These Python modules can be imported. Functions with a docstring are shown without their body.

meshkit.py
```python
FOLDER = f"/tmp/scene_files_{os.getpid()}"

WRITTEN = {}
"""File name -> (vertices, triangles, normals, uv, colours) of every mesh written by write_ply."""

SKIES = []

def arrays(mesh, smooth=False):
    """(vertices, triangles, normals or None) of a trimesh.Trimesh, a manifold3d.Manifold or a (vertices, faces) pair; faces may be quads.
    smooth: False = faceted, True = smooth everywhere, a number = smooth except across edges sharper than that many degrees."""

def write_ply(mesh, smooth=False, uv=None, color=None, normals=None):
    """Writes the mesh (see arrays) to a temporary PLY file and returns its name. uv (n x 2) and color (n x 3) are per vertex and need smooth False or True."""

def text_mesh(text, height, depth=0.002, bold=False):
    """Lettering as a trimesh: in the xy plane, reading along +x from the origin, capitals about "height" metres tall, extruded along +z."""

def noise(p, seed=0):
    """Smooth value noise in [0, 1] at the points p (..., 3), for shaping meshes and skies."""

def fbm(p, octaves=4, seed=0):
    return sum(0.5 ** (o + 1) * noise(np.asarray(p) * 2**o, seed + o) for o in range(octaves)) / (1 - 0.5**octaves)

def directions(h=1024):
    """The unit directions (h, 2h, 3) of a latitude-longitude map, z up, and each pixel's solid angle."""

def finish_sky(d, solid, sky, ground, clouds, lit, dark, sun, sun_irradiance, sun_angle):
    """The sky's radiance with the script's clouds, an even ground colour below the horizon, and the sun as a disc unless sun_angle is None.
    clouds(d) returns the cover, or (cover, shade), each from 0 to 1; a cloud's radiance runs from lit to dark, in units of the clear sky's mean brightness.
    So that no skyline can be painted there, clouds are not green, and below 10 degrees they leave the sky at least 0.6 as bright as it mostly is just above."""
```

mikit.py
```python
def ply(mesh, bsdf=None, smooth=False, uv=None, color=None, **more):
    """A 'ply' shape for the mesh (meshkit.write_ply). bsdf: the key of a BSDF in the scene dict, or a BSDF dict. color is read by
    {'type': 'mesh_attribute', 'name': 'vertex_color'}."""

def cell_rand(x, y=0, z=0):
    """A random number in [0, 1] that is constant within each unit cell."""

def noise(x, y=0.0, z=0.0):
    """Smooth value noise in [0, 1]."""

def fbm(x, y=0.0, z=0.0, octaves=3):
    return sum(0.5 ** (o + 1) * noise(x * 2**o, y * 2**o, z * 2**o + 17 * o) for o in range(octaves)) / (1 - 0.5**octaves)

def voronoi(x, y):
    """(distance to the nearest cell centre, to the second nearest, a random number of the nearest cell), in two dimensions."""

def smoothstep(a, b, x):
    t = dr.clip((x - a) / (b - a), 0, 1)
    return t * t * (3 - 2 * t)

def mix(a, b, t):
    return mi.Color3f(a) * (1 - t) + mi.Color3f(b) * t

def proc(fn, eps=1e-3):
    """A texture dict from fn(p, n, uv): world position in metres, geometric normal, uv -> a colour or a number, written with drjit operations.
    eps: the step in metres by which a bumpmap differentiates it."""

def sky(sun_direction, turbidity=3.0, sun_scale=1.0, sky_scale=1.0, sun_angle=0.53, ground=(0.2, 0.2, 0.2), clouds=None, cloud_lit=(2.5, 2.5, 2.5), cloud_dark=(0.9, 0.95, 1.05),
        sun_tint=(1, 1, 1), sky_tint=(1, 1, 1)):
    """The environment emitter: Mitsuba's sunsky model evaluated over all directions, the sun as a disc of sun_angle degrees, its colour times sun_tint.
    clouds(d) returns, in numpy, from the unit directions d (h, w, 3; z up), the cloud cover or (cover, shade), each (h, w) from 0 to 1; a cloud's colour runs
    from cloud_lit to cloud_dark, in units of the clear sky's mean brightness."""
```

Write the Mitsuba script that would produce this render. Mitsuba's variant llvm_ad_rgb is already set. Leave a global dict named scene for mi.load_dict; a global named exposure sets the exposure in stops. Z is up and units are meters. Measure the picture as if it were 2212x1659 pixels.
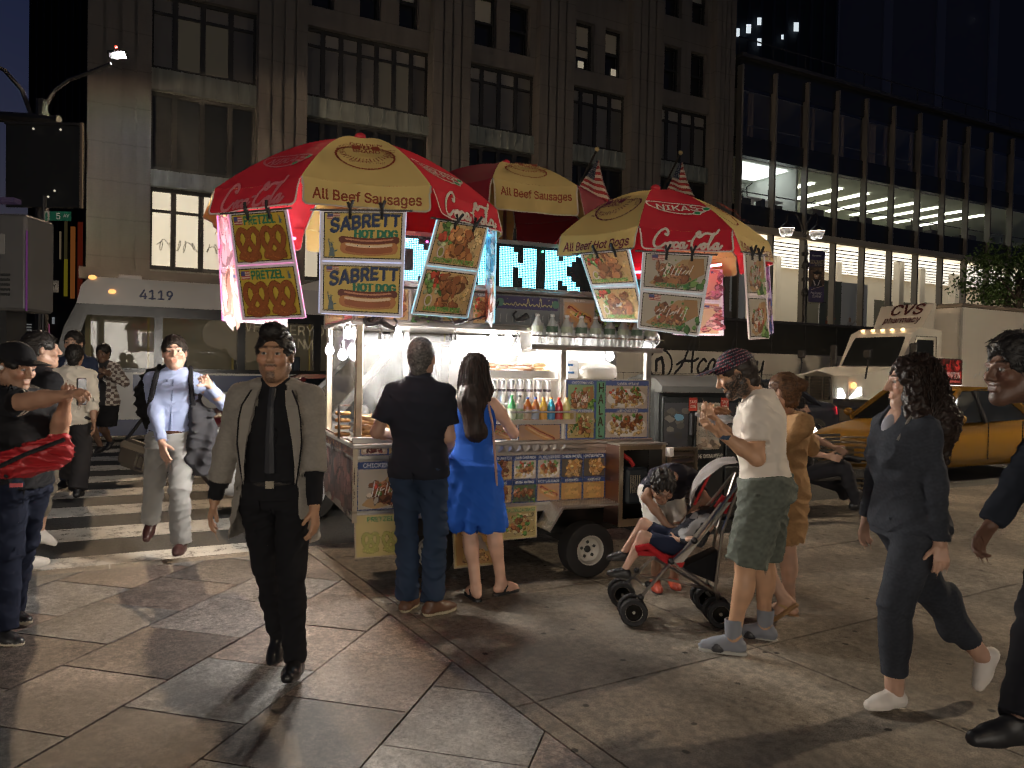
import math, glob, random, numpy as np, trimesh, mitsuba as mi, drjit as dr, mikit, meshkit
import shapely.geometry as sg, shapely.affinity as sa
from shapely.ops import unary_union
T = mi.ScalarTransform4f
scene, labels = {}, {}
rad = math.radians
# ---------------------------------------------------------------- camera, sky, exposure
F, CX, CY, CAMZ = 1661.0, 1106.0, 829.5, 1.605
ROLL, PITCH = 0.020, 0.021
_f = np.array([0, math.cos(PITCH), -math.sin(PITCH)]); _u0 = np.array([0, math.sin(PITCH), math.cos(PITCH)]); _r0 = np.array([1.0, 0, 0])
_r = math.cos(ROLL)*_r0 + math.sin(ROLL)*_u0
_u = -math.sin(ROLL)*_r0 + math.cos(ROLL)*_u0
CAM = np.array([0, 0, CAMZ])
scene['camera'] = {'type': 'perspective', 'fov': 2*math.degrees(math.atan(1106/F)), 'fov_axis': 'x', 'near_clip': 0.05, 'far_clip': 900.0,
                   'to_world': T().look_at(origin=CAM.tolist(), target=(CAM+_f).tolist(), up=_u.tolist())}
scene['sky'] = {**mikit.sky((-0.7, 0.7, 0.03), turbidity=2.5, sun_scale=0.0, sky_scale=0.6, sky_tint=(0.4, 0.62, 2.2), ground=(0.05, 0.05, 0.05)), 'sampling_weight': 3.0}
exposure = 0.0

def V(px, py, D):            # the point of the place seen at a pixel of the 2212 px wide view, D metres ahead
    d = _f + (px-CX)/F*_r - (py-CY)/F*_u
    return CAM + d*(D/d[1])
def G(px, py, z=0.0):        # the point of level z seen there
    d = _f + (px-CX)/F*_r - (py-CY)/F*_u
    return CAM + d*((z-CAMZ)/d[2])
def nrm(a): a = np.asarray(a, float); return a/(np.linalg.norm(a)+1e-12)
rng = np.random.default_rng(7)

# ---------------------------------------------------------------- meshes: v, f, c (a colour per vertex)
class Me:
    def __init__(s, v, f, c=(0.5, 0.5, 0.5)):
        s.v = np.asarray(v, float).reshape(-1, 3); s.f = np.asarray(f, int).reshape(-1, 3)
        c = np.asarray(c, float); s.c = np.tile(c, (len(s.v), 1)) if c.ndim == 1 else c
    def at(s, M):
        M = np.asarray(M, float); return Me(s.v @ M[:3, :3].T + M[:3, 3], s.f if np.linalg.det(M[:3, :3]) > 0 else s.f[:, ::-1], s.c)
    def mv(s, x=0, y=0, z=0): return Me(s.v+np.array([x, y, z]), s.f, s.c)
    def col(s, c): return Me(s.v, s.f, c)
    def sm(s, ang=35):
        t = trimesh.graph.smooth_shade(trimesh.Trimesh(s.v, s.f, process=False), angle=rad(ang), facet_minarea=None)
        return Me(t.vertices, t.faces, s.c[0])
def cat(*ms):
    L = []
    for m in ms: L += list(m) if isinstance(m, (list, tuple)) else [m]
    n = np.cumsum([0]+[len(m.v) for m in L])
    return Me(np.vstack([m.v for m in L]), np.vstack([m.f+k for m, k in zip(L, n)]), np.vstack([m.c for m in L]))
def fr(o, x, y=None, z=(0, 0, 1)):   # frame: origin, x axis, z axis up unless y given
    x = nrm(x)
    if y is None: z = nrm(z); y = nrm(np.cross(z, x)); z = np.cross(x, y)
    else: y = nrm(y-np.dot(y, x)*x); z = np.cross(x, y)
    M = np.eye(4); M[:3, 0], M[:3, 1], M[:3, 2], M[:3, 3] = x, y, z, o
    return M
def yaw(o, deg): a = rad(deg); return fr(np.asarray(o, float), (math.cos(a), math.sin(a), 0))
def box(x0, x1, y0, y1, z0, z1, c=(.5, .5, .5), ch=0.0):
    if ch:
        s = np.array([x1-x0, y1-y0, z1-z0])/2; m = np.array([x1+x0, y1+y0, z1+z0])/2; ch = min(ch, s.min()*.9)
        P = [m+np.array(t)*(s-ch*(1-np.array(k))) for t in np.ndindex(2, 2, 2) for t in [np.array(t)*2-1] for k in np.eye(3)]
        h = trimesh.convex.convex_hull(np.array(P)); return Me(h.vertices, h.faces, c)
    t = trimesh.creation.box(bounds=[[x0, y0, z0], [x1, y1, z1]]); return Me(t.vertices, t.faces, c)
def quad(a, b, c_, d, c=(.5, .5, .5)): return Me([a, b, c_, d], [[0, 1, 2], [0, 2, 3]], c)
def hull(P, c=(.5, .5, .5)): h = trimesh.convex.convex_hull(np.asarray(P, float)); return Me(h.vertices, h.faces, c)
def _basis(t):
    a = np.cross(t, (0, 0, 1.0) if abs(t[2]) < .9 else (1.0, 0, 0)); a = nrm(a); return a, np.cross(t, a)
def tube(pts, r, n=8, c=(.5, .5, .5), cap=True):
    p = np.asarray(pts, float); r = np.broadcast_to(np.asarray(r, float), (len(p),)); t = np.gradient(p, axis=0); t /= np.linalg.norm(t, axis=1, keepdims=True)+1e-12
    a, b = _basis(t[0]); V_, ang = [], np.arange(n)*2*np.pi/n
    for i in range(len(p)):
        a = nrm(a-np.dot(a, t[i])*t[i]); b = np.cross(t[i], a)
        V_.append(p[i]+r[i]*(np.cos(ang)[:, None]*a+np.sin(ang)[:, None]*b))
    V_ = np.vstack(V_); f = []
    for i in range(len(p)-1):
        for j in range(n):
            k = (j+1) % n; f += [[i*n+j, i*n+k, i*n+n+k], [i*n+j, i*n+n+k, i*n+n+j]]
    if cap:
        V_ = np.vstack([V_, p[0], p[-1]]); q = len(V_)
        for j in range(n):
            k = (j+1) % n; f += [[q-2, k, j], [q-1, (len(p)-1)*n+j, (len(p)-1)*n+k]]
    return Me(V_, f, c)
def cyl(a, b, r, n=16, c=(.5, .5, .5), r2=None): return tube([a, b], [r, r if r2 is None else r2], n, c)
def lathe(prof, n=24, c=(.5, .5, .5), M=None):      # profile (r, z) round z; colour per profile row allowed
    P = np.asarray(prof, float); ang = np.arange(n)*2*np.pi/n; cs = np.asarray(c, float)
    v = np.stack([P[:, :1]*np.cos(ang), P[:, :1]*np.sin(ang), np.repeat(P[:, 1:2], n, 1)], -1).reshape(-1, 3); f = []
    for i in range(len(P)-1):
        for j in range(n):
            k = (j+1) % n; f += [[i*n+j, i*n+k, i*n+n+k], [i*n+j, i*n+n+k, i*n+n+j]]
    m = Me(v, f, np.repeat(cs, n, 0) if cs.ndim == 2 else cs)
    return m if M is None else m.at(M)
def sph(o, r, c=(.5, .5, .5), n=1, s=(1, 1, 1)):
    t = trimesh.creation.icosphere(n, 1.0); return Me(t.vertices*np.asarray(s)*r+np.asarray(o), t.faces, c)
def prism(poly, z0, z1, c=(.5, .5, .5), M=None):
    L = [Me(t.vertices+[0, 0, z0], t.faces, c) for g in getattr(poly, 'geoms', [poly]) if g.area > 1e-9 for t in [trimesh.creation.extrude_polygon(g, z1-z0, engine='earcut')]]
    m = cat(L); return m if M is None else m.at(M)
def grid(fn, nu, nv, c=(.5, .5, .5), wrap=False):   # fn(u, v) with arrays in [0, 1]
    u, v = np.meshgrid(np.linspace(0, 1, nu), np.linspace(0, 1, nv), indexing='ij'); P = np.asarray(fn(u, v)); P = np.moveaxis(P, 0, -1).reshape(-1, 3)
    i, j = np.meshgrid(np.arange(nu-1), np.arange(nv-1), indexing='ij'); q = (i*nv+j).ravel()
    return Me(P, np.vstack([np.stack([q, q+nv, q+nv+1], 1), np.stack([q, q+nv+1, q+1], 1)]), c)

# ---------------------------------------------------------------- materials; 'vc' ones take each mesh's own colour
VC = {'type': 'mesh_attribute', 'name': 'vertex_color'}
def mat(name, rough, base=VC, bump=None, bs=0.001, two=True, **k):
    b = {'type': 'principled', 'base_color': base, 'roughness': rough, **k}
    if bump: b = {'type': 'bumpmap', 'texture': mikit.proc(bump, eps=0.002), 'scale': bs, 'bsdf': b}
    scene[name] = {'type': 'twosided', 'bsdf': b} if two else b
N_, FB, CR, SS, MX = mikit.noise, mikit.fbm, mikit.cell_rand, mikit.smoothstep, mikit.mix
mat('m_matte', .85); mat('m_satin', .45); mat('m_gloss', .22, specular=.6); mat('m_paint', .35, clearcoat=1.0, clearcoat_gloss=.93)
mat('m_chrome', .18, metallic=1.0); mat('m_rubber', .7, specular=.3); mat('m_skin', .46, specular=.45); mat('m_hair', .5, specular=.3)
mat('m_cloth', .92, specular=.15, sheen=.25, bump=lambda p, n, uv: N_(p.x*420, p.y*420, p.z*420)*.5+FB(p.x*30, p.y*30, p.z*22)*3, bs=.0012)
mat('m_steel', .33, metallic=.92, bump=lambda p, n, uv: FB(p.x*9, p.y*9, p.z*60)+.5*N_(p.x*3, p.y*3, p.z*3), bs=.0016)
mat('m_print', .42, specular=.4)
mat('m_canvas', .8, specular=.2, bump=lambda p, n, uv: FB(p.x*14, p.y*14, p.z*14), bs=.006)
scene['m_glass'] = {'type': 'thindielectric', 'int_ior': 1.5}
scene['m_bottle'] = {'type': 'blendbsdf', 'weight': .42, 'a': {'type': 'thindielectric', 'int_ior': 1.45}, 'b': {'type': 'twosided', 'bsdf': {'type': 'roughplastic', 'diffuse_reflectance': {'type': 'rgb', 'value': [.7, .72, .7]}, 'alpha': .08}}}
scene['m_leaf'] = {'type': 'twosided', 'bsdf': {'type': 'diffuse', 'reflectance': VC}}

def _plain(key, me, m, smooth, extra):
    pm = me
    if smooth not in (False, True): pm = cat([me.sm(smooth)]) if np.ptp(me.c, 0).max() < 1e-6 else me; smooth = True
    uses = scene[m].get('bsdf', {})
    scene[key] = mikit.ply((pm.v, pm.f), m, smooth=smooth, color=pm.c, **extra)
_used = {}
def nm(base, parent=None):
    k = f'{parent}__{base}' if parent else base; n = _used.get(k, 0); _used[k] = n+1
    return k if n == 0 else f'{k}_{n:03d}'
def put(base, me, m='m_matte', parent=None, smooth=False, emit=None, wt=1.0, label=None, cat_=None, group=None, kind=None):
    me = cat(me) if isinstance(me, (list, tuple)) else me
    key = nm(base, parent); ex = {}
    if emit is not None: ex['emitter'] = {'type': 'area', 'radiance': {'type': 'rgb', 'value': [float(x) for x in emit]}, 'sampling_weight': float(wt)}
    _plain(key, me, m, smooth, ex); tag(key, label, cat_, group, kind); return key
def tag(key, label=None, cat_=None, group=None, kind=None):
    d = {k: v for k, v in (('label', label), ('category', cat_), ('group', group), ('kind', kind)) if v}
    if d: labels[key] = {**labels.get(key, {}), **d}
def thing(base, label, cat_, group=None):
    key = nm(base); tag(key, label, cat_, group); return key
BLACK = (.018, .018, .02)
W = lambda *c: np.array(c, float)

# ---------------------------------------------------------------- flat print: layered cut shapes, each its own sheet a fraction of a mm above the last
_txt = {}
def txt2(s, h, bold=False):        # 2-D triangles of a line of lettering
    k = (s, bold)
    if k not in _txt:
        t = meshkit.text_mesh(s, 1.0, 0.1, bold); keep = t.face_normals[:, 2] > .9
        f = t.faces[keep]; u, inv = np.unique(f, return_inverse=True); _txt[k] = (t.vertices[u][:, :2], inv.reshape(-1, 3))
    v, f = _txt[k]; return v*h, f
class Pr:
    def __init__(s, w, h, bg=(.8, .8, .8)): s.w, s.h, s.L, s.z = w, h, [], 0.0; s.rect(0, 0, w, h, bg)
    def _z(s, step): s.z += step; return s.z
    def tri(s, v, f, c, step=.00025):
        v = np.asarray(v, float); s.L.append(Me(np.column_stack([v, np.full(len(v), s._z(step))]), f, c)); return s
    def poly(s, g, c, step=.00025):
        for q in getattr(g, 'geoms', [g]):
            if q.is_empty or q.area < 1e-9 or q.geom_type != 'Polygon': continue
            v, f = trimesh.creation.triangulate_polygon(q, engine='earcut'); s.tri(v, f, c, step); step = 0
        return s
    def rect(s, x0, y0, x1, y1, c, step=.00025): return s.tri([[x0, y0], [x1, y0], [x1, y1], [x0, y1]], [[0, 1, 2], [0, 2, 3]], c, step)
    def text(s, t, x, y, h, c, bold=True, anchor='c', maxw=None, sx=1.0, shear=0.0, fn=None):
        v, f = txt2(t, h, bold); v = v.copy(); v[:, 0] *= sx; w = v[:, 0].max()
        if maxw and w > maxw: v[:, 0] *= maxw/w; w = maxw
        v[:, 0] += shear*v[:, 1]
        if fn is not None: v = fn(v/np.array([w, h]))
        else: v += np.array([x-(w/2 if anchor == 'c' else w if anchor == 'r' else 0), y])
        return s.tri(v, f, c)
    def line(s, pts, w, c): return s.poly(sg.LineString(pts).buffer(w/2, quad_segs=3), c)
    def ell(s, x, y, rx, ry, c, rot=0, n=20, jit=0, r=rng, step=.00002):
        a = np.arange(n)*2*np.pi/n; k = 1+jit*(r.random(n)-.5); q = np.stack([rx*np.cos(a)*k, ry*np.sin(a)*k], 1)
        R = np.array([[math.cos(rot), -math.sin(rot)], [math.sin(rot), math.cos(rot)]]); q = q@R.T+[x, y]
        return s.tri(np.vstack([[x, y], q]), [[0, i+1, (i+1) % n+1] for i in range(n)], c, step)
    def me(s): return cat(s.L)
def bend(me, fn): return Me(fn(me.v[:, 0], me.v[:, 1], me.v[:, 2]), me.f, me.c)
def fine(me, size):
    u = trimesh.remesh.subdivide_to_size(me.v, me.f, size, max_iter=12, return_index=True); fc = me.c[me.f[u[2]][:, 0]]
    c = np.zeros((len(u[0]), 3)); c[u[1].ravel()] = np.repeat(fc, 3, 0); return Me(u[0], u[1], c)
def onquad(bl, br, tr, tl, w, h, off=1.0):   # bilinear sheet over four corners
    bl, br, tr, tl = (np.asarray(q, float) for q in (bl, br, tr, tl)); n = nrm(np.cross(br-bl, tl-bl))
    def fn(x, y, z):
        u, v = (x/w)[:, None], (y/h)[:, None]; return bl*(1-u)*(1-v)+br*u*(1-v)+tr*u*v+tl*(1-u)*v+n*(z*off)[:, None]
    return fn
# ---------------------------------------------------------------- the street grid: D_ along the avenue, M_ across it, away from us
SA = 28.0
D_ = np.array([math.cos(rad(SA)), math.sin(rad(SA)), 0]); M_ = np.array([-math.sin(rad(SA)), math.cos(rad(SA)), 0]); Z_ = np.array([0, 0, 1.0])
def S(a, q, z=0.0): return a*D_+q*M_+z*Z_
FS = fr((0, 0, 0), D_)                               # box(...).at(FS): x along the avenue, y across, z up
def onq(px, py, q):                                  # (a, z) of the pixel's ray on the upright plane at q
    d = _f+(px-CX)/F*_r-(py-CY)/F*_u; P = CAM+d*((q-CAM@M_)/(d@M_)); return P@D_, P[2]
ROADZ, CURB = -0.05, 6.62
GA = 31.0                                            # the paving's own grid
gd = np.array([math.cos(rad(GA)), math.sin(rad(GA))]); gm = np.array([-gd[1], gd[0]])
PA = GA+45; e1 = np.array([math.cos(rad(PA)), math.sin(rad(PA))]); e2 = np.array([e1[1], -e1[0]])

def granite(p, n, uv):
    s = p.x*e2[0]+p.y*e2[1]; t = p.x*e1[0]+p.y*e1[1]; iu = dr.floor((s+1.29)/.645); off = dr.select(iu-2*dr.floor(iu/2) > .5, .315, 0.0)
    iv = dr.floor((t-3.0-off)/.63); k = CR(iu, iv, 3); g = N_(p.x*230, p.y*230); g2 = N_(p.x*90+7, p.y*90); d = FB(p.x*2.1, p.y*2.1, 3)
    c = MX((.225, .22, .215), (.22, .172, .148), SS(.35, .75, k))*(.5+.85*CR(iu, iv, 8))*.95
    st = SS(.52, .72, FB(p.x*.9+3, p.y*.9, 7, octaves=4)); g3 = N_(p.x*34, p.y*34, 5); return c*(.6+.7*g)*(.62+.76*g2)*(.68+.64*g3)*(.62+.6*d)*(1-.45*st)*.74
def concrete(p, n, uv):
    g = N_(p.x*200, p.y*200); d = FB(p.x*1.7, p.y*1.7, 9, octaves=4); a, b, k = mikit.voronoi(p.x*2.6, p.y*2.6)
    w = N_(p.x*45, p.y*45, 4)*.012; gum = SS(.058, .046, a+w*1.6)*dr.select(k > .52, 1.0, 0.0); a2, b2, k2 = mikit.voronoi(p.x*6+9, p.y*6)
    gum = dr.maximum(gum, .55*SS(.07, .05, a2+w*3)*dr.select(k2 > .8, 1.0, 0.0))
    d2 = FB(p.x*.55, p.y*.55, 2); return MX((.195, .166, .133), (.112, .095, .076), SS(.3, .72, d))*(.66+.6*g)*(.7+.6*N_(p.x*36, p.y*36, 2))*(.87+.26*N_(p.x*11, p.y*11, 6))*(.7+.6*d2)*(1-.78*gum)*.9
mat('g_granite', .62, mikit.proc(granite), bump=lambda p, n, uv: N_(p.x*160, p.y*160)+FB(p.x*20, p.y*20, octaves=2), bs=.0016)
mat('g_concrete', .75, mikit.proc(concrete), bump=lambda p, n, uv: N_(p.x*120, p.y*120)+FB(p.x*9, p.y*9, octaves=2)*2, bs=.0012)
mat('g_asphalt', .8, mikit.proc(lambda p, n, uv: mi.Color3f(.05, .049, .047)*(.55+.5*N_(p.x*110, p.y*110)+.5*FB(p.x*1.2, p.y*1.2))), bump=lambda p, n, uv: N_(p.x*90, p.y*90)+N_(p.x*40, p.y*40), bs=.004)
mat('g_paint', .7, mikit.proc(lambda p, n, uv: MX((.50, .48, .44), (.09, .085, .08), SS(.5, .78, FB(p.x*11, p.y*11, octaves=4)*.7+.3*N_(p.x*80, p.y*80))*.8)*(.7+.5*FB(p.x*2, p.y*2))))
mat('g_stone', .85, mikit.proc(lambda p, n, uv: mi.Color3f(.108, .103, .101)*(.72+.45*FB(p.x*3.5, p.y*3.5, p.z*.35, octaves=4)+.12*N_(p.x*30, p.y*30, p.z*30))*(1-.22*SS(.035, 0.0, dr.abs(p.z/1.28-dr.round(p.z/1.28))*1.28))), bump=lambda p, n, uv: FB(p.x*5, p.y*5, p.z*2), bs=.02)
mat('g_spandrel', .5, mikit.proc(lambda p, n, uv: mi.Color3f(.15, .17, .165)*(.6+.8*FB(p.x*6, p.y*6, p.z*.6)))) 

# ---------------------------------------------------------------- ground
put('road', cat(quad(S(-250, CURB), S(250, CURB), S(250, 320), S(-250, 320)).mv(z=ROADZ), quad(S(-250, -80), S(250, -80), S(250, CURB), S(-250, CURB)).mv(z=ROADZ-.2)), 'g_asphalt', kind='structure', label='dark asphalt of the avenue and side street')
stripes = []
k0 = -.245
for i in range(15):                                  # the ladder crosswalk: bars run along the avenue
    q0 = CURB+.12+i*1.245; put('bar', box(-1.6, 1.45, q0, q0+.58, ROADZ+.002, ROADZ+.006).at(FS), 'g_paint', parent='crosswalk')
tag('crosswalk', kind='structure')
put('pavement', quad(S(-60, -40), S(120, -40), S(120, CURB-.02), S(-60, CURB-.02)).mv(z=-.016), 'm_matte', kind='structure', label='granite and concrete pavement with open joints')
scene['pavement'] = mikit.ply((lambda m: (m.v, m.f))(quad(S(-60, -40), S(120, -40), S(120, CURB-.02), S(-60, CURB-.02)).mv(z=-.016)), 'g_asphalt')
view = sg.Polygon([(-1.2, .9), (1.2, .9), (8.2, 9.2), (3, 14), (-9.5, 9.2)])
walk = sg.Polygon([tuple(S(a, q)[:2]) for a, q in ((-60, -40), (60, -40), (60, CURB), (-60, CURB))])
B0 = 1.89
left = sg.Polygon([tuple(a*gd+b*gm) for a, b in ((-60, -40), (B0, -40), (B0, 60), (-60, 60))])
ng = nc = 0
def slab(pg, m, h):
    b = pg.buffer(-.0045, join_style=2)
    if b.is_empty or b.area < .004: return
    L = []
    for g in getattr(b, 'geoms', [b]):
        if g.area < .004: continue
        t = trimesh.creation.extrude_polygon(g, .02+h, engine='earcut'); t = t.subdivide() if False else t
        L.append(Me(t.vertices-[0, 0, .02], t.faces))
    if L: 
        k = nm('slab', 'pavement'); mm = cat(L); scene[k] = mikit.ply((mm.v, mm.f), m)
for iu in range(-14, 6):
    for iv in range(-8, 18):
        s0 = -1.29+iu*.645; t0 = 3.0+iv*.63+(.315 if iu % 2 else 0)
        pg = sg.Polygon([tuple(s*e2+t*e1) for s, t in ((s0, t0), (s0+.645, t0), (s0+.645, t0+.63), (s0, t0+.63))])
        if not pg.intersects(view): continue
        pg = pg.intersection(walk).intersection(left)
        if not pg.is_empty: slab(pg, 'g_granite', rng.uniform(-.0016, .0016))
right = walk.difference(left)
for i in range(0, 14):
    for j in range(-4, 8):
        a0, b0 = B0+(i-1)*1.54+.12, 3.07+j*1.55
        if i == 0: a0, a1 = B0, B0+.12
        else: a1 = a0+1.54
        pg = sg.Polygon([tuple(a*gd+b*gm) for a, b in ((a0, b0), (a1, b0), (a1, b0+1.55), (a0, b0+1.55))])
        if not pg.intersects(view): continue
        pg = pg.intersection(right)
        if not pg.is_empty: slab(pg, 'g_concrete', rng.uniform(-.001, .001))
put('curb', [box(a, a+1.75, CURB, CURB+.16, ROADZ-.1, -.002).at(FS) for a in np.arange(-1.7, 30, 1.76)], 'g_concrete', kind='structure', label='stone kerb behind the food cart')
put('far_pavement', box(-1.8, 160, 25, 30.2, ROADZ-.1, .1).at(FS), 'g_concrete', kind='structure')

# ---------------------------------------------------------------- the stone building across the avenue
Q = 30.0
esb = thing('stone_building', 'dark limestone office building with fluted piers and large windows across the avenue', 'building')
piers = [(188, 325), (553, 657), (925.5, 1005.5), (1154, 1227), (1352, 1417), (1531, 1572)]
pe = [(onq(l, 300, Q)[0], onq(r, 300, Q)[0]) for l, r in piers]
TOP = 46.0
put('wall', box(pe[0][0], pe[-1][1], Q+.9, Q+14, 0, TOP).at(FS), 'g_stone', parent=esb)
for a0, a1 in pe:
    w = a1-a0; L = [box(a0, a1, Q+.05, Q+.9, 0, TOP)]
    for f0, f1, dq in ((0, .235, .0), (.235, .28, .12), (.28, .47, .02), (.47, .53, .14), (.53, .72, .02), (.72, .765, .12), (.765, 1, .0)):
        L.append(box(a0+w*f0, a0+w*f1, Q-.42+dq, Q+.05, 0, TOP))
    put('pier', cat(L).at(FS), 'g_stone', parent=esb)
zC, zB, zA = (5.0, 7.62), (8.5, 11.0), (12.05, 14.45)
DK = (.02, .021, .022)
def window(a0, a1, z0, z1, q, cuts, tr=None, pane=None, lit=None, parent=esb, wt=.15, fw=.09, bl=None, name='window'):
    """A window of glazed lights between bars; lit: radiance of a closed, lamp-lit blind behind it."""
    w = nm(name, parent); xs = [a0]+[a0+(a1-a0)*c for c in cuts]+[a1]; fb = [box(a0, a1, q-.06, q+.1, z0-.16, z0), box(a0, a1, q-.06, q+.1, z1, z1+.14)]
    zt = z0+(z1-z0)*tr if tr else None
    for k, x in enumerate(xs): fb.append(box(x-fw, x+fw, q-.055, q+.1, z0, z1))
    if zt: fb += [box(xs[k]+fw, xs[k+1]-fw, q-.05, q+.1, zt-.05, zt+.05) for k in range(len(xs)-1)]
    put('frame', cat(fb).at(FS), 'm_satin', parent=w); scene[w+'__frame'] = mikit.ply(*[(lambda m: ((m.v, m.f)))(cat(fb).at(FS))], 'm_satin', color=np.tile(DK, (len(cat(fb).v), 1)))
    for k in range(len(xs)-1):
        for lo, hi in ([(z0, zt-.05), (zt+.05, z1)] if zt else [(z0, z1)]):
            g = box(xs[k]+fw, xs[k+1]-fw, q+.02, q+.05, lo, hi)
            t = rng.uniform(.7, 1.3)
            if lit is not None and callable(lit): e = lit(k, lo)
            else: e = lit
            if e is not None: put('pane', g.col((.5, .48, .42) if max(e) > .1 else (.06, .057, .05)).at(FS), 'm_matte', parent=w, emit=np.array(e)*rng.uniform(.9, 1.1), wt=wt)
            else:
                c = np.array(pane if not (zt and lo > zt) else (bl or pane))*t
                put('pane', g.col(c).at(FS), 'm_gloss', parent=w)
    return w
WARM = W(1.0, .86, .62)
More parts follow.
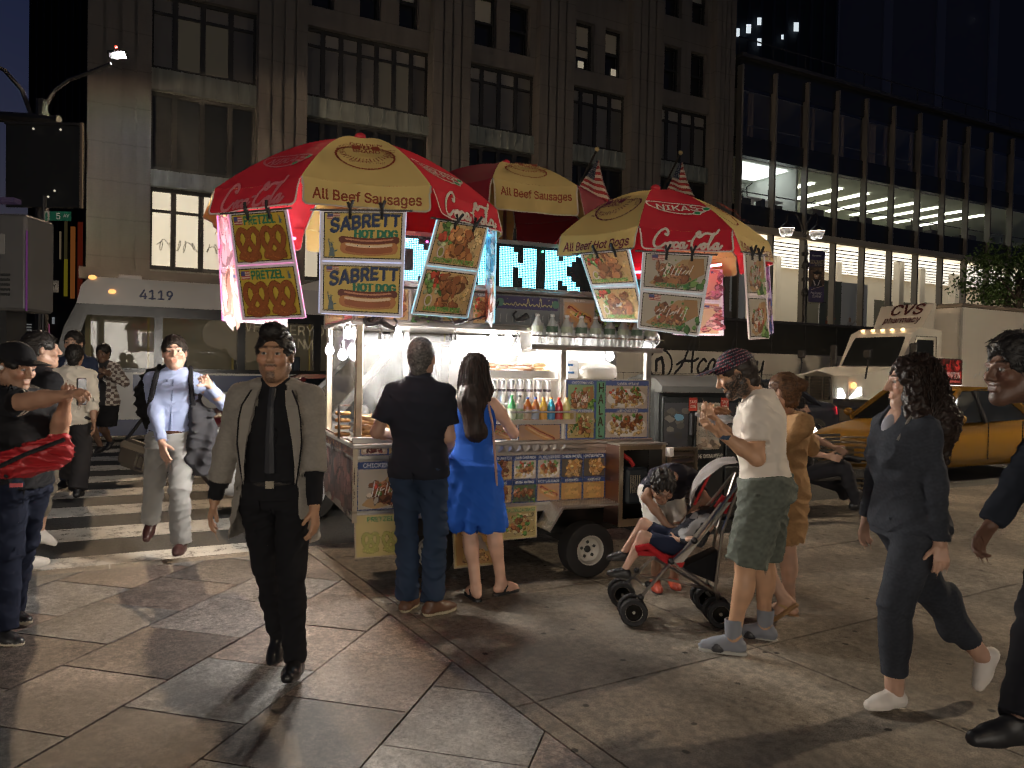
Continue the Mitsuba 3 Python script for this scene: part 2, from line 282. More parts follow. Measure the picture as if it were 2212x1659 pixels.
for i in range(5):
    a0, a1 = pe[i][1], pe[i+1][0]
    cuts = [(.22, .48, .75), (.145, .285, .43, .57, .715, .86), (.25, .5, .75), (.25, .5, .75), (.25, .5, .75)][i]
    for z0, z1 in ((zC[1]+.14, zB[0]-.16), (zB[1]+.14, zA[0]-.16)):
        put('spandrel', box(a0, a1, Q+.0, Q+.9, z0, z1).at(FS), 'g_spandrel', parent=esb)
        put('spandrel_rib', cat([box(a0+(a1-a0)*t-.03, a0+(a1-a0)*t+.03, Q-.05, Q, z0, z1) for t in np.linspace(.06, .94, 9)]).at(FS), 'g_spandrel', parent=esb, kind='stuff')
    put('base_wall', box(a0, a1, Q+.1, Q+.9, 0, zC[0]-.16).at(FS), 'g_spandrel', parent=esb)
    window(a0, a1, *zC, Q+.3, cuts, .74, pane=(.035, .035, .035), lit=(WARM*(.62 if i == 0 else .5) if i < 2 else None), wt=.6)
    window(a0, a1, *zB, Q+.3, cuts, None, pane=(.008, .010, .012))
    # lower part of these panes glows faintly from the offices behind
    window(a0, a1, *zA, Q+.3, cuts, .78, pane=(.085, .086, .086), bl=(.17, .165, .155), lit=(lambda k, lo, i=i: WARM*.016 if (i, k) in ((0, 1), (0, 2), (1, 4), (1, 5)) and lo < 13 else None), wt=.05)
    # above: stone wall with pairs of sash windows
    n2 = 3 if i == 1 else 2
    zs = [(15.35, 17.55), (18.95, 21.2), (22.6, 24.8), (26.3, 28.5), (30, 32.2), (33.7, 35.9)]
    mids = {0: (.32, .72), 1: (.13, .50, .82), 2: (.26, .76), 3: (.26, .76), 4: (.28, .78)}[i]; hw = {1: .085}.get(i, .155)
    xs = [0]+[v for m_ in mids for v in (m_-hw, m_+hw)]+[1]; L = [box(a0, a1, Q+.02, Q+.9, zA[1]+.14, zs[0][0])]
    for k, (z0, z1) in enumerate(zs):
        zn = zs[k+1][0] if k+1 < len(zs) else TOP
        L.append(box(a0, a1, Q+.02, Q+.9, z1, zn))
        for j in range(0, len(xs), 2): L.append(box(a0+(a1-a0)*xs[j], a0+(a1-a0)*xs[j+1], Q+.02, Q+.9, z0, z1))
        if k > 2: continue
        for j, m_ in enumerate(mids):
            x0, x1 = a0+(a1-a0)*(m_-hw), a0+(a1-a0)*(m_+hw); w = nm('window', esb); fb = [box(x0, x0+.09, Q+.3, Q+.42, z0, z1), box(x1-.09, x1, Q+.3, Q+.42, z0, z1), box(x0, x1, Q+.22, Q+.45, z0-.02, z0+.1), box(x0+.09, x1-.09, Q+.3, Q+.42, z1-.08, z1), box(x0+.09, x1-.09, Q+.3, Q+.42, (z0+z1)/2-.05, (z0+z1)/2+.05)]
            put('frame', cat(fb).col(DK).at(FS), 'm_satin', parent=w)
            put('pane', box(x0+.09, x1-.09, Q+.5, Q+.52, z0+.1, z1-.08, (.012, .013, .014)).at(FS), 'm_gloss', parent=w)
            if rng.random() < .85 and not (i == 4 and k == 0): zb = z1-(z1-z0)*rng.choice([.42, .5, .66]); put('blind', box(x0+.09, x1-.09, Q+.46, Q+.48, zb, z1-.08, W(.42, .40, .35)*rng.uniform(.7, 1.2)).at(FS), 'm_matte', parent=w)
            if i == 3 and k == 0: put('desk_lamp', cat(box((x0+x1)/2-.1+.25*j, (x0+x1)/2+.2+.25*j, Q+.44, Q+.47, z0+.25, z0+.55)).at(FS), 'm_matte', parent=w, emit=WARM*.25, wt=.03)
    put('upper_wall', cat(L).at(FS), 'g_stone', parent=esb)
# cursive lettering on the lit windows
aL, aR = pe[0][1], pe[1][0]
def scrib(x, z, s, seed):
    r = np.random.default_rng(seed); t = np.linspace(0, 1, 40); return np.stack([x+s*(1.6*t+.22*np.sin(17*t+seed)), np.full(40, 0.), z+s*.33*np.sin(23*t+seed)*(.5+.8*np.abs(np.sin(5*t+seed)))], 1)
for k, (x, s_) in enumerate(((.07, .5), (.3, .5), (.54, .45), (.8, .5))): put('window_lettering', tube(scrib(aL+(aR-aL)*x, 5.75, s_, k)+[0, Q+.305, 0], .012, 4, (.10, .09, .07)).at(FS), 'm_matte', parent=esb)
put('ledge', box(pe[0][0]-.2, pe[-1][1], Q-.62, Q-.422, 4.3, 4.7).at(FS), 'g_stone', parent=esb)

# ---------------------------------------------------------------- the glass fronted building
gb = thing('glass_building', 'dark glass fronted low building with brightly lit ground floor and metal mullions', 'building')
a0 = onq(1587, 300, Q)[0]; ag0 = a0+.25; NB = 16; bw = 2.42; agE = ag0+NB*bw
zs = [onq(1593, y, Q)[1] for y in (690, 486, 438, 333, 290, 183, 140)]; zb_, zg1, zf2, zf2t, zf3, zf3t, zr = zs
zb_ = 2.6
mull = [box(ag0+i*bw-.06, ag0+i*bw+.06, Q-.25, Q+.12, .3, zr) for i in range(NB+1)]
for m_ in mull: put('mullion', m_.col((.15, .14, .125)).at(FS), 'm_satin', parent=gb)
put('side_wall', box(a0-.6, ag0-.09, Q+.6, Q+14, 0, zr+.3, (.02, .02, .02)).at(FS), 'm_matte', parent=gb)
for z0, z1 in ((zg1, zf2), (zf2t, zf3), (zf3t, zr+.35)):
    put('spandrel', box(ag0, agE, Q-.02, Q+.4, z0, z1, (.022, .024, .026)).at(FS), 'm_gloss', parent=gb)
put('roof_edge', box(ag0-.2, agE+.2, Q-.36, Q+8, zr+.35, zr+.55, (.05, .05, .05)).at(FS), 'm_satin', parent=gb)
put('soffit', box(ag0, agE, Q-.5, Q-.03, zg1-.32, zg1-.02, (.42, .38, .30)).at(FS), 'm_satin', parent=gb)
put('sill', box(ag0, agE, Q-.32, Q+.3, .1, zb_-.8, (.3, .28, .25)).at(FS), 'm_satin', parent=gb)
put('end_wall', box(agE+.09, agE+.5, Q-.2, Q+14, 0, zr+.3, (.03, .03, .03)).at(FS), 'm_matte', parent=gb)
dep = 9.0
# rooms: floor, back wall and ceiling of each storey; the ground floor's ceiling is a field of lamps between joints
def room(z0, z1, x0, x1, wall, d=dep, fl=(.25, .22, .18)):
    return [box(x0, x1, Q+.42, Q+d, z0-.06, z0, fl), box(x0, x1, Q+d, Q+d+.1, z0, z1, wall), box(x0, x1, Q+.42, Q+d, z1, z1+.06, wall), box(x0-.02, x0, Q+.42, Q+d, z0, z1, wall), box(x1, x1+.02, Q+.42, Q+d, z0, z1, wall)]
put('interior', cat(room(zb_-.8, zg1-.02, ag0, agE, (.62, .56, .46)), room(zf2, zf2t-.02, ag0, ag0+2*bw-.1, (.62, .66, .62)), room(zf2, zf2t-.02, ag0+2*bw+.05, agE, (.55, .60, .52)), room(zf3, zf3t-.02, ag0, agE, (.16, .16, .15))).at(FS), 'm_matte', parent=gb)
LITE = W(1.0, .93, .78)
for i in range(NB):
    put('ceiling_lamp', box(ag0+i*bw+.15, ag0+(i+1)*bw-.15, Q+1.0, Q+dep-.4, zg1-.30, zg1-.27).at(FS), 'm_matte', parent=gb, emit=LITE*(1.65 if i < 9 else 1.3), wt=.5 if i < 10 else .2)
put('ceiling_joint', cat([box(ag0, agE, Q+1.2+.95*i, Q+1.4+.95*i, zg1-.314, zg1-.301, (.26, .21, .15)) for i in range(8)]).at(FS), 'm_matte', parent=gb)
put('ceiling_lamp', box(ag0+.2, ag0+2*bw-.3, Q+.8, Q+3.4, zf2t-.10, zf2t-.08).at(FS), 'm_matte', parent=gb, emit=W(.95, 1, .96)*1.9, wt=.4)
for i in range(7): put('ceiling_beam', box(ag0+.1, ag0+2*bw-.15, Q+4.2+i*.62, Q+4.45+i*.62, zf2t-.34, zf2t-.1, (.5, .5, .48)).at(FS), 'm_matte', parent=gb)
for i in range(2, 11): put('ceiling_lamp', box(ag0+i*bw+.4, ag0+i*bw+.8, Q+2, Q+7, zf2t-.10, zf2t-.08).at(FS), 'm_matte', parent=gb, emit=W(1, 1, .86)*(5.5 if i < 6 else 4.5), wt=.15)
C_ = (.55, .5, .4)
for x, q, w in ((1.15, 2.4, .5), (3.1, 3.0, .6), (8.3, 5, .4), (13.4, 4.6, .4), (16.3, 2.2, .45), (20.2, 3.4, .5), (25, 4, .5)):
    put('column', box(ag0+x, ag0+x+w, Q+q, Q+q+w, zb_-.8, zg1-.302, (.66, .6, .5)).at(FS), 'm_matte', parent=gb)
put('partition', cat([box(ag0+x0, ag0+x1, Q+q, Q+q+.08, zb_-.8, z1, c) for x0, x1, q, z1, c in ((11.6, 17.5, 6, 6.9, (.085, .08, .058)), (18, 22.5, 5.2, 6.8, (.08, .076, .056)), (22.8, 30, 5, 6.9, (.08, .076, .056)), (5.2, 7, 7, 5.6, (.22, .2, .16)))]+[box(x0, x1, q-.03, q, z, z+.03, (.04, .037, .028)) for x0, x1, q in ((11.6, 17.5, 6), (18, 22.5, 5.2), (22.8, 30, 5)) for z in np.arange(2.4, 6.7, .34)]).at(FS), 'm_matte', parent=gb)
for x0, x1, q, sea in ((.35, 2.0, 1.2, 0), (7.9, 9.75, 1.3, 1), (9.85, 12.2, 1.4, 2)):     # tall photographs standing in the lit hall
    h_ = 4.0; w_ = x1-x0; h_ = 5.1; pr = Pr(w_, h_, ((.40, .46, .55), (.07, .085, .065), (.42, .46, .50))[sea]); r = np.random.default_rng(sea+5)
    if sea == 0: pr.poly(sg.Polygon([(0, .9), (.5, 1.6), (w_, 2.7), (w_, 0), (0, 0)]), (.12, .15, .22)); pr.poly(sg.Polygon([(0, .35), (w_, 1.4), (w_, .8), (0, .1)]), (.55, .6, .66))
    else:
        for k in range(160): pr.ell(r.uniform(.1, w_-.1), r.uniform(.1, 2.6 if sea == 1 else 1.9), r.uniform(.05, .3), r.uniform(.01, .05), W(.10, .12, .10)*r.uniform(.2, 2.6), rot=r.uniform(-.4, .7), n=7, jit=.6, r=r)
        if sea == 2: pr.poly(sg.Polygon([(0, 2.1), (w_*.4, 2.5), (w_, 2.0), (w_, 1.7), (0, 1.5)]), (.10, .12, .12))
        cx = w_*(.4 if sea == 1 else .35); co = (.22, .06, .02) if sea == 1 else (.32, .32, .33)
        pr.ell(cx, 2.9, .12, .14, (.3, .2, .15)); pr.poly(sg.Polygon([(cx-.22, 2.75), (cx+.2, 2.75), (cx+.24, 1.7), (cx-.2, 1.7)]), co); pr.line([(cx+.15, 2.6), (cx+.6, 2.9)], .12, co); pr.line([(cx-.1, 1.7), (cx-.05, .8)], .16, (.1, .13, .18) if sea == 1 else (.5, .62, .68)); pr.line([(cx+.1, 1.7), (cx+.12, .8)], .15, (.1, .13, .18) if sea == 1 else (.5, .62, .68))
        if sea == 2: pr.rect(cx-.12, 1.8, cx+.1, 2.45, (.6, .08, .05))
    put('photo_panel', cat(box(0, w_, 0, h_, -.04, -.003, (.6, .6, .6)), pr.me()).at(fr(S(ag0+x0, Q+q, zb_-.6), D_, Z_)), 'm_print', parent=gb)
# office things on the lit first floor, curtains, dark second floor
r = np.random.default_rng(3); L = []
for i in range(26):
    x = r.uniform(.3, 15*bw); h_ = r.uniform(.3, .75); L.append(box(x, x+r.uniform(.3, 1.1), 1.0, 1.5, 0, h_, W(.05, .045, .035)*r.uniform(.4, 3)))
    if i % 2: L.append(tube([(x+.2, 1.2, h_), (x+.1, 1.2, h_+.4), (x+.45, 1.2, h_+.55)], .025, 5, (.03, .03, .03)))
for x in (1.6, 3.2): L += [box(x, x+1.1, .9, 1.5, .62, .7, (.5, .5, .5)), box(x+.05, x+.6, 1.0, 1.4, 0, .62, (.55, .55, .55)), tube([(x+.1, 1, .7), (x+.05, 1, 1.2), (x+.5, 1, 1.5)], .03, 5, (.02, .02, .02)), box(x-.5, x-.1, 1, 1.4, .1, .75, (.03, .03, .03), .05)]
put('office_furniture', cat(L).mv(ag0, Q, zf2).at(FS), 'm_matte', parent=gb)
put('curtain', cat([tube([(ag0+.12+.16*j, Q+.6, zf2), (ag0+.12+.16*j, Q+.6, zf2t-.03)], .1, 8, (.5, .44, .3)) for j in range(5)]).at(FS), 'm_cloth', parent=gb)
L = []
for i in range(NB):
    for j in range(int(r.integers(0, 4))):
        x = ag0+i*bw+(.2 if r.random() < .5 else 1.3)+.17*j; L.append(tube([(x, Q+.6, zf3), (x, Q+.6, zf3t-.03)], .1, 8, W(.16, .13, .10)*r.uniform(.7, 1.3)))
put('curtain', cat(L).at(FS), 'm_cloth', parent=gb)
put('window_rail', cat([box(ag0, agE, Q+.46, Q+.5, z+.75, z+.8, (.12, .12, .11)) for z in (zf2, zf3)]).at(FS), 'm_satin', parent=gb)
for i in range(NB):
    for z0, z1 in ((zb_-.8, zg1-.33), (zf2, zf2t), (zf3, zf3t)): scene[nm('pane', gb)] = mikit.ply((lambda m: (m.v, m.f))(quad(S(ag0+i*bw+.09, Q+.0, z0), S(ag0+(i+1)*bw-.09, Q+.0, z0), S(ag0+(i+1)*bw-.09, Q+.0, z1), S(ag0+i*bw+.09, Q+.0, z1))), 'm_glass')
# set back top storey with a row of lit office windows
ph0, ph1 = onq(1722, 160, Q+9)[0], onq(2040, 240, Q+9)[0]; zp0, zp1 = zr+.5, zr+4.4
put('penthouse', box(ph0, ph1, Q+9, Q+16, zp0, zp1, (.02, .02, .022)).at(FS), 'm_satin', parent=gb)
for t, l in ((.02, 1), (.14, 1), (.25, 1), (.36, 1), (.46, 1), (.63, 1), (.71, 1), (.84, .5), (.9, .3)):
    put('lit_office_window', box(ph0+(ph1-ph0)*t, ph0+(ph1-ph0)*t+.75, Q+8.96, Q+8.99, zp0+1.6, zp0+2.9).at(FS), 'm_matte', parent=gb, emit=W(1, .9, .72)*.4*l, wt=.03)
put('roof_rail', cat([box(ag0, agE, Q+.1, Q+.14, zr+1.5, zr+1.56, (.04, .04, .04))]+[box(ag0+i*bw, ag0+i*bw+.05, Q+.1, Q+.14, zr+.55, zr+1.5, (.04, .04, .04)) for i in range(NB)]).at(FS), 'm_satin', parent=gb)

# ---------------------------------------------------------------- far dark towers
def tower(px0, px1, D, zt, label, lits, c=(.03, .033, .036), name='dark_tower'):
    k = thing(name, label, 'building'); p0, p1 = V(px0, 700, D), V(px1, 700, D); w = p1[0]-p0[0]
    put('wall', box(p0[0], p1[0], D, D+25, 0, zt, c), 'm_matte', parent=k)
    put('pilaster', cat([box(x, x+w*.02, D-.5, D, 0, zt, W(*c)*1.5) for x in np.linspace(p0[0], p1[0]-w*.02, 9)]), 'm_matte', parent=k)
    for px, py, s in lits:
        p = V(px, py, D-.6); put('lit_window', box(p[0]-s/2, p[0]+s/2, D-.62, D-.58, p[2]-s*.9, p[2]+s*.9), 'm_matte', parent=k, emit=W(.85, .95, 1)*.8, wt=.03)
    return k
tower(1570, 1788, 95, 74, 'dark tower with a few lit windows rising behind the glass building', ((1593, 70, .55), (1617, 62, .6), (1640, 46, .5), (1640, 91, .5), (1720, 58, .6), (1690, 80, .3)), c=(.035, .045, .06))
tower(1775, 2700, 160, 150, 'vast unlit tower added to darken the sky at the right', ((1705+400, 40, .1),), c=(.30, .29, .28))  # tower added to keep the right part of the sky dark
lt = tower(66, 192, 70, 52, 'unlit black tower at the end of the side street on the left', (), c=(.014, .016, .018))
sb = thing('neon_shopfront', 'low dark shopfront with tall strips of yellow, orange and red light', 'building')
p0, p1 = V(20, 640, 52), V(184, 640, 52); put('wall', box(p0[0]-6, p1[0], 52, 60, 0, 9.5, (.02, .02, .02)), 'm_matte', parent=sb)
for px, y0, y1, c, wpx in ((143, 560, 640, (.55, .45, .03), 7), (143, 478, 560, (.16, .13, .05), 6), (158, 490, 645, (.75, .24, .05), 10), (174, 480, 645, (.30, .035, .012), 11), (131, 500, 560, (.55, .42, .25), 3), (102, 540, 570, (.5, .7, .9), 3), (72, 605, 640, (.8, .2, .8), 3), (90, 700, 760, (.2, .4, 1), 3), (100, 690, 740, (.8, .5, .2), 2), (107, 700, 770, (.8, .2, .4), 2), (75, 725, 735, (1, .6, .3), 8), (64, 700, 702, (1, 1, .95), 9), (64, 706, 708, (1, 1, .95), 9), (64, 712, 714, (1, 1, .95), 9), (116, 685, 700, (.9, .95, 1), 4)):
    a, b = V(px-wpx/2, y1, 51.9), V(px+wpx/2, y0, 51.9); put('light_strip', box(a[0], b[0], 51.8, 51.9, a[2], b[2], (.02, .02, .02)), 'm_matte', parent=sb, emit=W(*c)*.13, wt=.03)
# ---------------------------------------------------------------- street lamps and other street furniture

def globe(p, r, parent, e, wt=1.0, name='lamp'): return put(name, sph(p, r, (.8, .8, .8), 2), 'm_matte', parent=parent, emit=e, wt=wt)
SOD = W(1.0, .70, .42)
ct = thing('cobra_lamp', 'tall street lamp with glowing orange head on a curved arm at the far left corner', 'street lamp')
P = V(96, 700, 22); px_, py_ = P[0], P[1]
top = V(258, 122, 22.3)
put('post', cyl((px_, py_, ROADZ), (px_, py_, 8.6), .11, 10, BLACK, .08), 'm_satin', parent=ct)
arm = [V(x, y, 22) for x, y in ((96, 262), (100, 225), (118, 195), (150, 172), (195, 156), (240, 138))]
put('arm', tube(arm, .055, 6, BLACK), 'm_satin', parent=ct)
hx = fr(top, (1, .15, .10), z=(.05, .72, .72))
put('head', cat(box(-.34, .2, -.13, .13, .07, .18, BLACK, .04)).at(hx), 'm_satin', parent=ct)
put('lamp', hull([(-.15, -.1, .07), (.15, -.1, .07), (.15, .1, .07), (-.15, .1, .07), (-.1, -.06, -.03), (.1, -.06, -.03), (.1, .06, -.03), (-.1, .06, -.03)], (.8, .8, .8)).at(hx), 'm_matte', parent=ct, emit=SOD*11000, wt=4)
put('sensor', sph(top+[-.1, 0, .27], .05, (.5, .05, .03)), 'm_matte', parent=ct, emit=(1.2, .1, .05), wt=.02)
tm = thing('traffic_mast', 'dark traffic signal mast with long arm and big unlit sign board, upper left', 'traffic signal')
put('arm', tube([V(-60, 248, 21.5), V(60, 256, 21.5), V(128, 262, 21.5)], .15, 8, BLACK), 'm_satin', parent=tm)
put('brace', tube([V(-40, 128, 21.5), V(10, 152, 21.5), V(48, 195, 21.5), V(68, 250, 21.5)], .06, 6, BLACK), 'm_satin', parent=tm)
put('post', cyl(V(90, 215, 21.6), np.r_[V(90, 700, 21.6)[:2], ROADZ], .14, 10, BLACK), 'm_satin', parent=tm)
a, b = V(14, 448, 21), V(184, 268, 21); put('sign_board', box(a[0], b[0], 20.94, 21, a[2], b[2], (.02, .022, .022), .02), 'm_satin', parent=tm)
put('board_frame', cat(box(a[0], b[0], 20.88, 20.93, b[2]-.07, b[2], (.03, .03, .03)), box(b[0]-.07, b[0], 20.87, 20.93, a[2], b[2], (.16, .13, .1))), 'm_satin', parent=tm)
for x, y in ((72, 278), (131, 280), (118, 412), (104, 425)): put('signal_lens', sph(V(x, y, 20.8), .03), 'm_matte', parent=tm, emit=(.5, .45, .35), wt=.02)
kb = thing('signal_cabinet', 'grey vented metal cabinet raised on a post at the left edge', 'cabinet'); a, b = V(-90, 668, 9.5), V(56, 462, 9.5)
put('case', box(a[0], b[0], 9.5, 10.1, a[2], b[2], (.085, .082, .08), .03), 'm_satin', parent=kb)
for i in range(5): put('vent_slot', box(a[0]+.3, V(22, 600, 9.5)[0], 9.488, 9.499, a[2]+.18+i*.06, a[2]+.21+i*.06, (.02, .02, .02)), 'm_matte', parent=kb)
put('emblem', cat(box(a[0]+.35, V(12, 500, 9.5)[0], 9.486, 9.499, b[2]-.5, b[2]-.25, (.18, .17, .16), .03), ), 'm_satin', parent=kb)
put('roof_light', box(a[0], b[0]-.12, 9.45, 9.6, b[2]+.13, b[2]+.19, (.04, .03, .06)), 'm_matte', parent=kb, emit=W(.35, .2, .55)*.02, wt=.03)
put('edge_light', box(b[0]+.002, b[0]+.008, 9.5, 9.53, a[2], b[2]-.2, (.03, .01, .03)), 'm_matte', parent=kb, emit=W(.5, .1, .6)*.12, wt=.03)
put('post', box(a[0]+.2, b[0]-.3, 9.6, 10, ROADZ, a[2], (.02, .02, .02)), 'm_satin', parent=kb)
def plate(name, label, px0, px1, y0, y1, D, bg, draw, post=True):
    k = thing(name, label, 'sign'); a, b = V(px0, y1, D), V(px1, y0, D); w, h = b[0]-a[0], b[2]-a[2]; pr = Pr(w, h, bg); draw(pr, w, h)
    put('face', cat(box(0, w, 0, h, -.03, -.002, bg), pr.me()).at(fr(a, (1, 0, 0), (0, 0, 1))), 'm_print', parent=k)
    if post: put('post', cyl((a[0]-.04, D+.05, ROADZ), (a[0]-.04, D+.05, b[2]+.3), .04, 8, BLACK), 'm_satin', parent=k)
    return k
def d5(p, w, h):
    p.text('5', w*.52, h*.16, h*.66, (.75, .78, .75)); p.text('AV', w*.84, h*.38, h*.34, (.75, .78, .75)); p.rect(0, 0, w*.2, h, (.55, .55, .5)); p.poly(sg.Polygon([(w*.03, 0), (w*.03, h*.8), (w*.1, h*.9), (w*.13, h*.3), (w*.1, 0)]), (.05, .22, .14))
plate('avenue_name_sign', 'green street name sign reading 5 AV on a dark post', 96, 152, 457, 476, 15, (.02, .21, .13), d5)
def dow(p, w, h):
    p.poly(sg.Polygon([(w*.02, h*.5), (w*.2, h*.95), (w*.2, h*.78), (w*.98, h*.8), (w*.98, h*.24), (w*.2, h*.22), (w*.2, h*.05)]), (.46, .44, .38)); p.text('ONE', w*.28, h*.34, h*.34, BLACK, maxw=w*.34); p.text('WAY', w*.76, h*.34, h*.34, BLACK, maxw=w*.36)
plate('one_way_sign', 'white arrow sign reading ONE WAY below the green street name sign', 56, 125, 606, 630, 15, (.30, .28, .25), dow, False)

tl = thing('twin_lamp_post', 'ornate black lamp post with two glowing lanterns in front of the glass building', 'street lamp')
DT = 36.0; B = V(1737, 700, DT)
put('post', lathe([(.26, .1), (.26, .5), (.16, .8), (.12, 1.4), (.10, 5.2), (.17, 5.3), (.17, 5.45), (.1, 5.6), (.1, 6.5), (.16, 6.6), (.16, 6.75), (.08, 6.9), (.07, 7.6), (.01, 7.9)], 12, BLACK, fr((B[0], B[1], 0), (1, 0, 0))), 'm_satin', parent=tl)
for s, pts in ((-1, ((1737, 512), (1731, 482), (1722, 465), (1712, 458), (1701, 464), (1700, 482))), (1, ((1740, 512), (1744, 485), (1752, 470), (1762, 462), (1768, 468), (1765, 488)))):
    Pp = [V(x, y, DT) for x, y in pts]; put('arm', tube(Pp, .05, 6, BLACK), 'm_satin', parent=tl)
    e = Pp[-1]; put('shade', lathe([(.02, .3), (.12, .24), (.32, .05), (.36, .0)], 14, BLACK, fr(e-[0, 0, .25], (1, 0, 0))), 'm_satin', parent=tl)
    put('lamp', lathe([(.35, 0), (.34, -.12), (.24, -.32), (.001, -.4)], 14, (.8, .8, .8), fr(e-[0, 0, .26], (1, 0, 0))), 'm_matte', parent=tl, emit=W(1, .74, .44)*130, wt=2.2, smooth=True)
for y in (545, 572, 600): put('collar', cyl(V(1739, y, DT), V(1739, y+7, DT), .16, 10, BLACK), 'm_satin', parent=tl)
bn = thing('street_banner', 'purple college banner with a smiling graduate hung on the black lamp post', 'banner')
a, b = V(1746, 652, DT-.25), V(1783, 543, DT-.25); w, h = b[0]-a[0], b[2]-a[2]; pr = Pr(w, h, (.035, .03, .09))
pr.rect(w*.28, h*.9, w*.76, h*.925, (.6, .6, .6)); pr.ell(w*.22, h*.912, w*.05, h*.016, (.6, .6, .6)); pr.text('GRADUATE', w*.5, h*.75, h*.075, (.62, .5, .26), maxw=w*.92); pr.rect(w*.35, h*.72, w*.9, h*.735, (.4, .36, .25))
pr.rect(0, h*.3, w, h*.7, (.07, .05, .04)); r = np.random.default_rng(4)
for k in range(40): pr.ell(r.uniform(.05, .95)*w, r.uniform(.34, .68)*h, w*r.uniform(.03, .09), w*r.uniform(.03, .08), W(.16, .10, .06)*r.uniform(.3, 1.4), n=7, jit=.5, r=r)
pr.poly(sg.Polygon([(w*.12, h*.3), (w*.3, h*.45), (w*.7, h*.45), (w*.95, h*.3)]), (.02, .02, .03)); pr.ell(w*.48, h*.52, w*.16, h*.06, (.42, .27, .19)); pr.ell(w*.48, h*.505, w*.07, h*.012, (.75, .7, .65)); pr.poly(sg.Polygon([(w*.2, h*.58), (w*.5, h*.62), (w*.85, h*.57), (w*.5, h*.535)]), (.015, .015, .02)); pr.line([(w*.3, h*.42), (w*.42, h*.33)], w*.07, (.5, .48, .5)); pr.line([(w*.7, h*.42), (w*.6, h*.33)], w*.07, (.5, .48, .5)); pr.line([(w*.15, h*.24), (w*.98, h*.33)], w*.03, (.45, .35, .3))
pr.text('Berkeley', w*.5, h*.15, h*.05, (.62, .62, .66), bold=False, maxw=w*.72); pr.text('College', w*.52, h*.09, h*.05, (.62, .62, .66), bold=False, maxw=w*.6)
put('cloth', cat(box(0, w, 0, h, -.02, -.003, (.035, .03, .09)), pr.me()).at(fr(a, (1, .05, 0), (0, 0, 1))), 'm_print', parent=bn)
put('rod', cat([cyl((B[0], B[1], z), (b[0]+.1, DT-.26, z), .02, 6, BLACK) for z in (b[2]+.03, a[2]-.03)]), 'm_satin', parent=bn)

# flags on raked poles of the stone building
def flag(top, base, hoist, fly, D, label):
    k = thing('flag', label, 'flag'); tp, bs = V(*top, D), V(*base, D+3.2)
    put('pole', tube([bs, tp], .045, 6, (.03, .03, .03)), 'm_satin', parent=k); put('finial', sph(tp, .09, (.5, .4, .2)), 'm_satin', parent=k)
    A_, B_, C_, E_ = V(*hoist[0], D+.15), V(*hoist[1], D+.7), V(*fly[1], D+.9), V(*fly[0], D+.5)   # hoist top, hoist foot, fly foot, fly top
    def fn(x, y, z):
        u, v = np.clip(x/1.9, 0, 1)[:, None], y[:, None]; P = (A_*(1-u)+E_*u)*v+(B_*(1-u)+C_*u)*(1-v)
        return P+np.array([.3, -1, 0])*(.16*np.sin(9*u+3*v)*u)+np.array([0, -1, 0])*z[:, None]*4
    pr = Pr(1.9, 1, (.60, .52, .45))
    for i in range(0, 13, 2): pr.rect(0, 1-(i+1)/13, 1.9, 1-i/13, (.34, .045, .05))
    pr.rect(0, 6/13, .8, 1, (.03, .04, .075))
    for i in range(9):
        for j in range(6 if i % 2 == 0 else 5): pr.ell(.065+(j*2+(i % 2))*.067, 1-(i+.8)*.0585, .021, .021, (.5, .48, .45), n=6)
    put('cloth', bend(fine(pr.me(), .12), fn), 'm_cloth', parent=k)
flag((1290, 322), (1236, 432), ((1288, 348), (1247, 408)), ((1296, 346), (1322, 444)), 29.3, 'stars and stripes flag hanging from the left of two raked poles on the stone building')
flag((1470, 330), (1418, 440), ((1468, 352), (1440, 410)), ((1476, 350), (1502, 432)), 31.5, 'stars and stripes flag partly behind the right umbrella, on the right raked pole')

# tree at the right edge
tr = thing('street_tree', 'dark leafy street tree at the right edge in front of the glass building', 'tree')
r = np.random.default_rng(11); o = V(2196, 700, 29); L = [tube([(o[0], o[1], ROADZ), o+[.1, 0, 0], o*[1, 1, 0]+[0, 0, 5.5]], [.16, .12, .08], 8, (.05, .04, .03))]; lv = []
for k in range(26):
    z0 = r.uniform(3.4, 5.6); a_ = r.uniform(0, 6.28); le = r.uniform(.7, 1.75); e = np.array([o[0]+math.cos(a_)*le, o[1]+math.sin(a_)*le, z0+r.uniform(.1, 1.5)]); L.append(tube([(o[0], o[1], z0), (np.array([o[0], o[1], z0])+e)/2+[0, 0, .1], e], [.045, .03, .012], 5, (.05, .04, .03)))
    n = 260; c = e+r.normal(0, .30, (n, 3))*[1.1, 1.1, .75]; ax = r.normal(size=(n, 3)); ax /= np.linalg.norm(ax, axis=1, keepdims=True); bx = np.cross(ax, r.normal(size=(n, 3))); bx /= np.linalg.norm(bx, axis=1, keepdims=True); s = r.uniform(.05, .1, (n, 1))
    v = np.stack([c+ax*s, c+bx*s*.5, c-ax*s, c-bx*s*.5], 1).reshape(-1, 3); q = np.arange(n)*4; lv.append(Me(v, np.vstack([np.stack([q, q+1, q+2], 1), np.stack([q, q+2, q+3], 1)]), np.repeat(W(.05, .085, .03)*r.uniform(.6, 1.5, (n, 1)), 4, 0)))
put('trunk', cat(L), 'm_matte', parent=tr); put('crown', cat(lv), 'm_leaf', parent=tr)

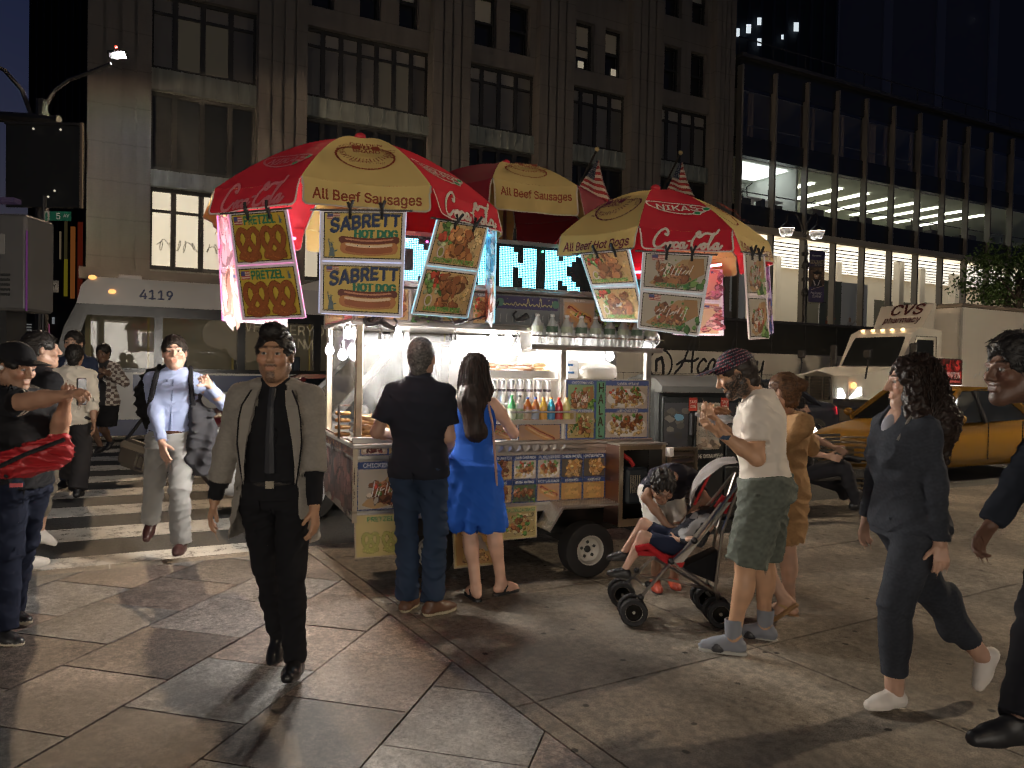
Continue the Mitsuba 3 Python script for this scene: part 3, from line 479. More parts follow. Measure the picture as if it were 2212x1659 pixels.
# the street lamps of our own pavement, behind the camera, whose light the photograph shows on canopies, signs and paving
def near_lamp(x, y, z, e, label, aim):
    k = thing('street_lamp', label, 'street lamp'); h = fr((x, y, z), aim)
    put('post', cyl((x-2.0*h[0, 0], y-2.0*h[1, 0], 0), (x-2.0*h[0, 0], y-2.0*h[1, 0], z+.1), .09, 10, BLACK, .07), 'm_satin', parent=k); put('arm', tube([(x-2.0*h[0, 0], y-2.0*h[1, 0], z+.1), (x-.3*h[0, 0], y-.3*h[1, 0], z+.15)], .05, 6, BLACK), 'm_satin', parent=k)
    put('head', box(-.45, .4, -.2, .2, .0, .16, BLACK, .05).at(h), 'm_satin', parent=k); put('lamp', hull([(-.34, -.16, .0), (.34, -.16, .0), (.34, .16, .0), (-.34, .16, .0), (-.22, -.1, -.1), (.22, -.1, -.1), (.22, .1, -.1), (-.22, .1, -.1)], (.8, .8, .8)).at(h), 'm_matte', parent=k, emit=W(1, .80, .55)*e, wt=5)
near_lamp(1.2, -5.5, 8.6, 130, 'street lamp of the near pavement, out of the picture behind the camera', (.1, 1, 0))
near_lamp(14.0, 10.5, 9.0, 2600, 'street lamp of the near pavement, out of the picture on the right', (-1, .1, 0))
# the lit shopfront on our side of the avenue, behind the camera, that lights canopies and signs from the front
sf = thing('shopfront', 'shop building behind the camera with a row of brightly lit display windows', 'building')
SFM = yaw((-1.0, -10.5, 0), 6)
put('wall', cat(box(-14, 14, -6, -.25, 3.6, 16, (.25, .22, .2)), box(-14, 14, -.6, -.25, 0, .55, (.2, .18, .17))).at(SFM), 'm_matte', parent=sf)
for i in range(6):
    put('lit_window', box(-9.6+3.2*i, -6.7+3.2*i, -.5, -.4, .6, 3.5, (.6, .6, .6)).at(SFM), 'm_matte', parent=sf, emit=W(1, .91, .78)*5.2, wt=2.0); put('frame', cat(box(-9.9+3.2*i, -9.62+3.2*i, -.6, -.2, .55, 3.6, BLACK)).at(SFM), 'm_satin', parent=sf)
# news rack behind the cart
nr = thing('newspaper_rack', 'black moulded newspaper rack with display windows beside the cart', 'newspaper rack')
Pn = V(1425, 900, 7.3); RK = yaw((Pn[0], Pn[1], 0), 24); DKG = (.022, .024, .024)
rl = 1.22
put('case', cat(box(0, rl, .06, .55, .12, 1.46, DKG, .03), box(-.02, rl+.02, .0, .6, .0, .12, DKG)).at(RK), 'm_satin', parent=nr)
put('hood', prism(sg.Polygon([(-.02, 1.40), (.58, 1.40), (.58, 1.52), (.34, 1.57), (.08, 1.53), (-.03, 1.46)]), 0, rl, (.10, .10, .095)).at(fr((0, 0, 0), (0, 1, 0), (0, 0, 1))).at(RK), 'm_satin', parent=nr, smooth=40)
for i in range(3):
    x = .05+i*.385; dk = nm('door', nr)
    put('panel', cat(box(x, x+.36, .03, .058, .72, 1.36, (.016, .018, .018), .01), box(x, x+.36, .03, .058, .16, .66, (.016, .018, .018), .01)).at(RK), 'm_satin', parent=dk)
    put('handle', cat(box(x+.31, x+.345, -.01, .03, .98, 1.2, BLACK, .01)).at(RK), 'm_satin', parent=dk)
    pr = Pr(.28, .46, (.05, .05, .055) if i != 1 else (.46, .40, .32)); r = np.random.default_rng(i)
    if i == 1:
        for k in range(22): pr.rect(*(lambda u, v: (u, v, u+r.uniform(.02, .05), v+.03))(r.uniform(.01, .24), r.uniform(.35, .42)), W(.5, .4, .25)*r.uniform(.3, 1.2))
        pr.rect(.15, .34, .28, .41, (.45, .42, .12)); [pr.rect(.016+.0265*k, .232, .036+.0265*k, .262, (.06, .055, .05)) for k in range(9)]
        for k in range(7): pr.rect(.015, .20-k*.012, .27, .205-k*.012, (.2, .18, .15))
        for k in range(24): pr.ell(r.uniform(.02, .27), r.uniform(.02, .1), .03, .022, W(.4, .3, .22)*r.uniform(.2, 1.6), n=7, jit=.6, r=r)
    else:
        for k in range(9): pr.ell(r.uniform(.04, .25), r.uniform(.05, .4), .05, .03, W(.13, .12, .1)*r.uniform(.4, 1.4), n=8, jit=.5, r=r)
        if i == 0: pr.ell(.17, .32, .055, .035, (.12, .26, .36), n=9, jit=.4, r=r)
    put('newspaper', pr.me().at(fr((x+.02, .026, .84), (1, 0, 0), (0, 0, 1))).at(RK), 'm_print', parent=dk)
    pr = Pr(.1, .13, (.42, .05, .03)); pr.text('TAKE', .05, .075, .03, (.6, .5, .42), maxw=.085); pr.text('ONE', .05, .03, .03, (.6, .5, .42), maxw=.07)
    put('sticker', pr.me().at(fr((x+.30, .020, 1.22), (1, 0, 0), (0, 0, 1))).at(RK), 'm_print', parent=dk)
    if i == 1: pr = Pr(.34, .06, (.02, .02, .02)); pr.text('THE CHINA PRESS', .17, .012, .036, (.55, .52, .45), maxw=.32); put('name_strip', pr.me().at(fr((x+.01, .022, .745), (1, 0, 0), (0, 0, 1))).at(RK), 'm_print', parent=dk)
# ---------------------------------------------------------------- vehicles
GLS = (.012, .014, .015)
def wheel(parent, M, r=.33, w=.22, rimc=(.45, .45, .46)):
    k = nm('wheel', parent)
    put('tyre', lathe([(r*.62, -w/2), (r*.93, -w/2), (r, -w*.34), (r, w*.34), (r*.93, w/2), (r*.62, w/2), (r*.6, w*.3)], 28, (.02, .02, .02), M).sm(40), 'm_rubber', parent=k, smooth=True)
    L = [lathe([(.001, w*.32), (r*.18, w*.34), (r*.2, w*.2), (r*.52, w*.16), (r*.62, w*.42), (r*.62, w*.2)], 24, rimc, M)]
    put('rim', cat(L).sm(40), 'm_satin', parent=k, smooth=True)
def car(name, label, a, q, heading, col, D=None, L=4.75, W_=1.82, H=1.46, taxi=False, lights=True, cat_='car', tl=.6, hl=4.0, kind='sedan'):
    """Local x forward, y left, z up from the road; heading -1 runs towards -D_."""
    M = fr(S(a, q, ROADZ), D_*heading); k = thing(name, label, cat_); h = W_/2
    # lower body: stations x, half width, underside, top
    st = [(L/2, .58, .42, .60), (L/2-.05, .72, .28, .70), (L/2-.35, .84, .2, .80), (L/2-1.0, .96, .19, .90), (L/2-1.35, 1, .19, .95), (0, 1, .19, .98), (-L/2+1.15, 1, .19, 1.02), (-L/2+.35, .95, .22, 1.04), (-L/2+.08, .86, .3, 1.0), (-L/2, .72, .42, .86)]
    if kind == 'suv': st = [(x, w, z0, z1+.16) for x, w, z0, z1 in st]
    xs = np.array([s[0] for s in st]); n = 40; X = np.linspace(0, 1, n); xx = np.interp(X, np.linspace(0, 1, len(st)), xs)
    f_ = lambda j: np.interp(-xx, -xs, [s[j] for s in st])
    hw, z0, z1 = f_(1)*h, f_(2), f_(3); n2 = 26; t = np.linspace(-.5, 1.5, n2)*np.pi
    sy, sz = np.sign(np.cos(t))*np.abs(np.cos(t))**.45, np.sign(np.sin(t))*np.abs(np.sin(t))**.55
    v = np.stack([np.repeat(xx[:, None], n2, 1), hw[:, None]*sy, ((z0+z1)/2)[:, None]+((z1-z0)/2)[:, None]*sz], -1)
    fl = []
    for i in range(n-1):
        for j in range(n2-1): p = i*n2+j; fl += [[p, p+1, p+n2+1], [p, p+n2+1, p+n2]]
    vv = np.vstack([v.reshape(-1, 3), [[xs[0], 0, .5], [xs[-1], 0, .6]]])
    for j in range(n2-1): fl += [[len(vv)-2, j+1, j], [len(vv)-1, (n-1)*n2+j, (n-1)*n2+j+1]]
    body = Me(vv, fl, col); put('body', body.at(M), 'm_paint', parent=k, smooth=True)
    # greenhouse: windscreen foot, roof, rear window foot
    xb0, xt0, xt1, xb1 = (L/2-1.25, L/2-2.05, -L/2+1.55, -L/2+.72) if kind == 'sedan' else (L/2-1.2, L/2-1.95, -L/2+.55, -L/2+.15)
    zb = .93 if kind == 'sedan' else 1.08; bw, tw = h*.93, h*.70
    gh = hull([(xb0, s*bw*.86, zb) for s in (-1, 1)]+[(xb0-.35, s*bw, zb) for s in (-1, 1)]+[(xb1, s*bw*.86, zb+.03) for s in (-1, 1)]+[(xt0, s*tw*.95, H-.06) for s in (-1, 1)]+[(xt1, s*tw*.95, H-.06) for s in (-1, 1)]+[((xt0+xt1)/2, s*tw, H-.02) for s in (-1, 1)], GLS)
    put('window', gh.at(M), 'm_gloss', parent=k)
    rf = hull([(xt0+.03, s*tw*.98, H-.055) for s in (-1, 1)]+[(xt1-.03, s*tw*.98, H-.055) for s in (-1, 1)]+[((xt0+xt1)/2+d, s*tw*.86, H+.01) for s in (-1, 1) for d in (-.4, .4)]+[((xt0+xt1)/2, s*(tw+.015), H-.04) for s in (-1, 1)], col)
    put('roof', rf.at(M), 'm_paint', parent=k, smooth=30)
    for s in (-1, 1):
        for pl in (tube([(xb0, s*bw*.88, zb), (xt0, s*tw*.97, H-.05)], .045, 6, col), tube([(.12-.15*(kind == 'sedan'), s*(bw+.005), zb), (.0, s*(tw+.012), H-.05)], .04, 6, BLACK), tube([(xb1, s*bw*.88, zb), (xt1, s*tw*.97, H-.05)], .07, 6, col)): put('pillar', pl.at(M), 'm_paint', parent=k)
        put('mirror', sph((xb0-.25, s*(h+.08), zb+.08), .1, col, 1, (.6, 1, .75)).at(M), 'm_paint', parent=k, smooth=True)
        put('headlight', hull([(L/2-.10, s*h*.5, .60), (L/2-.38, s*h*.86, .64), (L/2-.42, s*h*.86, .78), (L/2-.16, s*h*.52, .70), (L/2-.02, s*h*.55, .64)], (.8, .8, .8)).at(M), 'm_gloss', parent=k, emit=W(1, .88, .7)*hl if lights else None, wt=.35)
        put('tail_light', hull([(-L/2+.02, s*h*.58, .70), (-L/2+.25, s*h*.95, .74), (-L/2+.28, s*h*.95, .93), (-L/2+.02, s*h*.60, .90)], (.3, .02, .02)).at(M), 'm_gloss', parent=k, emit=W(1, .06, .08)*tl if lights else None, wt=.1)
    put('grille', box(L/2-.06, L/2-.0, -h*.36, h*.36, .34, .58, (.02, .02, .02), .02).at(M), 'm_satin', parent=k)
    for sx in (L/2-.88, -L/2+.95):
        for s in (-1, 1): wheel(k, M@fr((sx, s*(h-.09), .33), (1, 0, 0), (0, 0, s)) if False else M@fr((sx, s*(h-.09), .33), (1, 0, 0), z=(0, s, 0)))
    put('door_line', cat([tube([(x, s*(h+.002), .36), (x, s*(h*.99+.004), .95)], .006, 4, BLACK) for x in (.95, 0, -.95) for s in (-1, 1)]).at(M), 'm_matte', parent=k)
    return k, M, (L, h, H, zb)
def taxi_top(k, M, H):
    pass
YEL = (.21, .105, .012)
# yellow cab at the right, its roof advertisement, the dark cars before it
a_ = onq(1892, 940, 7.25)[0]
kx, MX_, dim = car('yellow_cab', 'yellow taxi with bright headlight behind the bench at the right', a_+2.62, 8.1, -1, YEL, cat_='taxi', H=1.48, hl=7)
ta = nm('roof_advert', kx); pr = Pr(.95, .42, (.05, .012, .012)); r = np.random.default_rng(2); pr.poly(sg.Polygon([(0, 0), (.12, 0), (.3, .42), (0, .42)]), (.42, .36, .36))
for i in range(70): pr.ell(r.uniform(.22, .92), r.uniform(.12, .4), r.uniform(.01, .05), r.uniform(.015, .06), W(.55, .05, .05)*r.uniform(.15, 1.3), n=7, jit=.6, r=r)
pr.text('KRYPTON', .68, .1, .1, (.8, .78, .78), maxw=.42); pr.rect(.5, .03, .9, .065, (.5, .1, .1))
dH = dim[2]
put('case', box(-.5, .5, -.16, .16, dH+.02, dH+.48, (.05, .05, .05), .03).at(MX_), 'm_satin', parent=ta)
put('poster', pr.me().at(fr((.475, .164, dH+.045), (-1, 0, 0), (0, 0, 1))).at(MX_), 'm_print', parent=ta, emit=None)
put('glow_edge', box(-.48, .48, .165, .17, dH+.022, dH+.036).at(MX_), 'm_matte', parent=ta, emit=W(.9, .95, 1)*.8, wt=.08)
put('roof_lamp', box(.55, .62, -.2, .2, dH+.0, dH+.08).at(MX_), 'm_matte', parent=kx, emit=W(1, .5, .2)*1.5, wt=.1)
sx = onq(1824, 868, 12.0)[0]; car('dark_sedan', 'dark blue sedan with a red tail light between the coach and the yellow taxi', sx-2.3, 12.9, -1, (.012, .014, .022), H=1.5, tl=.9)
sx = onq(1784, 912, 7.1)[0]; car('black_sedan', 'black sedan at the kerb mostly hidden behind the man in the white tee shirt', sx-2.35, 8.05, -1, (.012, .012, .014), H=1.4, tl=1.6)
# the vehicles at the left behind the cart
vx = V(700, 800, 8.6)
kv, MV, dv = car('white_van', 'white van close behind the cart with a big dark windscreen', vx@D_+1.25, 8.95, -1, (.52, .53, .54), L=4.9, W_=1.95, H=1.95, kind='suv', cat_='van', hl=1.5)
car('yellow_hooded_cab', 'yellow taxi whose bonnet shows between the man in blue shirt and the man in blazer', V(520, 830, 10.4)@D_+2.35, 10.9, -1, (.34, .24, .025), cat_='taxi', hl=.4)
car('dark_red_car', 'dark red car seen low in front of the city bus', V(560, 800, 13.4)@D_+.9, 13.6, -1, (.10, .012, .016), hl=.8)

# ---------------------------------------------------------------- the city bus
def letters(s, h, c, M, bold=True, sx=1.0, shear=0.0):
    v, f = txt2(s, h, bold); v = v.copy(); v[:, 0] *= sx; v[:, 0] += shear*v[:, 1]; return Me(np.column_stack([v, np.zeros(len(v))]), f, c).at(M)
bus = thing('city_bus', 'white and blue city bus numbered 4119 stopped behind the crosswalk', 'bus')
QB = 16.0; aF, zt_ = onq(128, 600, QB); zt_ = 3.12; z_ = ROADZ
def side(pts, q0, q1, c): return prism(sg.Polygon(pts), q0, q1, c).at(fr((0, 0, 0), D_, z=-M_) @ np.diag([1, 1, 1, 1.0])) if False else Me(*(lambda m: ((np.stack([m.v[:, 0], m.v[:, 2], m.v[:, 1]], 1)), m.f[:, ::-1]))(prism(sg.Polygon(pts), q0, q1)), c).at(FS)
BL = 12.2
front = [(aF-.05, .35), (aF-.12, 1.1), (aF+.08, 2.2), (aF+.34, 2.95), (aF+.5, zt_)]
put('body', cat(side([(aF+.1, z_+.3)]+front[:1]+[(aF-.12, 1.05), (aF-.12, 1.38), (aF+BL, 1.38), (aF+BL, z_+.3)], QB, QB+2.6, (.35, .345, .34)), side([(aF+.27, 2.62), (aF+.34, 2.95), (aF+.5, zt_), (aF+BL, zt_), (aF+BL, 2.62)], QB, QB+2.6, (.38, .37, .36)), box(aF+.2, aF+BL, QB+2.5, QB+2.6, 1.38, 2.62, (.1, .1, .1)).at(FS), box(aF+BL-.1, aF+BL, QB, QB+2.5, 1.38, 2.62, (.4, .4, .4)).at(FS)), 'm_paint', parent=bus, smooth=False)
put('window_band', cat([box(x0, x1, QB+.0, QB+.06, 1.38, 2.62, (.015, .016, .017)).at(FS) for x0, x1 in ((aF+1.55, aF+1.7), (aF+3.05, aF+3.2), (aF+4.55, aF+4.7), (aF+6.05, aF+6.2), (aF+7.6, aF+7.75), (aF+9.1, aF+9.25), (aF+10.6, aF+10.75))]+[box(aF+.3, aF+BL, QB-.004, QB+.05, 2.42, 2.62, (.015, .016, .017)).at(FS), box(aF+.1, aF+BL, QB-.004, QB+.05, 1.38, 1.46, (.015, .016, .017)).at(FS), side([(aF-.12, 1.38), (aF+.08, 2.2), (aF+.27, 2.62), (aF+.5, 2.62), (aF+.12, 1.38)], QB-.002, QB+.05, (.015, .016, .017))]), 'm_gloss', parent=bus)
for i, (x0, x1) in enumerate(((.5, 1.55), (1.7, 3.05), (3.2, 4.55), (4.7, 6.05), (6.2, 7.6), (7.75, 9.1), (9.25, 10.6))): scene[nm('pane', bus)] = mikit.ply((lambda m: (m.v, m.f))(quad(S(aF+x0, QB+.03, 1.46), S(aF+x1, QB+.03, 1.46), S(aF+x1, QB+.03, 2.42), S(aF+x0, QB+.03, 2.42))), 'm_glass')
put('windscreen', side([(aF-.125, 1.15), (aF+.075, 2.2), (aF+.26, 2.62), (aF+.27, 2.62), (aF+.085, 2.2), (aF-.11, 1.15)], QB+.12, QB+2.48, GLS), 'm_gloss', parent=bus)
IN = (.34, .31, .23)
put('interior', cat(box(aF+.5, aF+BL-.2, QB+2.3, QB+2.45, .9, 2.6, IN), box(aF+.5, aF+BL-.2, QB+.1, QB+2.4, 2.55, 2.6, IN), box(aF+.4, aF+.5, QB+.5, QB+2.3, .9, 2.5, (.2, .18, .1))).at(FS), 'm_matte', parent=bus)
for i in range(8): put('seat', box(aF+2+i*1.1, aF+2.15+i*1.1, QB+.3, QB+.8, .8, 1.75, (.05, .07, .10), .03).at(FS), 'm_satin', parent=bus)
put('handrail', cat([cyl(S(aF+1.5+i*1.6, QB+1.0, .6), S(aF+1.5+i*1.6, QB+1.0, 2.55), .02, 6, (.4, .33, .1)) for i in range(7)]), 'm_satin', parent=bus)
put('ceiling_lamp', box(aF+1, aF+BL-.5, QB+.95, QB+1.05, 2.50, 2.54).at(FS), 'm_matte', parent=bus, emit=W(1, .88, .62)*.55, wt=.4)
put('lit_panel', cat(box(aF+5.7, aF+6.05, QB+2.2, QB+2.28, 1.5, 2.3)).at(FS), 'm_matte', parent=bus, emit=W(.42, .2, .48)*.5, wt=.05)
put('lit_panel', cat(box(aF+1.9, aF+2.06, QB+2.2, QB+2.28, 1.55, 2.0)).at(FS), 'm_matte', parent=bus, emit=W(1, .8, .5)*.55, wt=.05)
put('stripe', cat(box(aF+1.2, aF+BL, QB-.006, QB, 1.02, 1.34, (.025, .04, .12)), box(aF+1.2, aF+BL, QB-.006, QB, 1.35, 1.38, (.55, .53, .5)), box(aF-.0, aF+BL, QB-.004, QB, .2, .5, (.03, .04, .1))).at(FS), 'm_paint', parent=bus)
put('roof_unit', cat(side([(aF+4.0, zt_), (aF+5.2, zt_+.42), (aF+9.5, zt_+.42), (aF+10.4, zt_)], QB+.25, QB+2.35, (.48, .46, .43)), box(aF+.95, aF+1.35, QB+.3, QB+.8, zt_, zt_+.1, (.5, .47, .45), .02).at(FS)), 'm_paint', parent=bus)
put('fleet_number', letters('4119', .17, (.02, .03, .09), fr(S(aF+1.28, QB-.004, 2.76), D_, Z_)), 'm_print', parent=bus)
for x, z in ((.84, 2.86), (.02+.5, 3.1)): put('marker_lamp', sph(S(aF+x, QB-.02, z), .055, n=1, s=(1.4, .5, .8)), 'm_matte', parent=bus, emit=W(1, .42, .1)*1.6, wt=.1)
for i in range(2): wheel(bus, fr(S(aF+(2.4 if i == 0 else 8.6), QB+.16, .45), D_, z=-M_), .48, .3)
gx = lambda px, y: fr(S(onq(px, y, QB)[0], QB+.02, onq(px, y, QB)[1]), D_, Z_)
for t_, px, y in (('WHERE', 515, 715), ('EVERYONE', 586, 722), ('IN', 628, 752), ('M', 653, 755)): put('window_lettering', letters(t_, .2, (.62, .57, .42), gx(px, y), False), 'm_print', parent=bus)
r0 = gx(530, 745); put('window_bubble', Me(*(lambda p: (p.me().v, p.me().f))(Pr(.01, .01).ell(0, 0, .36, .36, (1, 1, 1)).ell(-.5, .2, .3, .3, (1, 1, 1)))).col((.20, .175, .12)).at(r0).mv(*(M_*.01)), 'm_print', parent=bus)

# ---------------------------------------------------------------- the coach with script lettering
co = thing('coach', 'white long distance coach with dark window band and black script lettering behind the cart', 'coach')
QC = 20.7; ac0 = onq(1250, 700, QC)[0]; ac1 = onq(1960, 700, QC)[0]+2; zr_ = onq(1575, 686, QC)[1]; zw = onq(1480, 757, QC)[1]; zlo = onq(1500, 815, QC)[1]
put('body', cat(box(ac0, ac1, QC, QC+2.55, .3, zw, (.72, .67, .58), .03), box(ac0, ac1, QC+.02, QC+2.5, zr_-.12, zr_, (.03, .03, .032), .03)).at(FS), 'm_paint', parent=co)
put('window_band', box(ac0, ac1-.4, QC+.015, QC+2.5, zw+.002, zr_-.12, (.012, .013, .014)).at(FS), 'm_gloss', parent=co)
for x in np.arange(ac0+1.5, ac1-.5, 1.75): put('window_joint', box(x, x+.04, QC+.006, QC+.014, zw+.01, zr_-.13, (.03, .03, .03)).at(FS), 'm_satin', parent=co)
put('panel_joint', cat([box(x, x+.02, QC-.004, QC-.001, zlo-.4, zlo+.12, (.2, .18, .16)) for x in np.arange(ac0+.5, ac1, 1.3)]+[box(ac0, ac1, QC-.004, QC-.001, zlo+.12, zlo+.14, (.2, .18, .16))]).at(FS), 'm_satin', parent=co)
def script_strokes(name):
    return {'academy': [[(0, 0), (.35, .45), (.72, 1.5), (.82, 1.55), (.8, .6), (.85, .05)], [(.05, .35), (.35, .5), (.85, .5), (1.1, .62)], [(1.55, .5), (1.4, .6), (1.2, .4), (1.15, .15), (1.3, .0), (1.5, .1), (1.6, .22)], [(2.05, .5), (1.9, .6), (1.7, .35), (1.72, .05), (1.9, .05), (2.05, .5), (2.03, .1), (2.15, .03), (2.3, .2)], [(2.7, .5), (2.5, .6), (2.35, .3), (2.4, .03), (2.6, .08), (2.72, .5), (2.95, 1.5), (2.75, .4), (2.78, .03), (2.95, .1)], [(3.0, .25), (3.25, .4), (3.25, .58), (3.1, .55), (3.02, .25), (3.12, .02), (3.35, .15)], [(3.45, .05), (3.55, .55), (3.6, .1), (3.75, .55), (3.85, .5), (3.85, .1), (4.0, .55), (4.1, .5), (4.12, .05), (4.25, .15)], [(4.4, .55), (4.42, .1), (4.65, .15), (4.75, .55), (4.65, -.5), (4.4, -.7), (4.3, -.5)]],
            'coca': [[(1.05, 1.25), (.85, 1.5), (.45, 1.2), (.15, .55), (.2, .12), (.55, .05), (.95, .4)], [(1.05, 1.25), (1.0, 1.0), (.85, 1.1)],  # C
                     [(1.25, .5), (1.1, .35), (1.12, .1), (1.28, .1), (1.38, .35), (1.28, .5), (1.2, .38), (1.5, .45)],   # o
                     [(1.78, .45), (1.62, .5), (1.5, .3), (1.55, .08), (1.72, .12), (1.85, .3)],                          # c
                     [(2.2, .48), (2.02, .48), (1.9, .28), (1.95, .08), (2.1, .12), (2.2, .48), (2.15, .12), (2.28, .08), (2.4, .28)],  # a
                     [(2.45, .62), (2.6, .64)],
                     [(3.25, 1.1), (3.15, 1.4), (2.95, 1.2), (3.2, .95), (3.55, 1.25), (4.2, 1.15), (4.45, 1.45)], [(3.1, 1.25), (2.8, .85), (2.7, .4), (2.8, .08), (3.1, .1), (3.35, .4)],  # C with its tail
                     [(3.55, .5), (3.42, .35), (3.44, .1), (3.6, .1), (3.7, .35), (3.58, .5), (3.52, .38), (3.82, .45)],   # o
                     [(3.85, .4), (4.15, 1.1), (4.1, 1.2), (3.98, .9), (3.88, .2), (4.0, .06), (4.15, .25)],                # l
                     [(4.52, .48), (4.34, .48), (4.22, .28), (4.27, .08), (4.42, .12), (4.52, .48), (4.48, .12), (4.6, .08), (4.75, .3)]]}[name]
def smooth_line(P, n=5):
    P = np.asarray(P, float)
    if len(P) < 3: return P
    Q_ = np.vstack([2*P[0]-P[1], P, 2*P[-1]-P[-2]]); out = []
    for i in range(1, len(Q_)-2):
        for t in np.linspace(0, 1, n, endpoint=False): a, b, c, d = Q_[i-1:i+3]; out.append(.5*((2*b)+(c-a)*t+(2*a-5*b+4*c-d)*t*t+(3*b-a-3*c+d)*t**3))
    return np.array(out+[P[-1]])
def script(name, w=.1, shear=0.0):
    g = unary_union([sg.LineString(smooth_line(s)).buffer(w*(1.0 if len(s) > 2 else .8), quad_segs=2) for s in script_strokes(name)]); return sa.affine_transform(g, [1, shear, 0, 1, 0, 0])
pxA = onq(1458, 806, QC); pxB = onq(1640, 806, QC); sc_ = (pxB[0]-pxA[0])/4.6
g = sa.scale(script('academy', .055, .12), sc_, sc_, origin=(0, 0)); sw = sg.LineString(smooth_line([(-.4, -.55), (.6, -.25), (2.2, -.45), (4.2, -.8)])).buffer(.05); ring = sg.Point(-.75, .35).buffer(.62).difference(sg.Point(-.75, .35).buffer(.53)).union(sg.LineString([(-.95, .1), (-.95, .5), (-.7, .6), (-.6, .3), (-.6, 0)]).buffer(.07))
pr = Pr(.001, .001); pr.poly(g, (.02, .02, .025)); pr.poly(sa.scale(unary_union([sw, ring]), sc_, sc_, origin=(0, 0)), (.02, .02, .025))
put('lettering', pr.me().at(fr(S(pxA[0], QC-.006, pxA[1]), D_, Z_)), 'm_print', parent=co)
put('marker_lamp', sph(S(*[onq(1432, 818, QC)[0], QC-.03, onq(1432, 818, QC)[1]]), .07), 'm_matte', parent=co, emit=W(1, .55, .2)*1.5, wt=.1)
for i in range(3): wheel(co, fr(S(ac0+3+i*4.5, QC+.16, .45), D_, z=-M_), .5, .3)

# ---------------------------------------------------------------- the box truck
tk = thing('box_truck', 'white box delivery truck with long bonnet and black grille at the right', 'truck')
oT = V(2077, 700, 23.2); TM = fr((oT[0], oT[1], ROADZ), -D_); WT = (.70, .65, .57)
zT = V(2077, 655, 23.2)[2]-ROADZ
put('cargo_box', cat(box(-7.5, 0, -2.45, 0, 1.15, zT, WT, .03)).at(TM), 'm_paint', parent=tk)
put('box_trim', cat(box(-7.5, .02, -2.47, .02, zT-.12, zT+.01, (.16, .13, .1), .02), box(-.02, .03, -.05, .03, 1.15, zT-.13, (.45, .42, .38)), box(-7.5, 0, -2.3, -.1, .85, 1.13, (.04, .04, .04))).at(TM), 'm_satin', parent=tk)
TK = TM@np.array([[1, 0, 0, .40], [0, 1, 0, 0], [0, 0, 1.15, 0], [0, 0, 0, 1.0]]); zF = (zT-.03)/1.15
put('cab', cat(hull([(x, y, z) for y in (-.12, -2.2) for x, z in ((.35, .7), (.35, 2.62), (2.0, .7), (2.25, 1.62), (1.72, 2.52), (1.3, 2.68))], WT)).at(TK), 'm_paint', parent=tk, smooth=25)
put('hood', hull([(x, y, z) for y0, x, z in ((0.12, 2.2, 1.66), (.25, 4.25, 1.40), (.1, 2.2, .8), (.16, 4.35, .85)) for y in (-y0, -2.32+y0)]+[(3.3, -.5, 1.62), (3.3, -1.8, 1.62)], WT).at(TK), 'm_paint', parent=tk, smooth=30)
put('grille_surround', prism(sg.Polygon([(-.62, .72), (-1.72, .72), (-1.66, 1.42), (-1.17, 1.52), (-.68, 1.42)]), 0, .06, (.6, .58, .55)).at(fr((4.32, 0, 0), (0, 1, 0), (0, 0, 1))).at(TK), 'm_chrome', parent=tk)
put('grille', box(4.36, 4.40, -1.62, -.72, .80, 1.38, (.01, .01, .01), .01).at(TK), 'm_satin', parent=tk)
for i in range(8): put('grille_slat', box(4.40, 4.42, -1.6, -.74, .84+i*.068, .852+i*.068, (.25, .23, .2)).at(TK), 'm_chrome', parent=tk)
for y in (-1.42, -.95): put('grille_bar', box(4.40, 4.43, y-.015, y+.015, .8, 1.38, (.5, .48, .45)).at(TK), 'm_chrome', parent=tk)
put('bumper', box(4.1, 4.55, -2.35, .02, .32, .68, (.4, .38, .35), .05).at(TK), 'm_chrome', parent=tk)
for y, e in ((-.32, 5.0), (-2.02, 1.5)): put('headlight', hull([(4.3, y+.18, .86), (4.42, y-.14, .86), (4.4, y-.14, 1.1), (3.85, y+.2, 1.14), (3.85, y+.22, .95)], (.8, .8, .8)).at(TK), 'm_gloss', parent=tk, emit=W(.85, 1, .95)*e, wt=.4)
put('turn_lamp', cat(sph((4.15, -.14, 1.18), .08), sph((4.2, -2.25, 1.0), .08)).at(TK), 'm_matte', parent=tk, emit=W(1, .4, .1)*2.5, wt=.1)
put('windscreen', hull([(2.265, -.25, 1.68), (2.265, -2.07, 1.68), (1.76, -.3, 2.44), (1.76, -2.02, 2.44), (2.28, -.3, 1.68), (2.28, -2.0, 1.68), (1.78, -.33, 2.43), (1.78, -1.97, 2.43)], GLS).at(TK), 'm_gloss', parent=tk)
put('side_window', hull([(.75, -.115, 1.62), (1.75, -.115, 1.62), (1.5, -.115, 2.36), (.75, -.115, 2.36), (.75, -.105, 1.62), (1.75, -.105, 1.62), (1.5, -.105, 2.36), (.75, -.105, 2.36)], GLS).at(TK), 'm_gloss', parent=tk)
put('door', cat([tube([(.62, -.105, .8), (.62, -.105, 2.45), (1.55, -.105, 2.45), (1.95, -.105, 1.6), (1.95, -.105, .8)], .012, 4, (.2, .18, .16))]).at(TK), 'm_satin', parent=tk)
for y in (-.5, -.85, -1.17, -1.5, -1.85): put('roof_lamp', sph((1.62, y, 2.62), .05, n=1, s=(1, 1.4, .8)).at(TK), 'm_matte', parent=tk, emit=W(1, .62, .25)*3, wt=.1)
put('fairing', hull([(.95, -.35, 2.68), (.95, -2.0, 2.68), (.5, -.28, zF), (.5, -2.06, zF), (.4, -.35, 2.68), (.4, -2, 2.68), (.4, -.28, zF), (.4, -2.06, zF)], (.58, .54, .48)).at(TK), 'm_paint', parent=tk)
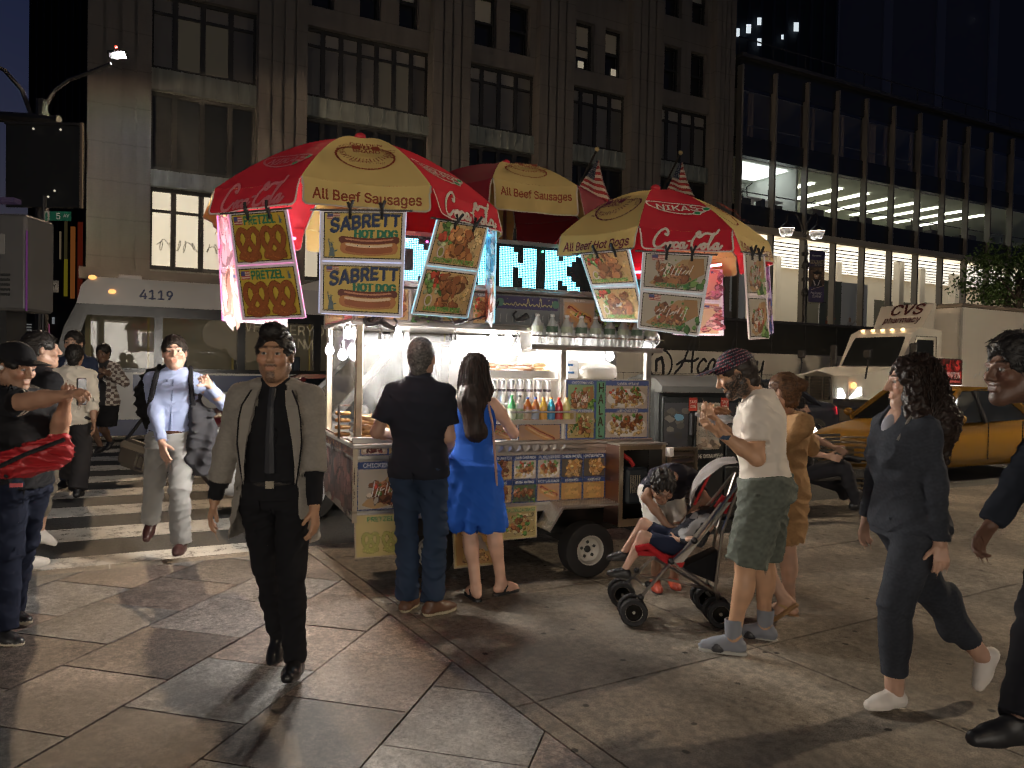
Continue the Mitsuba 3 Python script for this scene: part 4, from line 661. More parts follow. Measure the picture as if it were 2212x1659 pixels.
fm = fr((.965, -1.95, 2.72), (0, 1, 0), nrm((-.45, 0, zF-2.68)))
put('fairing_lettering', cat(letters('CVS', .34, (.05, .012, .012), fm@fr((.3, .42, 0), (1, 0, 0)), shear=.2, sx=1.15), letters('pharmacy', .19, (.06, .02, .02), fm@fr((.22, .16, 0), (1, 0, 0)), shear=.1)).at(TK), 'm_print', parent=tk)
for y, x in ((-.02, 3.7), (-2.3, 3.7)): put('hood_mirror', cat(tube([(x, y-.1, 1.35), (x+.05, y, 1.75), (x+.1, y, 1.95)], .025, 6, BLACK), box(x+.02, x+.14, y-.1, y+.12, 1.85, 2.05, BLACK, .02)).at(TK), 'm_satin', parent=tk)
for y in (-2.55, .16): put('door_mirror', box(2.0, 2.1, y-.12, y+.12, 1.55, 2.25, BLACK, .03).at(TK), 'm_satin', parent=tk)
put('side_graphic', cat([tube([(-.7-.25*i, .012, 1.65+.1*math.sin(i*2.3)), (-.8-.25*i, .012, 1.75+.1*math.sin(i*1.9))], .025, 4, (.7, .68, .65)) for i in range(5)]).at(TM), 'm_print', parent=tk)
for x in (3.3, -5.5): wheel(tk, TM@fr((x, -.2, .48), (1, 0, 0), z=(0, 1, 0)), .5, .3)
# ---------------------------------------------------------------- the food cart: local x along its counter, y into it, z up
O_ = V(769, 790, 5.35); O_[2] = 0; CTM = yaw(O_, 23.0); CD, CN = CTM[:3, 0], CTM[:3, 1]
def cp(px, py, b=0.0):
    d = _f+(px-CX)/F*_r-(py-CY)/F*_u; q = O_@CN+b; P = CAM+d*((q-CAM@CN)/(d@CN)); return (P-O_)@CD, P[2]
def C(a, b, z): return O_+a*CD+b*CN+np.array([0, 0, z])
cart = thing('food_cart', 'stainless steel street food cart covered in menu pictures, lit by bare bulbs', 'food cart')
ST, STD, GOLD = (.52, .49, .45), (.34, .31, .28), (.42, .35, .26)
CL, CW = 2.42, 1.25
def cb(base, *boxes, m='m_steel', parent=None, **k): return put(base, cat(*boxes).at(CTM), m, parent=parent or cart, **k)
cb('base', box(.0, CL, .0, CW, .50, 1.02, STD, .008), box(.15, CL-.2, .15, CW-.1, .34, .5, (.03, .03, .03)))
cb('counter', box(-.02, CL+.01, -.03, CW+.02, 1.02, 1.055, ST, .006))
for a, b in ((.0, .0), (.0, CW-.05), (1.60, .02), (CL-.05, .0), (CL-.05, CW-.05), (.66, CW-.05)):
    cb('post', box(a, a+.05, b, b+.05, 1.055, 1.90, GOLD if a == 0 else ST, .006))
cb('canopy', box(-.02, CL+.02, .0, CW+.03, 1.90, 2.165, STD, .01), box(-.05, CL+.05, -.05, CW+.06, 2.165, 2.19, ST, .004), box(-.04, CL+.03, -.028, .0, 1.885, 1.915, ST, .004))
cb('back_panel', box(1.02, CL-.05, CW-.3, CW-.28, 1.055, 1.88, ST), box(1.0, 1.02, .5, CW-.28, 1.055, 1.62, ST))
cb('grill', box(.15, .95, .25, 1.0, 1.055, 1.13, (.12, .11, .1), .01), box(.2, .9, .3, .95, 1.13, 1.14, (.05, .045, .04)))
cb('side_box', box(1.65, CL-.02, .02, .03, 1.055, 1.53, STD), box(1.63, CL, .0, .6, 1.50, 1.525, ST, .004), box(1.63, 1.66, .0, .6, 1.055, 1.5, ST), box(CL-.03, CL-.005, .0, .6, 1.055, 1.5, ST))
cb('inner_wall', box(1.64, CL-.06, .55, .57, 1.525, 1.88, (.75, .73, .7)))
cb('bottle_shelf', box(1.28, CL+.02, -.13, .02, 1.748, 1.765, ST, .004), box(1.28, CL+.02, -.132, -.125, 1.765, 1.785, ST, .002), tube([(1.28, -.128, 1.85), (CL+.02, -.128, 1.85)], .005, 6, ST))
cb('tray_shelf', box(1.02, 1.60, .12, .55, 1.545, 1.565, ST, .004), box(1.02, 1.60, .112, .12, 1.53, 1.585, ST))
cb('can_shelf', box(1.02, 1.62, .08, .3, 1.315, 1.33, ST, .003))
cb('drink_rack', box(1.12, 1.66, -.12, .05, 1.185, 1.2, ST, .003), box(1.12, 1.665, -.125, -.118, 1.185, 1.22, ST), tube([(1.12, -.12, 1.277), (1.665, -.12, 1.277), (1.665, .05, 1.277)], .008, 6, ST), box(1.655, 1.667, -.122, -.11, 1.2, 1.28, ST))
cb('quilted_strip', box(1.0, 1.63, -.006, .0, .965, 1.045, ST), *[hull([(a, -.006, .967), (a+.07, -.006, .967), (a+.035, -.006, 1.043), (a+.035, -.02, .995)], ST) for a in np.arange(1.0, 1.6, .075)])
cb('ledge', box(-.02, 1.0, -.02, .0, 1.055, 1.10, ST, .004)); cb('ledge', box(1.63, CL, -.02, .0, .985, 1.02, ST, .004))
cb('frame_rail', box(-.01, 2.05, -.012, .0, .555, .578, ST), box(-.012, .02, -.014, .0, .50, 1.05, GOLD), box(-.01, 2.02, -.012, .0, .945, .965, ST))
cb('window_glass', quad((.06, .03, 1.1), (.36, .03, 1.1), (.36, .03, 1.42), (.06, .03, 1.42)), quad((.025, .06, 1.1), (.025, 1.2, 1.1), (.025, 1.2, 1.88), (.025, .06, 1.88)), m='m_glass')
# ---- printed food pictures
def blobs(p, r, n, x0, y0, x1, y1, s, cols, jit=.7, el=1.6):
    for k in range(n):
        c = W(*cols[r.integers(len(cols))])*r.uniform(.6, 1.35); rx = s*r.uniform(.6, 1.3); q_ = (r.uniform(x0, x1), r.uniform(y0, y1)); ry = rx/r.uniform(1, el); ro = r.uniform(0, 3.1)
        if s > .012: p.ell(q_[0]+rx*.08, q_[1]-ry*.16, rx*1.12, ry*1.16, c*.38, rot=ro, n=8, jit=jit, r=r)
        p.ell(*q_, rx, ry, np.clip(c, 0, .85), rot=ro, n=9, jit=jit*.6, r=r)
        if k % 3 == 0: p.ell(p.L[-1].v[0, 0]-rx*.2, p.L[-1].v[0, 1]+rx*.2, rx*.35, rx*.15, np.clip(c*1.7, 0, .9), rot=r.uniform(0, 3), n=6, jit=.5, r=r)
MEAT, RICE, GRN, TOM, ONI, BUN = [(.30, .11, .045), (.22, .075, .03), (.38, .17, .07)], [(.58, .38, .14), (.62, .45, .22)], [(.12, .25, .06), (.22, .36, .10), (.06, .16, .04)], [(.5, .07, .04)], [(.62, .55, .5)], [(.52, .29, .12), (.6, .38, .19)]
def food(p, kind, x0, y0, x1, y1, seed):
    r = np.random.default_rng(seed); w, h = x1-x0, y1-y0; s = min(w, h); cx, cy = (x0+x1)/2, (y0+y1)/2
    B = lambda n, a, b, c, d, sz, cols, **k: blobs(p, r, n, x0+a*w, y0+b*h, x0+c*w, y0+d*h, sz*s, cols, **k)
    if kind in ('lamb', 'chicken'):
        p.rect(x0, y0, x1, y1, (.55, .36, .17)); B(60, .55, .02, .97, .98, .05, RICE); B(26, .03, .45, .4, .97, .075, GRN+[(.5, .52, .3)]); B(6, .05, .6, .35, .95, .08, TOM)
        p.ell(x0+.16*w, y0+.28*h, .12*s, .15*s, (.6, .5, .45)); p.ell(x0+.16*w, y0+.28*h, .085*s, .11*s, (.28, .27, .06))
        B(34, .30, .16, .78, .90, .135, MEAT if kind == 'lamb' else [(.48, .19, .06), (.36, .12, .04), (.55, .26, .1)], el=3.4 if kind == 'lamb' else 1.5)
    elif kind == 'rice':
        p.rect(x0, y0, x1, y1, (.5, .42, .34)); p.ell(cx, cy-.05*h, w*.47, h*.42, (.72, .68, .62)); B(50, .1, .1, .9, .62, .07, RICE); B(32, .2, .3, .85, .85, .085, MEAT+[(.5, .2, .07)]); B(12, .1, .6, .9, .92, .07, GRN+TOM)
    elif kind == 'gyro':
        p.rect(x0, y0, x1, y1, (.30, .42, .22) if seed == 20 else (.44, .39, .31)); B(12, .6, .0, 1, .4, .1, GRN)
        p.poly(sg.Polygon([(x0+.1*w, y0+.12*h), (x0+.32*w, y0+.42*h), (x0+.6*w, y0+.85*h), (x0+.92*w, y0+.9*h), (x0+.96*w, y0+.55*h), (x0+.6*w, y0+.12*h), (x0+.3*w, y0+.03*h)]).buffer(.03*s), (.42, .26, .12)); p.poly(sg.Polygon([(x0+.62*w, y0+.1*h), (x0+.98*w, y0+.5*h), (x0+.93*w, y0+.92*h), (x0+.72*w, y0+.9*h), (x0+.66*w, y0+.55*h)]).buffer(.02*s), (.36, .20, .085)); B(34, .18, .15, .68, .68, .11, MEAT+[(.45, .2, .1), (.6, .5, .4)], el=2.2); B(12, .25, .3, .8, .85, .05, TOM+GRN)
        for k in range(9): p.line([(x0+w*(.25+.06*k), y0+h*r.uniform(.3, .5)), (x0+w*(.3+.06*k), y0+h*r.uniform(.5, .75))], .025*s, (.72, .68, .62))
    elif kind == 'dog':
        p.rect(x0, y0, x1, y1, (.62, .47, .22) if seed % 2 else (.5, .3, .18)); a = .45 if seed % 2 == 0 else 0
        L = lambda dx, wd, c, f=1: p.poly(sa.rotate(sg.LineString([(cx-.33*w*f+dx*0, cy+dx*h), (cx, cy+dx*h-.05*h), (cx+.33*w*f, cy+dx*h)]).buffer(wd*h, quad_segs=5), -a, origin=(cx, cy), use_radians=True), c)
        L(.1, .15, (.55, .27, .1)); L(.05, .11, (.26, .06, .03), 1.12); L(.075, .03, (.55, .22, .13), 1.05); L(-.1, .15, (.58, .29, .11)); L(-.06, .05, (.72, .47, .25), .9)
        if seed > 4: p.line(smooth_line([(cx-.3*w, cy-.02*h), (cx-.2*w, cy+.1*h), (cx-.1*w, cy-.02*h), (cx, cy+.1*h), (cx+.1*w, cy-.02*h), (cx+.2*w, cy+.1*h), (cx+.3*w, cy)]), .03*h, (.65, .45, .06)); B(16, .3, .4, .7, .6, .04, GRN+TOM)
    elif kind == 'kebab':
        p.rect(x0, y0, x1, y1, (.10, .12, .07)); B(24, 0, 0, 1, .9, .09, GRN); B(20, 0, 0, 1, .4, .07, [(.05, .05, .04)])
        for k in range(3): B(9, .05+.31*k, .3, .27+.31*k, .75, .1, MEAT+[(.55, .3, .2)])
    elif kind == 'pretzel1':
        p.rect(x0, y0, x1, y1, (.10, .08, .06)); p.ell(cx+.1*w, cy, .42*s, .42*s, (.52, .25, .07)); B(26, .25, .1, .95, .9, .1, BUN+[(.6, .33, .1)]); p.ell(cx, cy+.1*h, .1*s, .06*s, (.75, .6, .25))
    elif kind == 'knish':
        p.rect(x0, y0, x1, y1, (.48, .26, .09)); 
        for k in range(4): p.poly(sa.rotate(sg.box(cx-.3*w, y0+h*(.12+.2*k), cx+.3*w, y0+h*(.28+.2*k)).buffer(.03*s), r.uniform(-12, 12)), W(.6, .36, .12)*r.uniform(.75, 1.2))
        B(20, .15, .1, .85, .9, .07, [(.55, .3, .1)])
    elif kind == 'sausage':
        p.rect(x0, y0, x1, y1, (.40, .30, .13)); B(40, .05, .1, .95, .9, .11, [(.55, .42, .18), (.45, .30, .08), (.6, .5, .3)], el=3.2); B(14, .1, .1, .9, .9, .07, GRN); B(14, .2, .2, .8, .8, .09, MEAT)
    elif kind == 'figs':
        p.rect(x0, y0, x1, y1, (.45, .33, .24)); p.ell(cx, cy-.1*h, .42*w, .34*h, (.6, .52, .42)); B(40, .2, .2, .8, .75, .13, [(.12, .035, .03), (.2, .06, .05), (.08, .02, .02)], el=1.2)
    elif kind == 'flames':
        p.rect(x0, y0, x1, y1, (.10, .035, .02))
        for k in range(70):
            x, y, l = r.uniform(x0, x1), r.uniform(y0, y1-.2*h), r.uniform(.12, .45)*h; c = W(.75, .28, .05)*r.uniform(.4, 1.3); p.poly(sg.Polygon([(x-.012*l*9, y), (x+.012*l*8, y+.02*l), (x+r.uniform(-.1, .2)*l, y+l)]), np.clip(c, 0, .9))
def menu(base, a0, z0, a1, z1, kind, title, seed, tb=.18, bg=(.03, .06, .18), tc=(.72, .72, .7), b=-.008, fr_=(.5, .46, .4), tpos='top'):
    w, h = a1-a0, z1-z0; p = Pr(w, h, bg); t = h*tb if title else 0
    food(p, kind, .006, .006, w-.006, h-t-(.004 if title else .006), seed)
    if title: p.text(title, w/2, h-t*.82, t*.62, tc, maxw=w*.9)
    return cb(base, box(a0, a1, b, b+.006, z0, z1, fr_), p.me().at(fr((a0, b-.0015, z0), (1, 0, 0), (0, 0, 1))), m='m_print')
menu('menu_picture', .02, .585, .42, .925, 'gyro', 'CHICKEN KEBAB', 2, .14); menu('menu_picture', .42, .585, .82, .93, 'kebab', 'KEBAB', 3, .14)
cols_ = [.84, 1.02, 1.20, 1.40, 1.605, 1.80, 2.005]
for i, (t, k, t2, k2) in enumerate((('OVER RICE', 'rice', 'KEBAB', 'lamb'), ('LAMB OVER RICE', 'lamb', 'KEBAB', 'lamb'), ('LAMB OVER RICE', 'rice', 'BEEF KEBAB', 'kebab'), ('FALAFEL OVER RICE', 'rice', 'HOT SAUSAGE', 'dog'), ('CHEESE PRETZEL', 'pretzel1', 'KNISHES', 'knish'))):
    j = i+1 if i else 0
    x0, x1 = cols_[i], cols_[i+1]
    if i == 4: x0, x1 = 1.605, 1.80
    menu('menu_picture', x0, .755, x1-.003, .94, k, t, 10+i); menu('menu_picture', x0, .58, x1-.003, .752, k2, t2, 30+i*2)
menu('menu_picture', 1.80, .755, 2.0, .94, 'pretzel1', 'CHEESE PRETZEL', 19); menu('menu_picture', 1.80, .58, 2.0, .752, 'knish', 'KNISHES', 39)
menu('small_picture', .035, .972, .235, 1.05, 'figs', '', 5); menu('small_picture', .235, .972, .62, 1.05, 'sausage', '', 6)
# the big HALAL panel
p = Pr(.75, .47, (.10, .14, .34)); food(p, 'gyro', .012, .24, .245, .435, 21-1); food(p, 'sausage', .012, .015, .245, .215, 8); food(p, 'rice', .345, .245, .735, .43, 9); food(p, 'rice', .345, .015, .735, .215, 23)
p.rect(.255, .008, .335, .462, (.14, .32, .20))
for i, ch in enumerate('HALAL'): p.text(ch, .295, .375-i*.088, .07, (.05, .035, .02), sx=.75)
for t, x, y in (('CHICKEN GYRO', .128, .442), ('ITALIAN SAUSAGE', .128, .219), ('CHICKEN OVER RICE', .54, .436), ('LAMB OVER RICE', .54, .22)): p.text(t, x, y, .018, (.75, .72, .66), maxw=.2)
cb('halal_panel', box(1.63, 2.40, -.008, .0, 1.035, 1.53, ST), p.me().at(fr((1.64, -.0095, 1.05), (1, 0, 0), (0, 0, 1))), m='m_print')
menu('hot_dog_picture', 1.25, 1.045, 1.61, 1.175, 'dog', '', 4, b=.02); menu('hot_dog_picture', .95, 1.06, 1.24, 1.18, 'dog', '', 6, b=.02)
# flames on the cart's left end, dark mottled side below
pw = 1.2; p = Pr(pw, .11, (.1, .03, .02)); food(p, 'flames', 0, 0, pw, .11, 4); cb('flame_strip', p.me().at(fr((-.004, CW-.03, .955), (0, -1, 0), (0, 0, 1))), m='m_print')
p = Pr(pw, .36, (.07, .035, .035)); blobs(p, np.random.default_rng(8), 90, 0, 0, pw, .36, .06, [(.10, .04, .04), (.04, .02, .025), (.16, .06, .05)]); cb('side_panel', p.me().at(fr((-.004, CW-.03, .57), (0, -1, 0), (0, 0, 1))), m='m_print')
# canopy pictures
for a0, a1, kind, seed, t in ((.0, .17, 'lamb', 40, ''), (.19, .37, 'chicken', 41, ''), (.39, .60, 'kebab', 42, 'ITALIAN SAUSAGE'), (.62, .83, 'sausage', 43, ''), (.85, 1.0, 'lamb', 44, 'KEBAB')): menu('canopy_picture', a0, 1.925, a1, 2.155, kind, t, seed, .12, bg=(.20, .19, .2))
p = Pr(.55, .225, (.17, .18, .19)); p.rect(.02, .12, .53, .215, (.07, .06, .13)); r = np.random.default_rng(1)
for k in range(13):
    x = .50-.035*k; h_ = r.uniform(.02, .06); p.line(smooth_line([(x, .15), (x-.012, .15+(h_ if k % 3 == 0 else .012)), (x-.024, .147), (x-.036, .155)]), .006, (.52, .44, .2))
    if k % 2: p.ell(x-.01, .195 if k % 3 else .138, .004, .004, (.52, .44, .2), n=6)
p.ell(.04+.01, .167, .03, .03, (.10, .22, .16)); p.ell(.51, .167, .03, .03, (.10, .22, .16)); 
for k in range(9): p.line([(.05+.05*k, .02), (.055+.05*k, .08)], .006, (.3, .31, .3))
cb('calligraphy_panel', p.me().at(fr((1.02, -.004, 1.93), (1, 0, 0), (0, 0, 1))), m='m_print')
menu('canopy_picture', 1.60, 1.925, 1.87, 2.15, 'dog', 'HOT DOG', 6, .1, bg=(.45, .36, .3)); menu('canopy_picture', 1.89, 1.925, 2.12, 2.15, 'kebab', '', 46); menu('canopy_picture', 2.14, 1.925, 2.40, 2.15, 'lamb', '', 48)
p = Pr(.30, .22, (.42, .06, .06)); p.text('HOT', .15, .12, .07, (.62, .42, .36)); p.text('DOGS', .15, .02, .07, (.62, .42, .36)); cb('canopy_end_picture', p.me().at(fr((-.024, .34, 1.93), (0, -1, 0), (0, 0, 1))), m='m_print')
p = Pr(.8, .22, (.30, .07, .07)); food(p, 'lamb', 0.01, .01, .79, .21, 60); cb('canopy_end_picture', p.me().at(fr((-.024, 1.18, 1.93), (0, -1, 0), (0, 0, 1))), m='m_print')
# projecting cabinet with open louvred door, mudguard, wheels
cb('cabinet', box(2.0, 2.42, -.23, -.22, .39, .45, GOLD), box(2.0, 2.42, -.23, -.22, .985, 1.02, GOLD), box(2.0, 2.035, -.23, -.22, .45, .985, GOLD), box(2.385, 2.42, -.23, -.22, .45, .985, GOLD), box(2.0, 2.015, -.22, .0, .39, 1.02, (.26, .15, .12)), box(1.99, 2.43, -.24, .02, 1.02, 1.035, ST), box(2.0, 2.42, -.22, 0, .39, .40, STD), box(2.41, 2.42, -.22, .0, .39, 1.02, STD), box(2.02, 2.41, -.005, .0, .4, 1.02, (.03, .03, .03)))
cb('generator', box(2.10, 2.3, -.18, -.02, .55, .84, (.03, .04, .05), .02), *[box(2.13+.02*i, 2.138+.02*i, -.183, -.18, .64, .78, (.35, .3, .22)) for i in range(5)], m='m_satin')
cb('gas_valve', tube([(2.08, -.1, .95), (2.14, -.15, .9), (2.17, -.16, .85)], .018, 6, (.45, .03, .03)), m='m_satin')
dk = nm('louvre_door', cart); DM = CTM@fr((2.44, -.23, 0), (math.cos(.12), -math.sin(.12), 0))
put('frame', cat(box(0, .025, -.01, .015, .40, 1.0, GOLD), box(.235, .26, -.01, .015, .40, 1.0, GOLD), box(.025, .235, -.01, .015, .40, .425, GOLD), box(.025, .235, -.01, .015, .975, 1.0, GOLD), box(.02, .24, .02, .03, .42, .98, (.10, .09, .08))).at(DM), 'm_steel', parent=dk)
for i in range(11): put('slat', hull([(.028, -.008, .445+.048*i), (.232, -.008, .445+.048*i), (.232, .014, .475+.048*i), (.028, .014, .475+.048*i), (.028, -.008, .451+.048*i), (.232, -.008, .451+.048*i), (.232, .014, .481+.048*i), (.028, .014, .481+.048*i)], GOLD).at(DM), 'm_steel', parent=dk)
cb('paper_roll', cyl((2.44, -.25, .93), (2.44, -.25, 1.0), .035, 12, (.75, .72, .68)), m='m_matte')
dm = [hull([(1.52, -.24, .585), (2.0, -.24, .575), (2.0, .0, .575), (1.52, .0, .585), (1.52, -.24, .570), (2.0, -.24, .56), (2.0, .0, .56), (1.52, 0, .57)], ST), hull([(1.40, -.24, .40), (1.52, -.24, .585), (1.52, .0, .585), (1.40, .0, .40), (1.41, -.24, .39), (1.53, -.24, .57), (1.53, 0, .57), (1.41, 0, .39)], ST)]
for i in range(9):
    for j in range(6):
        t = (i+.5)/9; s_ = (-1)**(i+j); a, b, z = 1.40+.12*t, -.23+.038*j, .40+.185*t; dm.append(Me(np.array([[a-.006, b-.006*s_, z-.006], [a+.006, b+.006*s_, z+.012], [a-.001, b+.003*s_, z+.006+.004]]), [[0, 1, 2]], (.7, .66, .6)))
for i in range(22):
    for j in range(6): s_ = (-1)**(i+j); a, b = 1.535+.0215*i, -.225+.038*j; dm.append(box(a-.006, a+.006, b-.002, b+.002, .5835, .588, (.7, .66, .6)))
cb('mudguard', *dm)
cw_ = lambda a, b: CTM@fr((a, b, .213), (1, 0, 0), z=(0, -1, 0))
def cartwheel(a, b):
    k = nm('wheel', cart); M = cw_(a, b); r = .213
    put('tyre', lathe([(.105, -.07), (.17, -.085), (.205, -.075), (r, -.05), (r, .05), (.205, .075), (.17, .085), (.115, .075), (.105, .04)], 40, (.022, .021, .021), M).sm(35), 'm_rubber', parent=k, smooth=True)
    L = [lathe([(.001, .02), (.032, .02), (.036, .028), (.06, .03), (.082, .045), (.09, .05), (.1, .02), (.108, .076), (.116, .078), (.113, .05)], 36, (.52, .49, .44), M).sm(30)]
    L += [cyl((.058*math.cos(t), .058*math.sin(t), .029), (.058*math.cos(t), .058*math.sin(t), .04), .012, 10, (.05, .05, .05)).at(M) for t in np.arange(5)*2*np.pi/5+.4]+[cyl((0, 0, .02), (0, 0, .032), .026, 14, (.03, .03, .03)).at(M)]
    put('rim', cat(L), 'm_satin', parent=k, smooth=True)
cartwheel(1.79, -.10); cartwheel(1.79, 1.2); cartwheel(.62, .25)
put('axle_frame', cat(box(.2, 2.3, .2, .26, .28, .36, (.02, .02, .02)), box(.2, 2.3, .9, .96, .28, .36, (.02, .02, .02)), box(1.76, 1.82, -.05, 1.2, .19, .25, (.02, .02, .02))).at(CTM), 'm_satin', parent=cart)
# hanging boards below the cart
def board(name, label, corners, kind, title, seed, tc=(.06, .22, .09)):
    bl, br, tr, tl = [C(*q) for q in corners]; w, h = np.linalg.norm(br-bl), np.linalg.norm(tl-bl); p = Pr(w, h, (.52, .42, .18))
    if kind == 'pretz': pretzel(p, w*.3, h*.36, h*.3, (.38, .36, .10)); pretzel(p, w*.72, h*.36, h*.3, (.38, .36, .10))
    else: food(p, kind, .012, .012, w-.012, h*.84, seed)
    p.text(title, w/2, h*.84, h*.11, tc, maxw=w*.9); k = thing(name, label, 'sign board')
    fn = onquad(bl, br, tr, tl, w, h); put('board', cat(bend(p.me(), fn), bend(box(-.008, w+.008, -.008, h+.008, -.012, -.002, (.42, .34, .25)), fn)), 'm_print', parent=k)
def pretzel(p, x, y, s, c, hi=None):
    path = smooth_line([(-.1, -.62), (-.5, -.25), (-.62, .25), (-.42, .62), (-.12, .5), (.02, .1), (.22, -.22), (.52, -.72)], 6); P2 = path*[-1, 1]
    bow = smooth_line([(-.5, -.62), (-.25, -.8), (0, -.84), (.25, -.8), (.5, -.62)], 6); c = np.asarray(c)
    for q in (path, P2, bow): p.line(q*s+[x, y], .30*s, c*.45)
    for q in (path, P2, bow): p.line(q*s+[x, y], .24*s, c)
    r = np.random.default_rng(3)
    for q in (path, P2, bow):
        for k in range(14): a = q[r.integers(len(q))]*s+[x, y]+r.normal(0, .07*s, 2); p.ell(a[0], a[1], .05*s, .03*s, np.clip(c*r.uniform(.6, 1.7), 0, .9), rot=r.uniform(0, 3), n=6, r=r)
board('hanging_board', 'pretzel picture board hanging under the left end of the cart', ((.02, -.02, .26), (.36, -.02, .26), (.36, -.01, .55), (.01, -.01, .55)), 'pretz', 'PRETZEL', 1)
board('hanging_board', 'leaning knish picture board behind the legs of the woman in blue', ((.72, -.10, .15), (1.05, -.16, .17), (1.02, -.03, .52), (.72, -.03, .53)), 'knish', 'HOT POTATO KNISH', 2)
board('hanging_board', 'sausage picture board with green title left of the cart wheel', ((1.12, -.02, .31), (1.40, -.02, .315), (1.40, -.01, .55), (1.12, -.01, .55)), 'sausage', 'ITALIAN SAUSAGE', 3)

# ---------------------------------------------------------------- light bulbs
bl_ = []
def bulb(px, py, b, e, label, r=.036):
    a, z = cp(px, py, b); k = thing('light_bulb', label, 'light bulb', None); p = C(a, b, z)
    put('glass', lathe([(.001, -r), (r*.55, -r*.85), (r*.92, -r*.4), (r, 0), (r*.88, r*.5), (r*.5, r*1.15), (r*.38, r*1.6)], 14, (.9, .9, .88), fr(p, (1, 0, 0))), 'm_matte', parent=k, smooth=True, emit=WB*e*3.4, wt=4)
    put('socket', cat(cyl(p+[0, 0, r*1.5], p+[0, 0, r*2.9], .017, 8, (.03, .03, .03)), tube([p+[0, 0, r*2.9], p+[.01, 0, (1.89-p[2])*.6], [p[0], p[1], 1.895]], .004, 5, BLACK)), 'm_satin', parent=k)
WB = W(1.0, .94, .84)
bulb(821, 752, .06, 330, 'glowing bulb hanging at the front left, above the head of the man in dark vest'); bulb(982, 752, .06, 330, 'glowing bulb hanging between the man in vest and the woman in blue'); bulb(1116, 757, .06, 330, 'glowing bulb hanging at the left end of the bottle shelf')
bulb(1066, 730, .8, 260, 'left one of two bulbs close together at the back of the cart'); bulb(1098, 731, .8, 260, 'right one of two bulbs close together at the back of the cart'); bulb(1398, 752, .0, 330, 'glowing bulb at the right end of the bottle shelf')
bulb(712, 757, .72, 260, 'leftmost bulb in the glazed left end of the cart'); bulb(740, 768, .40, 260, 'lower one of the bulbs behind the left corner post of the cart'); bulb(752, 722, .3, 260, 'upper bulb close behind the left corner post under the canopy')
bulb(1318, 770, .4, 240, 'bulb inside the glazed box above the halal panel'); bulb(860, 726, .75, 260, 'bulb at the back of the cart behind the smoke')
# ---------------------------------------------------------------- food and drink on the cart
def bottle(name, label, a, b, z, h, r, liq, cap, lab=None, group=None, label_h=(.25, .55), clear=False):
    k = thing(name, label, 'bottle', group); M = CTM@fr((a, b, z), (1, 0, 0))
    pf = [(.001, 0), (r*.92, .0), (r, .02*h), (r, .60*h), (r*.86, .70*h), (r*.42, .86*h), (r*.36, .93*h)]
    put('body', lathe(pf, 14, liq, M), 'm_bottle' if clear else 'm_gloss', parent=k, smooth=True)
    if clear: del_c(k+'__body')
    put('cap', lathe([(r*.42, .925*h), (r*.42, h), (.001, h)], 10, cap, M), 'm_satin', parent=k)
    if lab is not None: put('label', lathe([(r*1.02, label_h[0]*h), (r*1.02, label_h[1]*h)], 14, lab, M), 'm_print', parent=k)
def del_c(key): pass
g = 'large clear water bottles along the top shelf'
for i in range(9): bottle('water_bottle', 'large clear water bottle with green label and white cap on the top shelf', 1.345+i*.125, -.08, 1.766, .25, .043, (.8, .85, .85), (.75, .72, .7), (.08, .13, .09) if i % 2 else (.36, .40, .30), g, (.46, .64), True)
for i in range(8): bottle('small_water_bottle', 'small clear water bottle in the second row of the top shelf', 1.405+i*.125, -.04, 1.766, .20, .033, (.8, .85, .85), (.2, .2, .22), (.4, .42, .42), 'small water bottles in the back row of the top shelf', (.4, .7), True)
for i in range(7):
    k = thing('upturned_bottle', 'clear water bottle leaning in the row above the coloured drinks', 'bottle', 'clear bottles in the row above the coloured drinks'); M = CTM@fr((1.06+i*.077, .10, 1.332), (1, 0, 0), (0, .95, .3))@fr((0, 0, 0), (1, 0, 0), (0, 0, 1)) if False else CTM@fr((1.07+i*.077, .12, 1.332), (1, 0, 0))
    put('body', lathe([(.001, 0), (.030, 0), (.031, .02), (.029, .05), (.031, .08), (.031, .17), (.026, .185), (.001, .19)], 14, (.62, .62, .62), M), 'm_chrome', parent=k, smooth=True); put('label', lathe([(.0318, .06), (.0318, .15)], 14, W(.7, .68, .66)*rng.uniform(.7, 1.1), M), 'm_print', parent=k); put('emblem', lathe([(.0325, .09), (.0325, .11)], 14, (.06, .05, .06), M), 'm_print', parent=k)
dr_ = [((.06, .32, .10), (.04, .30, .09), 'green soda bottle with green cap', (.5, .55, .4)), ((.62, .62, .60), (.05, .05, .05), 'milky white drink bottle with black cap', (.25, .32, .2)), ((.50, .13, .02), (.02, .07, .35), 'orange red juice bottle with blue cap', (.45, .35, .25)), ((.36, .11, .03), (.02, .06, .35), 'brown tea bottle with blue cap', (.3, .34, .42)), ((.62, .34, .03), (.6, .2, .03), 'bright orange sports drink bottle with orange cap', (.58, .3, .05)), ((.03, .26, .42), (.6, .2, .03), 'blue sports drink bottle with orange cap', (.05, .2, .4)), ((.46, .02, .02), (.5, .05, .02), 'red sports drink bottle with red cap', (.35, .04, .04)), ((.60, .58, .22), (.58, .22, .05), 'pale yellow sports drink bottle with orange cap', (.5, .45, .15))]
for i, (liq, cap, lb, lab) in enumerate(dr_): bottle('drink_bottle', lb+' in the front rack', 1.165+i*.066, -.04, 1.2, .185 if i > 1 else .2, .030, liq, cap, lab, 'coloured drinks in the front rack', (.1, .5))
